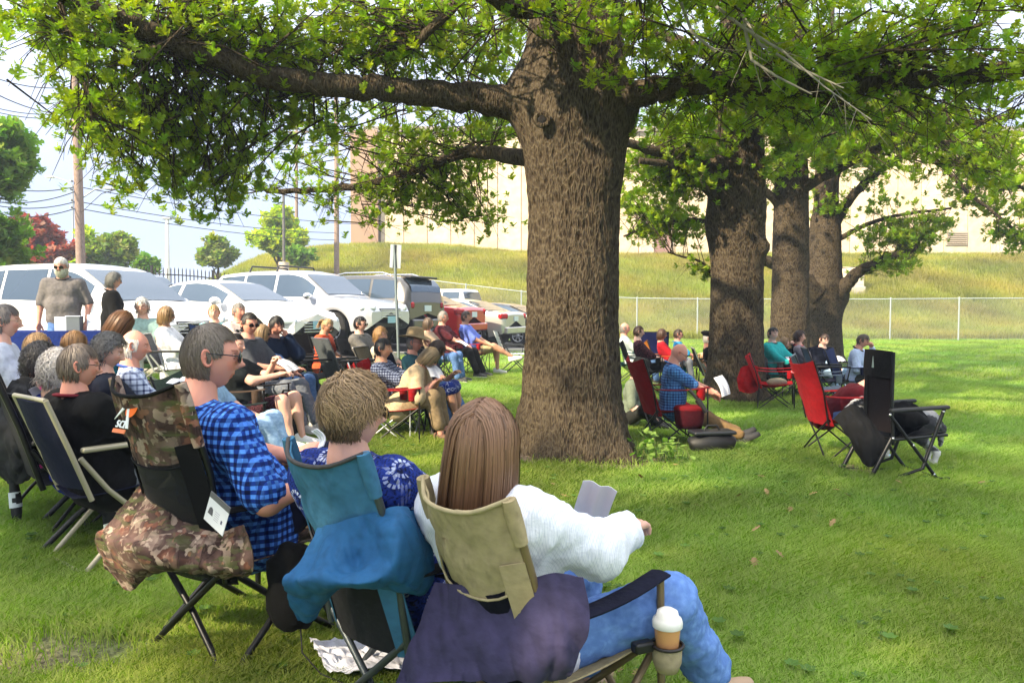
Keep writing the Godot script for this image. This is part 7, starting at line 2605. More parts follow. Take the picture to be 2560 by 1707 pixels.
func car_parts(kind: String) -> Dictionary:
	if cache.has("car" + kind):
		return cache["car" + kind]
	var shape: Array = CAR_SHAPES[kind]
	var d := {}
	var z0: float = shape[0][0]
	var z1: float = shape[-1][0]
	var wheel_r: float = {"van": 0.345, "sedan": 0.33, "suv": 0.38, "pickup": 0.40}[kind]
	var axles := [z0 + (0.95 if kind != "pickup" else 1.2), z1 - 0.95]
	d.axles = axles
	d.r = wheel_r
	var n := 110
	var rows := PackedVector3Array()
	var wide := 0
	for i in n:
		var z := lerpf(z0, z1, float(i) / (n - 1))
		var s := car_at(shape, z)
		s[0] = z
		var low: float = s[1]
		for a in axles:
			var q: float = pow(wheel_r + 0.055, 2.0) - pow(z - a, 2.0)
			if q > 0.0:
				low = maxf(low, wheel_r + sqrt(q))
		low = minf(low, s[2] - 0.05)
		var half := car_side(s, low)
		wide = half.size() * 2 - 1
		for k in half.size():
			rows.append(half[k])
		for k in range(half.size() - 2, -1, -1):
			rows.append(half[k] * Vector3(-1, 1, 1))
	var mb := MB.new()
	mb.grid(rows, wide, n)
	for e in [0, n - 1]:
		# close the ends
		var c := Vector3(0, 0.75, z0 if e == 0 else z1)
		var nn := Vector3(0, 0, -1.0 if e == 0 else 1.0)
		var ci := mb.vert(c, nn)
		for k in wide:
			mb.vert(rows[e * wide + k], nn)
		for k in wide - 1:
			mb.ix.append_array([ci, ci + 1 + k, ci + 2 + k])
	for i in mb.n.size():
		if mb.n[i].dot(mb.v[i] - Vector3(0, 0.7, mb.v[i].z * 0.8)) < 0.0:
			mb.n[i] = -mb.n[i]
	d.body = mb.mesh()
	# panes
	var span: Array = {"van": [[[-2.25, -1.30], [-1.22, -0.12], [-0.04, 1.02]], [0.62, 1.50], [-2.47, -2.30]], "sedan": [[[-1.45, -0.62], [-0.52, 0.72]], [0.30, 1.08], [-1.78, -1.0]], "suv": [[[-2.02, -1.28], [-1.2, -0.30], [-0.22, 0.86]], [0.52, 1.18], [-2.38, -2.16]], "pickup": [[[-0.88, -0.1], [-0.02, 0.9]], [0.38, 1.18], [-1.12, -1.0]]}[kind]
	d.panes = []
	for q in [1.0, -1.0]:
		for w in span[0]:
			var p := PackedVector3Array()
			for j in 6:
				for i in 13:
					var z := lerpf(w[0], w[1], i / 12.0)
					var s := car_at(shape, z)
					var k := lerpf(0.10, 0.88, j / 5.0)
					var tall: float = s[3] - s[2]
					p.append(Vector3(q * (lerpf(s[4] * 0.955, s[5], pow(k, 1.15)) + 0.007), s[2] + tall * k * 0.97, z))
			var g := MB.new()
			g.grid(p, 13, 6)
			for i in g.n.size():
				if g.n[i].x * q < 0.0:
					g.n[i] = -g.n[i]
			d.panes.append(g.mesh())
	d.screens = []
	for w in [span[1], span[2]]:
		var p := PackedVector3Array()
		for j in 9:
			for i in 9:
				var z := lerpf(w[0], w[1], j / 8.0)
				var s := car_at(shape, z)
				var u := lerpf(-0.95, 0.95, i / 8.0)
				p.append(Vector3(u * s[5], s[3] + 0.022 - 0.012 * u * u, z) + Vector3(0, 0, 0.012 if w == span[1] else -0.012))
		var g := MB.new()
		g.grid(p, 9, 9)
		for i in g.n.size():
			if g.n[i].y < 0.0:
				g.n[i] = -g.n[i]
		d.screens.append(g.mesh())
	var ty := MB.new()
	ty.lathe([[wheel_r * 0.66, -0.10], [wheel_r * 0.93, -0.105], [wheel_r, -0.07], [wheel_r, 0.07], [wheel_r * 0.93, 0.105], [wheel_r * 0.66, 0.10]], 26, Transform3D(Basis(Vector3.BACK, PI / 2), Vector3.ZERO))
	for i in ty.n.size():
		var flat := Vector3(0, ty.v[i].y, ty.v[i].z)
		if ty.n[i].dot(flat - flat.normalized() * wheel_r * 0.8 + Vector3(ty.v[i].x, 0, 0)) < 0.0:
			ty.n[i] = -ty.n[i]
	d.tyre = ty.mesh()
	var rim := MB.new()
	for k in 7:
		var a := TAU * k / 7.0
		rim.box(Vector3(0.03, wheel_r * 0.60, 0.055), Transform3D(Basis(Vector3.RIGHT, a), Vector3(0.07, cos(a) * wheel_r * 0.36, sin(a) * wheel_r * 0.36)), 0.01)
	var ring := []
	for k in 25:
		ring.append(Vector3(0.08, cos(TAU * k / 24) * wheel_r * 0.65, sin(TAU * k / 24) * wheel_r * 0.65))
	rim.tube(ring, 0.022, 6, false)
	rim.ball(Transform3D(Basis().scaled(Vector3(0.03, 0.06, 0.06)), Vector3(0.075, 0, 0)), 10, 6)
	d.rim = rim.mesh()
	d.well = MB.new().tube([Vector3(-0.5, 0, 0), Vector3(0.5, 0, 0)], wheel_r + 0.05, 20).mesh()
	d.z0 = z0
	d.z1 = z1
	cache["car" + kind] = d
	return d


func car(called: String, label: String, kind: String, where: Vector3, turn: float, paint: Color, extra := {}) -> void:
	var d := car_parts(kind)
	var root := thing(called, label, "car" if kind != "pickup" else "pickup truck", where, deg_to_rad(turn))
	var pm := mat(paint, 0.28, extra.get("metal", 0.0), "car").duplicate() as StandardMaterial3D
	pm.clearcoat_enabled = true
	pm.clearcoat = 1.0
	pm.clearcoat_roughness = 0.04
	var glass := mat(Color(0.30, 0.36, 0.42), 0.04, 0.55, "glass")
	glass.metallic_specular = 0.9
	var dark := mat(Color(0.04, 0.04, 0.045), 0.6)
	var chrome := mat(Color(0.82, 0.83, 0.85), 0.15, 0.9)
	var b := part("body", d.body, pm, root)
	for m in d.panes:
		part("window", m, glass, root)
	part("windscreen", d.screens[0], glass, root)
	part("rear_window", d.screens[1], glass, root)
	for a in d.axles:
		part("axle_well", d.well, mat(Color(0.015, 0.015, 0.015), 1.0), root, Transform3D(Basis().scaled(Vector3(1.55, 1, 1)), Vector3(0, d.r, a)))
		for q in [1.0, -1.0]:
			var w: float = (0.83 if kind == "sedan" else 0.88)
			var wh := part("wheel", d.tyre, mat(Color(0.03, 0.03, 0.03), 0.85), root, Transform3D(Basis(), Vector3(q * w, d.r, a)))
			part("rim", d.rim, mat(extra.get("rim", Color(0.70, 0.71, 0.73)), 0.3, 0.7), wh, Transform3D(Basis(Vector3.UP, 0.0 if q > 0 else PI), Vector3.ZERO))
	var shape: Array = CAR_SHAPES[kind]
	var f := car_at(shape, d.z1 - 0.12)
	var r := car_at(shape, d.z0 + 0.06)
	var lamp := mat(Color(0.80, 0.83, 0.86), 0.08, 0.3)
	var red := mat(Color(0.55, 0.02, 0.03), 0.15)
	for q in [1.0, -1.0]:
		part("headlight", MB.new().box(Vector3(0.40, 0.15, 0.42), Transform3D(Basis(Vector3.UP, q * 0.62) * Basis(Vector3.RIGHT, -0.25), Vector3(q * 0.66, f[2] - 0.10, d.z1 - 0.25)), 0.06).mesh(), lamp, root)
		part("tail_light", MB.new().box(Vector3(0.30, 0.17, 0.34), Transform3D(Basis(Vector3.UP, -q * 0.5), Vector3(q * 0.70, r[2] - 0.10, d.z0 + 0.16)), 0.05).mesh(), red, root)
		var mz: float = {"van": 1.08, "sedan": 0.72, "suv": 0.86, "pickup": 0.9}[kind]
		var mr := part("mirror", MB.new().ball(Transform3D(Basis().scaled(Vector3(0.13, 0.085, 0.085)), Vector3(q * 1.06, car_at(shape, mz)[2] + 0.07, mz))).mesh(), pm if not extra.get("chrome_mirror", false) else chrome, root)
		for hz in [-0.95, 0.05]:
			part("door_handle", MB.new().box(Vector3(0.035, 0.03, 0.19), Transform3D(Basis(), Vector3(q * (car_at(shape, hz)[4] * 0.985 + 0.01), car_at(shape, hz)[2] - 0.13, hz)), 0.012).mesh(), chrome if kind != "van" else pm, root)
		part("door_seam", MB.new().box(Vector3(0.006, 0.62, 0.012), Transform3D(Basis(), Vector3(q * car_at(shape, -0.08)[4] * 0.992, car_at(shape, 0)[2] - 0.38, -0.10))).mesh(), dark, root)
		part("sill_strip", MB.new().box(Vector3(0.03, 0.10, 2.1), Transform3D(Basis(), Vector3(q * 0.93, 0.27 if kind != "suv" else 0.34, 0.0)), 0.01).mesh(), dark, root)
	# grille with bars, bumpers, plates
	var gr := part("grille", MB.new().box(Vector3(0.86, 0.24, 0.10), Transform3D(Basis(), Vector3(0, f[2] - 0.20, d.z1 - 0.055)), 0.03).mesh(), dark, root)
	for k in 4:
		part("grille_bar", MB.new().box(Vector3(0.82, 0.018, 0.03), Transform3D(Basis(), Vector3(0, f[2] - 0.28 + k * 0.055, d.z1 + 0.0)), 0.006).mesh(), chrome, gr)
	part("lower_grille", MB.new().box(Vector3(1.1, 0.12, 0.10), Transform3D(Basis(), Vector3(0, f[1] + 0.10, d.z1 - 0.10)), 0.03).mesh(), dark, root)
	part("number_plate", MB.new().box(Vector3(0.31, 0.155, 0.02), Transform3D(Basis(), Vector3(0, f[1] + 0.22, d.z1 + 0.01)), 0.004).mesh(), mat(Color(0.55, 0.72, 0.78), 0.5), root)
	part("rear_bumper", MB.new().box(Vector3(1.5, 0.22, 0.20), Transform3D(Basis(), Vector3(0, r[1] + 0.10, d.z0 + 0.02)), 0.05).mesh(), extra.get("bumper", pm), root)
	part("number_plate", MB.new().box(Vector3(0.31, 0.155, 0.02), Transform3D(Basis(), Vector3(0, r[2] - 0.18, d.z0 - 0.012)), 0.004).mesh(), mat(Color(0.75, 0.80, 0.82), 0.5), root)
	if extra.get("rails", false):
		for q in [1.0, -1.0]:
			part("roof_rail", steel_tube([Vector3(q * 0.66, 1.73, -1.75), Vector3(q * 0.68, 1.80, -1.5), Vector3(q * 0.68, 1.81, -0.3), Vector3(q * 0.66, 1.75, 0.05)], 0.018), chrome, root)
	if extra.get("bars", false):
		for z in [-1.2, -0.35]:
			part("roof_bar", steel_tube([Vector3(-0.70, 1.72, z), Vector3(-0.62, 1.86, z), Vector3(0.62, 1.86, z), Vector3(0.70, 1.72, z)], 0.022), mat(Color(0.18, 0.18, 0.19), 0.5, 0.4), root)
	if extra.get("spoiler", false):
		part("spoiler", MB.new().box(Vector3(1.25, 0.05, 0.32), Transform3D(Basis(Vector3.RIGHT, -0.12), Vector3(0, 1.69, d.z0 + 0.24)), 0.02).mesh(), dark, root)


func make_cars() -> void:
	var white := Color(0.86, 0.86, 0.86)
	var n := func(x: float, d: float) -> Vector3: return on(x, -d, 0.03)
	car("minivan", "white minivan with dark side windows behind the bearded man", "van", n.call(-7.75, 14.3), 66, white)
	car("sedan_car", "white sedan with a barred chrome grille and a blue number plate", "sedan", n.call(-6.1, 16.6), 64, white)
	car("sport_utility_car", "silver white sport utility car with black roof bars", "suv", n.call(-5.0, 18.9), 65, Color(0.72, 0.73, 0.76), {"bars": true, "metal": 0.3, "chrome_mirror": true})
	car("sport_utility_car", "dark grey sport utility car seen from behind with its red tail light", "suv", n.call(-4.35, 21.1), 243, Color(0.27, 0.265, 0.26), {"rails": true, "spoiler": true, "metal": 0.5})
	car("hatchback_car", "bright red car half hidden behind the grey one", "sedan", n.call(-3.3, 23.5), 245, Color(0.66, 0.03, 0.045))
	car("sedan_car", "silver sedan whose tail reaches furthest towards the great oak", "sedan", n.call(-2.05, 25.6), 244, Color(0.68, 0.68, 0.66), {"metal": 0.4})
	car("sedan_car", "black sedan between the silver sedan and the great oak", "sedan", n.call(-0.75, 27.9), 245, Color(0.02, 0.02, 0.025))
	car("pickup", "white pickup truck at the back of the car park", "pickup", n.call(-2.6, 32.2), 246, white)
	car("sedan_car", "pale sedan just left of the great oak trunk", "sedan", n.call(0.35, 30.6), 64, Color(0.80, 0.81, 0.83))
	car("sport_utility_car", "dark brown car behind the white minivan and the picket fence side", "suv", n.call(-12.4, 25.5), 65, Color(0.10, 0.075, 0.07))


# ---------------------------------------------------------------- small things
# a point in the frame of something standing at "where", turned by "turn" degrees
func near(where: Vector3, turn: float, p: Vector3, s := 1.0) -> Vector3:
	return where + Basis(Vector3.UP, deg_to_rad(turn)) * (p * s)


func sheet(label: String, where: Vector3, turn: Vector3, w := 0.14, h := 0.216, fold := 0.0, called := "paper_sheet", lines := true) -> Node3D:
	var root := thing(called, label, "paper" if called == "paper_sheet" else "book", where)
	root.rotation_degrees = turn
	var rows := []
	for j in 4:
		var y := (j / 3.0 - 0.5) * h
		var z := 0.02 * sin(j * 1.1)
		rows.append([Vector3(-w / 2, y, z), Vector3(-w / 4, y, z + 0.012 + fold), Vector3(0, y, z + fold * 0.2), Vector3(w / 4, y, z + 0.012 + fold), Vector3(w / 2, y, z)])
	part("page", MB.new().cloth(rows, 12, 8, 0.0016).mesh(), mat(Color(0.86, 0.86, 0.88), 0.8), root)
	if lines:
		var ink := MB.new()
		for j in 9:
			var v := (j / 8.0 - 0.5) * h * 0.78
			for q in [-1.0, 1.0]:
				ink.box(Vector3(w * 0.34, h * 0.012, 0.0012), Transform3D(Basis(), Vector3(q * w * 0.24, v, 0.02 * sin((v / h + 0.5) * 3.3) + 0.0125 + fold * 0.85)))
		part("print", ink.mesh(), mat(Color(0.55, 0.55, 0.60), 0.8), root).set_meta("kind", "stuff")
	return root


func make_small_things() -> void:
	var black := fabric(Color(0.035, 0.035, 0.04))
	var charcoal := fabric(Color(0.15, 0.15, 0.155))
	var c3 := on(0.11, -2.46)
	var y3 := 134.0
	var c1 := on(-1.06, -3.14)
	var y1 := 147.0
	# ---- the covers hung behind the three front chairs: rows of [x, y in the photograph, distance]
	var hung := func(rows_: Array) -> Array:
		var out := []
		for e in rows_:
			var r := []
			for q in e:
				r.append(at(q[0], q[1], q[2]))
			out.append(r)
		return out
	var purple := [
		[[1086, 1455, 2.32], [1180, 1463, 2.20], [1290, 1456, 2.12], [1380, 1434, 2.06], [1458, 1444, 2.04]],
		[[1060, 1520, 2.30], [1170, 1530, 2.20], [1290, 1528, 2.11], [1396, 1508, 2.04], [1474, 1525, 2.03]],
		[[1035, 1590, 2.29], [1150, 1600, 2.18], [1280, 1605, 2.09], [1392, 1590, 2.02], [1467, 1590, 2.03]],
		[[1010, 1650, 2.29], [1140, 1662, 2.18], [1270, 1667, 2.09], [1372, 1658, 2.03], [1436, 1665, 2.06]],
		[[985, 1730, 2.30], [1080, 1706, 2.20], [1230, 1706, 2.12], [1340, 1706, 2.08], [1402, 1697, 2.12]],
	]
	single("cloth", MB.new().cloth(hung.call(purple), 70, 60, 0.006, 0.016, 12, 4.5).mesh(), fabric(Color(0.255, 0.235, 0.36), null, 1.0, 0.75), "purple cloth cover hanging behind the tan camp chair", "cloth")
	var blue := [
		[[794, 1321, 2.40], [850, 1303, 2.35], [920, 1284, 2.33], [1000, 1268, 2.36], [1032, 1276, 2.43]],
		[[762, 1380, 2.35], [840, 1362, 2.30], [915, 1352, 2.31], [996, 1322, 2.26], [1068, 1334, 2.42]],
		[[735, 1425, 2.32], [820, 1415, 2.24], [905, 1408, 2.29], [1000, 1386, 2.22], [1083, 1390, 2.42]],
		[[711, 1455, 2.29], [790, 1457, 2.21], [900, 1460, 2.18], [990, 1442, 2.22], [1083, 1445, 2.42]],
		[[722, 1500, 2.36], [780, 1506, 2.34], [872, 1466, 2.32], [1008, 1470, 2.30], [1066, 1480, 2.42]],
		[[744, 1550, 2.42], [784, 1550, 2.44], [858, 1468, 2.46], [1018, 1484, 2.38], [1048, 1494, 2.44]],
	]
	single("cloth", MB.new().cloth(hung.call(blue), 70, 60, 0.005, 0.013, 21, 5.5).mesh(), fabric(Color(0.16, 0.37, 0.55), null, 1.0, 0.75), "bright blue cloth cover slung behind the blue camp chair", "cloth")
	var camo := [
		[[360, 1208, 2.98], [405, 1234, 2.92], [470, 1276, 2.86], [540, 1326, 2.80], [605, 1312, 2.74]],
		[[310, 1262, 2.94], [385, 1290, 2.83], [465, 1325, 2.77], [550, 1360, 2.73], [622, 1350, 2.70]],
		[[262, 1315, 2.90], [350, 1345, 2.77], [450, 1372, 2.70], [550, 1394, 2.68], [634, 1395, 2.68]],
		[[238, 1345, 2.88], [320, 1385, 2.75], [420, 1412, 2.68], [540, 1428, 2.67], [629, 1432, 2.70]],
		[[262, 1420, 2.96], [322, 1476, 2.94], [388, 1432, 2.84], [520, 1434, 2.78], [608, 1442, 2.78]],
	]
	single("bag", MB.new().cloth(hung.call(camo), 66, 56, 0.008, 0.013, 31, 5.0).mesh(), fabric(Color(0.92, 0.90, 0.90), cache.camo, 0.55, 0.95, 0.4), "camouflage carry bag hanging behind the camouflage chair", "bag")
	var rows := []
	var edge := []
	# its white care label
	var tg := thing("care_label", "white printed label hanging at the camouflage chair", "label", at(540, 1290, 2.68), deg_to_rad(y1 + 180.0))
	tg.rotation.z = -0.42
	part("card", MB.new().box(Vector3(0.115, 0.095, 0.003), Transform3D(), 0.001).mesh(), mat(Color(0.80, 0.81, 0.84), 0.7), tg)
	part("heading_strip", MB.new().box(Vector3(0.115, 0.022, 0.004), Transform3D(Basis(), Vector3(0, 0.058, 0))).mesh(), mat(Color(0.33, 0.33, 0.34), 0.7), tg)
	part("pictogram", MB.new().plate(PackedVector2Array([Vector2(-0.045, -0.012), Vector2(-0.018, -0.012), Vector2(-0.022, 0.012), Vector2(-0.031, 0.018), Vector2(-0.041, 0.012)]), 0.005).mesh(), mat(Color(0.30, 0.30, 0.33), 0.7), tg)
	for k in 5:
		part("print_line", MB.new().box(Vector3(0.026, 0.002, 0.0045), Transform3D(Basis(), Vector3(0.004, 0.014 - k * 0.008, 0))).mesh(), mat(Color(0.62, 0.62, 0.66), 0.7), tg)
	part("print_mark", MB.new().box(Vector3(0.008, 0.014, 0.0045), Transform3D(Basis(), Vector3(0.034, -0.006, 0))).mesh(), mat(Color(0.30, 0.30, 0.40), 0.7), tg)
	# the black pouch and its cord
	var pouch := MB.new()
	pouch.ball(Transform3D(Basis(Vector3.BACK, 0.2).scaled(Vector3(0.105, 0.17, 0.09)), Vector3(0, -0.06, 0)), 18, 12)
	for i in pouch.v.size():
		var q := pouch.v[i]
		q.x *= 1.0 + 0.35 * (-q.y - 0.06)
		if q.y > 0.03:
			q.x *= 1.15
		pouch.v[i] = q + pouch.n[i] * 0.008 * sin(q.y * 40.0 + q.x * 60.0)
	var pq := near(c1, y1, Vector3(-0.37, 0.38, -0.12))
	single("pouch", pouch.mesh(), black, "black drawstring pouch hanging under the arm of the camouflage chair", "pouch", pq)
	single("cord", MB.new().tube([pq + Vector3(0.02, -0.20, 0), pq + Vector3(0.04, -0.29, 0.05), pq + Vector3(0.12, -0.345, 0.10), pq + Vector3(0.22, -0.365, 0.14)], 0.003, 5).mesh(), mat(Color(0.03, 0.03, 0.03), 0.8), "thin black cord trailing in the grass under the black pouch", "cord")
	# ---- cup and holder on the tan chair
	var cp := at(1668, 1652, 2.35)
	var cup := thing("coffee_cup", "iced coffee cup with a white domed lid in the holder of the tan chair", "cup", cp)
	part("cup", MB.new().lathe([[0.0, 0.0], [0.030, 0.0], [0.042, 0.115], [0.040, 0.115], [0.029, 0.004]], 20).mesh(), mat(Color(0.80, 0.58, 0.38), 0.25), cup)
	part("lid", MB.new().lathe([[0.0, 0.165], [0.018, 0.166], [0.032, 0.158], [0.036, 0.142], [0.044, 0.136], [0.0475, 0.124], [0.0465, 0.110], [0.043, 0.110]], 22).mesh(), mat(Color(0.88, 0.87, 0.84), 0.45), cup)
	var hold := thing("cup_holder", "tan fabric cup holder with a brown ring clipped to the chair leg", "cup holder", cp)
	part("pouch", MB.new().lathe([[0.0, -0.035], [0.034, -0.03], [0.045, 0.0], [0.0465, 0.05], [0.045, 0.052]], 20).mesh(), fabric(Color(0.68, 0.62, 0.50)), hold)
	var ring := []
	for k in 25:
		ring.append(Vector3(cos(TAU * k / 24) * 0.049, 0.052, sin(TAU * k / 24) * 0.049))
	part("ring", MB.new().tube(ring, 0.0055, 6, false).mesh(), mat(Color(0.09, 0.06, 0.05), 0.5), hold)
	part("clip", MB.new().box(Vector3(0.07, 0.035, 0.04), Transform3D(Basis(Vector3.UP, 0.4), Vector3(-0.078, 0.05, 0.01)), 0.01).mesh(), mat(Color(0.03, 0.03, 0.03), 0.5), hold)
	var leaflet := sheet("folded white printed booklet held by the woman in the white shirt", Vector3(0.30, 0.74, -2.86), Vector3(-24, 165, 18), 0.13, 0.25, 0.003)
	sheet("small folded white slip tucked into the left corner of the blue chair", at(792, 1096, 2.45), Vector3(0, 150, -25), 0.025, 0.06, 0.0, "paper_slip", false).set_meta("category", "paper")
	# ---- things on the grass in front
	var wrap := []
	for j in 5:
		var r := []
		for i in 6:
			var x := -0.80 + i * 0.085 + j * 0.03
			var z := -2.98 + j * 0.055 + 0.02 * sin(i * 2.0)
			r.append(on(x, z, 0.075 + 0.012 * sin(i * 1.7 + j)))
		wrap.append(r)
	single("plastic_bag", MB.new().cloth(wrap, 30, 20, 0.003, 0.02, 41, 12.0).mesh(), mat(Color(0.86, 0.86, 0.90), 0.45), "flat white plastic bag lying in the grass under the blue chair", "bag")
	var tb := thing("tumbler", "dark grey travel tumbler standing under the cream framed chair", "tumbler", on(-2.28, -4.32))
	part("cup", MB.new().lathe([[0.0, 0.0], [0.034, 0.0], [0.037, 0.10], [0.045, 0.19], [0.043, 0.19], [0.0, 0.185]], 20).mesh(), mat(Color(0.09, 0.09, 0.10), 0.5), tb)
	part("lid", MB.new().lathe([[0.0, 0.215], [0.044, 0.212], [0.048, 0.20], [0.047, 0.188]], 20).mesh(), mat(Color(0.03, 0.03, 0.03), 0.4), tb)
	var stack := on(-2.10, -4.22)
	for k in 4:
		single("book", MB.new().box(Vector3(0.30, 0.028, 0.21), Transform3D(Basis(Vector3.UP, 0.5 + 0.12 * k) * Basis(Vector3.BACK, 0.12), Vector3(0.01 * k, 0.07 + 0.031 * k, 0)), 0.004).mesh(), mat(Color(0.80, 0.82, 0.78) if k % 2 == 0 else Color(0.72, 0.78, 0.76), 0.7), ["pale green book at the bottom of the pile on the grass", "second pale book from the bottom of the pile on the grass", "third pale book from the bottom of the pile on the grass", "top pale book of the pile on the grass"][k], "book", stack, 0.0, "books piled under the cream framed chair")
	sheet("white paper stuck behind the back of the navy chair", on(-2.72, -4.35, 0.80), Vector3(-15, 200, -28), 0.12, 0.13, 0.0, "paper_sheet", false)
	# jacket over the black folding chair at the left
	var coat := [
		[[30, 950, 4.4], [58, 942, 4.36], [80, 948, 4.36], [94, 962, 4.4]],
		[[0, 1010, 4.36], [34, 1005, 4.28], [62, 1010, 4.28], [84, 1030, 4.38]],
		[[-20, 1090, 4.34], [18, 1085, 4.26], [50, 1090, 4.26], [76, 1095, 4.36]],
		[[-10, 1160, 4.34], [24, 1162, 4.28], [55, 1152, 4.28], [82, 1150, 4.36]],
		[[8, 1205, 4.36], [25, 1212, 4.34], [48, 1206, 4.34], [72, 1190, 4.38]],
	]
	rows = hung.call(coat)
	single("jacket", MB.new().cloth(rows, 30, 30, 0.012, 0.03, 51, 6.0).mesh(), fabric(Color(0.20, 0.20, 0.205)), "dark grey jacket hanging over the chair at the left edge", "jacket")
	var um := thing("folding_umbrella", "black and white folded umbrella hanging under the grey jacket", "umbrella", on(-2.98, -4.55))
	part("cover", MB.new().tube([Vector3(0, 0.30, 0), Vector3(0.02, 0.16, 0.01), Vector3(0.03, 0.04, 0.02)], [0.022, 0.034, 0.026], 10).mesh(), mat(Color(0.05, 0.05, 0.055), 0.6), um)
	part("white_band", MB.new().tube([Vector3(0.010, 0.21, 0.006), Vector3(0.022, 0.12, 0.012)], [0.033, 0.036], 10).mesh(), mat(Color(0.80, 0.82, 0.84), 0.6), um)
	# ---- table with its blue cloth
	var tx := on(-6.15, -10.55)
	var tr := 8.0
	var tbl := thing("folding_table", "folding table under a blue cloth behind the left rows", "table", tx, deg_to_rad(tr))
	part("tabletop", MB.new().box(Vector3(1.8, 0.04, 0.75), Transform3D(Basis(), Vector3(0, 0.74, 0)), 0.01).mesh(), mat(Color(0.72, 0.71, 0.68), 0.6), tbl)
	for q in [[0.8, 0.3], [-0.8, 0.3], [0.8, -0.3], [-0.8, -0.3]]:
		part("leg", steel_tube([Vector3(q[0], 0.0, q[1]), Vector3(q[0] * 0.92, 0.73, q[1])], 0.014), mat(Color(0.45, 0.45, 0.46), 0.4, 0.5), tbl)
	var tc := MB.new()
	var ringp := PackedVector3Array()
	for j in 8:
		for i in 81:
			var a := TAU * (i % 80) / 80.0
			var cx := signf(cos(a)) * pow(absf(cos(a)), 0.25) * 0.905
			var cz := signf(sin(a)) * pow(absf(sin(a)), 0.25) * 0.38
			var drop: float = j / 7.0
			var flare := 1.0 + 0.03 * drop + 0.02 * drop * sin(a * 17.0)
			ringp.append(Vector3(cx * flare, 0.766 - drop * 0.52, cz * (flare + 0.05 * drop)))
	tc.grid(ringp, 81, 8, false, true)
	for i in tc.n.size():
		if tc.n[i].dot(Vector3(tc.v[i].x * 0.4, 0.0, tc.v[i].z)) < 0.0:
			tc.n[i] = -tc.n[i]
	tc.box(Vector3(1.80, 0.004, 0.75), Transform3D(Basis(), Vector3(0, 0.766, 0)))
	single("tablecloth", tc.mesh(), fabric(Color(0.06, 0.15, 0.42)), "royal blue cloth covering the folding table", "tablecloth", tx, deg_to_rad(tr))
	var top := func(x: float, z: float) -> Vector3: return near(tx, tr, Vector3(x, 0.770, z))
	var bx := thing("display_box", "grey and white display box on the blue table", "box", top.call(0.08, 0.05), 0.2)
	part("carton", MB.new().box(Vector3(0.17, 0.19, 0.16), Transform3D(Basis(), Vector3(0.08, 0.095, 0)), 0.004).mesh(), mat(Color(0.36, 0.39, 0.41), 0.6), bx)
	part("side_panel", MB.new().box(Vector3(0.15, 0.19, 0.01), Transform3D(Basis(), Vector3(-0.08, 0.095, 0.06)), 0.002).mesh(), mat(Color(0.74, 0.77, 0.82), 0.5), bx)
	part("lid", MB.new().box(Vector3(0.19, 0.012, 0.18), Transform3D(Basis(), Vector3(0.08, 0.196, 0)), 0.004).mesh(), mat(Color(0.86, 0.88, 0.90), 0.5), bx)
	for k in 2:
		var sh := single("card_stand", MB.new().box(Vector3(0.085, 0.22, 0.006), Transform3D(Basis(Vector3.RIGHT, -0.12), Vector3(0, 0.11, 0)), 0.002).mesh(), mat(Color(0.80, 0.82, 0.86), 0.4), ["upright white card nearest the display box on the blue table", "upright white card nearest the standing woman on the blue table"][k], "card", top.call(0.36 + 0.13 * k, 0.05), 0.3)
	single("stapler", MB.new().box(Vector3(0.16, 0.05, 0.05), Transform3D(Basis(Vector3.UP, 0.3), Vector3(0, 0.027, 0)), 0.015).mesh(), mat(Color(0.05, 0.05, 0.06), 0.4), "small black stapler at the right end of the blue table", "stapler", top.call(0.68, 0.1))
	# ---- bags by the middle rows
	gear_bag("black upright bag standing beside the grey jeans", on(-2.28, -7.75), 80, Vector3(0.16, 0.42, 0.34))
	gear_bag("black camera bag lying on the grass beside the bald man's chair", on(2.02, -7.72), 100, Vector3(0.24, 0.22, 0.50))
	sheet("white service sheet on the lap of the grey polo man", on(-2.36, -8.0, 0.72), Vector3(-62, 60, 10), 0.2, 0.24)
	sheet("white page on the knees of the woman in orange", on(-2.22, -11.2, 0.66), Vector3(-40, 75, 0), 0.2, 0.22)
	sheet("white page lying on the lap of the man in maroon", on(-0.95, -14.8, 0.66), Vector3(-66, 70, 0), 0.2, 0.24)
	sheet("printed sheet in the hands of the black-haired man", on(-0.82, -8.02, 0.72), Vector3(-50, 60, -18), 0.2, 0.22)
	sheet("white programme upright beside the bald man in plaid", on(-2.20, -5.15, 0.72), Vector3(-18, 20, 24), 0.12, 0.20)
	sheet("open white book on the lap of the bald man in plaid", on(-2.26, -5.32, 0.78), Vector3(-64, 80, 0), 0.24, 0.17, 0.02, "open_book")
	sheet("white printed page held up by the bald man in blue plaid", on(2.25, -8.2, 0.66), Vector3(-22, 40, 8), 0.17, 0.22)
	sheet("white page on the lap of the man in turquoise", on(4.78, -13.2, 0.62), Vector3(-30, 30, 0), 0.10, 0.20)
	sheet("open booklet held by the young man in navy", on(5.66, -13.3, 0.68), Vector3(-60, 30, 0), 0.22, 0.16, 0.01, "open_book")
	var stick := thing("folded_umbrella", "black folded umbrella leaning in the arm of the bald man's red chair", "umbrella", on(2.02, -8.05))
	part("cover", MB.new().tube([Vector3(0.0, 0.40, 0.10), Vector3(-0.09, 0.53, 0.08)], [0.022, 0.034], 10).mesh(), mat(Color(0.05, 0.045, 0.045), 0.6), stick)
	part("handle", MB.new().tube([Vector3(-0.09, 0.53, 0.08), Vector3(-0.17, 0.63, 0.06)], [0.014, 0.020], 8).mesh(), mat(Color(0.06, 0.05, 0.05), 0.5), stick)
	# cooler pocket of the red chair
	var pk := thing("cooler_pocket", "dark red mesh cooler pocket slung under the bald man's chair arm", "pocket", on(1.86, -8.02, -0.07))
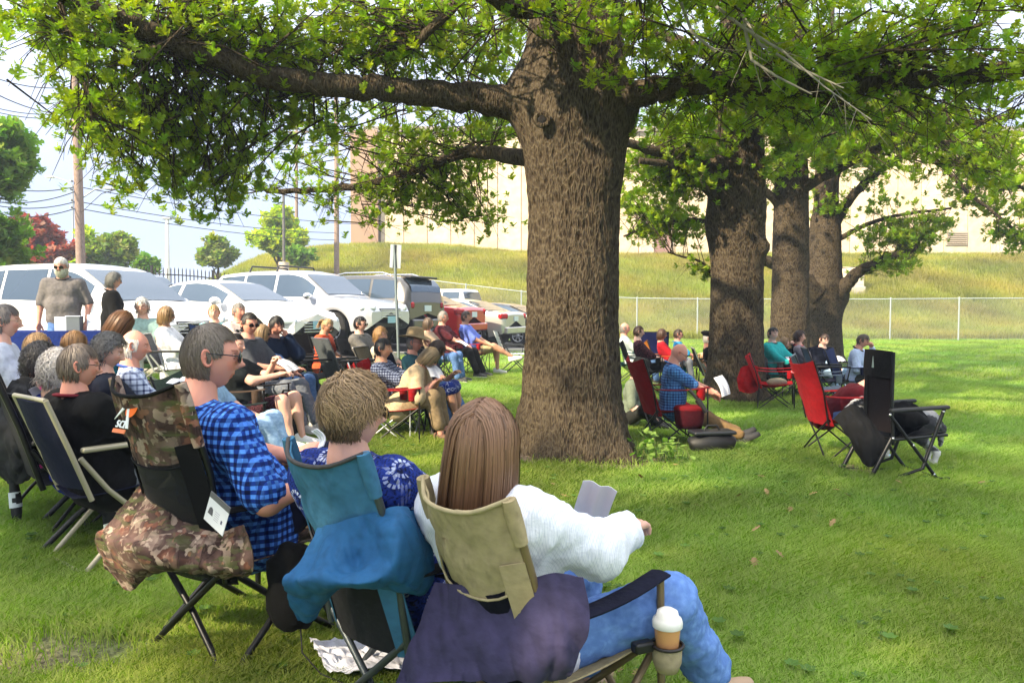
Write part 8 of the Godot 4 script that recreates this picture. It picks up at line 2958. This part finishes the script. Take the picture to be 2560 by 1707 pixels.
	part("pocket", MB.new().lathe([[0.0, 0.28], [0.12, 0.285], [0.135, 0.34], [0.15, 0.50], [0.145, 0.50]], 18, Transform3D(Basis().scaled(Vector3(1.1, 1, 0.7)), Vector3.ZERO)).mesh(), fabric(Color(0.26, 0.03, 0.07)), pk)
	part("lid", MB.new().lathe([[0.0, 0.53], [0.13, 0.525], [0.152, 0.505], [0.150, 0.48]], 18, Transform3D(Basis().scaled(Vector3(1.1, 1, 0.7)), Vector3.ZERO)).mesh(), fabric(Color(0.42, 0.045, 0.075)), pk)
	# red bag hanging from the empty red chair, pale bag on its seat
	var rb := near(on(4.06, -11.8), 72, Vector3(0.05, 0.50, -0.46))
	single("bag", MB.new().cloth([[rb + Vector3(-0.05, 0.10, 0), rb + Vector3(0.05, 0.16, 0.06), rb + Vector3(0.17, 0.14, 0)], [rb + Vector3(-0.10, -0.08, 0), rb + Vector3(0.04, -0.08, 0.12), rb + Vector3(0.18, -0.08, 0)], [rb + Vector3(-0.06, -0.24, 0), rb + Vector3(0.06, -0.26, 0.08), rb + Vector3(0.19, -0.22, 0)]], 14, 14, 0.05, 0.03, 61, 6.0).mesh(), fabric(Color(0.62, 0.04, 0.07)), "bright red bag hanging from the empty red chair", "bag")
	single("handbag", MB.new().ball(Transform3D(Basis().scaled(Vector3(0.16, 0.07, 0.10)), Vector3(0, 0.07, 0)), 16, 10).mesh(), fabric(Color(0.62, 0.58, 0.50)), "cream handbag lying on the seat of the empty red chair", "bag", near(on(4.06, -11.8), 72, Vector3(0.0, 0.34, 0.02)))
	# dark cover hanging from the black rocker
	var dark := [
		[[2084, 1046, 6.8], [2108, 1024, 6.75], [2134, 1010, 6.75], [2160, 1030, 6.8]],
		[[2104, 1068, 6.72], [2132, 1060, 6.66], [2165, 1062, 6.66], [2196, 1072, 6.74]],
		[[2126, 1100, 6.7], [2150, 1106, 6.64], [2184, 1110, 6.64], [2218, 1108, 6.72]],
		[[2142, 1138, 6.72], [2160, 1160, 6.68], [2182, 1167, 6.68], [2205, 1160, 6.74]],
	]
	single("cloth", MB.new().cloth(hung.call(dark), 30, 30, 0.008, 0.02, 71, 5.0).mesh(), fabric(Color(0.10, 0.10, 0.105)), "black fabric cover hanging from the left of the tall black rocker", "cloth")
	var heap := [
		[[2226, 1016, 7.0], [2268, 1008, 7.0], [2300, 1030, 6.95], [2318, 1050, 6.95]],
		[[2222, 1045, 6.9], [2262, 1042, 6.86], [2296, 1052, 6.86], [2318, 1056, 6.9]],
		[[2226, 1082, 7.0], [2250, 1084, 6.96], [2272, 1078, 6.96], [2294, 1066, 7.0]],
	]
	single("jacket", MB.new().cloth(hung.call(heap), 20, 20, 0.03, 0.02, 81, 6.0).mesh(), black, "black jacket bunched on the seat of the tall black rocker", "jacket")
	make_dog(on(3.80, -7.5), 262)


func gear_bag(label: String, where: Vector3, turn: float, size: Vector3) -> void:
	var root := thing("bag", label, "bag", where, deg_to_rad(turn))
	var cloth := mat(Color(0.03, 0.03, 0.034), 0.6)
	var b := MB.new()
	b.ball(Transform3D(Basis().scaled(size * Vector3(0.56, 0.56, 0.54)), Vector3(0, size.y * 0.5, 0)), 20, 14)
	for i in b.v.size():
		var q := (b.v[i] - Vector3(0, size.y * 0.5, 0)) / size * 2.0
		q = Vector3(clampf(q.x, -0.9, 0.9), clampf(q.y, -0.96, 0.8), clampf(q.z, -0.95, 0.95))
		b.v[i] = q * size * 0.5 * (1.0 + 0.05 * sin(q.z * 7.0 + q.y * 4.0)) + Vector3(0, size.y * 0.5, 0)
	part("body", b.mesh(), cloth, root)
	part("front_pocket", MB.new().box(Vector3(size.x * 0.3, size.y * 0.55, size.z * 0.7), Transform3D(Basis(), Vector3(size.x * 0.5, size.y * 0.34, 0)), 0.03).mesh(), cloth, root)
	part("lid", MB.new().box(Vector3(size.x * 0.9, 0.04, size.z * 0.9), Transform3D(Basis(), Vector3(0, size.y + 0.005, 0)), 0.018).mesh(), mat(Color(0.12, 0.125, 0.14), 0.35), root)
	part("handle", MB.new().tube([Vector3(0, size.y, -size.z * 0.2), Vector3(0, size.y + 0.07, -size.z * 0.1), Vector3(0, size.y + 0.07, size.z * 0.1), Vector3(0, size.y, size.z * 0.2)], 0.011, 6).mesh(), cloth, root)
	part("buckle", MB.new().box(Vector3(0.012, 0.05, 0.03), Transform3D(Basis(), Vector3(size.x * 0.66, size.y * 0.6, size.z * 0.15)), 0.004).mesh(), mat(Color(0.72, 0.72, 0.70), 0.3, 0.6), root)


# a merle shepherd dog standing, nose towards +z
func make_dog(where: Vector3, turn: float) -> void:
	var root := thing("dog", "black, grey and white shepherd dog standing behind the tall black rocker", "dog", where, deg_to_rad(turn))
	var bones := [
		[Vector3(0, 0.42, 0.14), Vector3(0, 0.44, -0.02), 0.125, 0.115], [Vector3(0, 0.44, -0.02), Vector3(0, 0.45, -0.26), 0.105, 0.095],
		[Vector3(0, 0.48, 0.20), Vector3(0, 0.56, 0.32), 0.085, 0.070], [Vector3(0, 0.58, 0.35), Vector3(0, 0.57, 0.40), 0.075, 0.062], [Vector3(0, 0.555, 0.42), Vector3(0, 0.535, 0.50), 0.040, 0.026],
		[Vector3(0, 0.46, -0.33), Vector3(0, 0.36, -0.39), 0.035, 0.032], [Vector3(0, 0.36, -0.39), Vector3(0, 0.20, -0.38), 0.034, 0.018],
	]
	for s in [1.0, -1.0]:
		bones.append([Vector3(0.075 * s, 0.40, 0.15), Vector3(0.08 * s, 0.25, 0.12), 0.062, 0.038])
		bones.append([Vector3(0.08 * s, 0.25, 0.12), Vector3(0.08 * s, 0.12, 0.15), 0.035, 0.025])
		bones.append([Vector3(0.08 * s, 0.12, 0.15), Vector3(0.08 * s, 0.025, 0.15), 0.025, 0.024])
		bones.append([Vector3(0.08 * s, 0.022, 0.15), Vector3(0.08 * s, 0.02, 0.19), 0.027, 0.022])
		bones.append([Vector3(0.075 * s, 0.42, -0.24), Vector3(0.085 * s, 0.27, -0.17), 0.082, 0.045])
		bones.append([Vector3(0.085 * s, 0.27, -0.17), Vector3(0.085 * s, 0.14, -0.32), 0.040, 0.024])
		bones.append([Vector3(0.085 * s, 0.14, -0.32), Vector3(0.085 * s, 0.025, -0.29), 0.024, 0.022])
		bones.append([Vector3(0.085 * s, 0.02, -0.29), Vector3(0.085 * s, 0.02, -0.25), 0.026, 0.021])
		bones.append([Vector3(0.055 * s, 0.635, 0.34), Vector3(0.085 * s, 0.585, 0.37), 0.022, 0.014])
	var net := Net.build(bones, 0.014, 0.014, 0.010, 5, 26.0)
	var mb := MB.new()
	add_net(mb, net, Color.WHITE)
	var nz := FastNoiseLite.new()
	nz.seed = 8
	nz.frequency = 7.0
	for i in mb.v.size():
		var p := mb.v[i]
		var k := nz.get_noise_3dv(p)
		var col := lin(0.03, 0.03, 0.032) if k > -0.05 else lin(0.22, 0.22, 0.23)
		if p.y < 0.24 and p.z > 0.0:
			col = lin(0.50, 0.36, 0.24)
		if p.y < 0.16 or (absf(p.x) < 0.035 and p.z > 0.3) or (p.z > 0.20 and p.y < 0.47 and p.z < 0.33):
			col = lin(0.66, 0.63, 0.60)
		if p.z > 0.51:
			col = lin(0.02, 0.02, 0.02)
		mb.c[i] = col
	part("body", mb.mesh(), vmat(0.85), root)
	for s in [1.0, -1.0]:
		part("eye", MB.new().ball(Transform3D(Basis().scaled(Vector3.ONE * 0.009), Vector3(0.032 * s, 0.59, 0.425)), 8, 6).mesh(), mat(Color(0.03, 0.02, 0.02), 0.1), root)
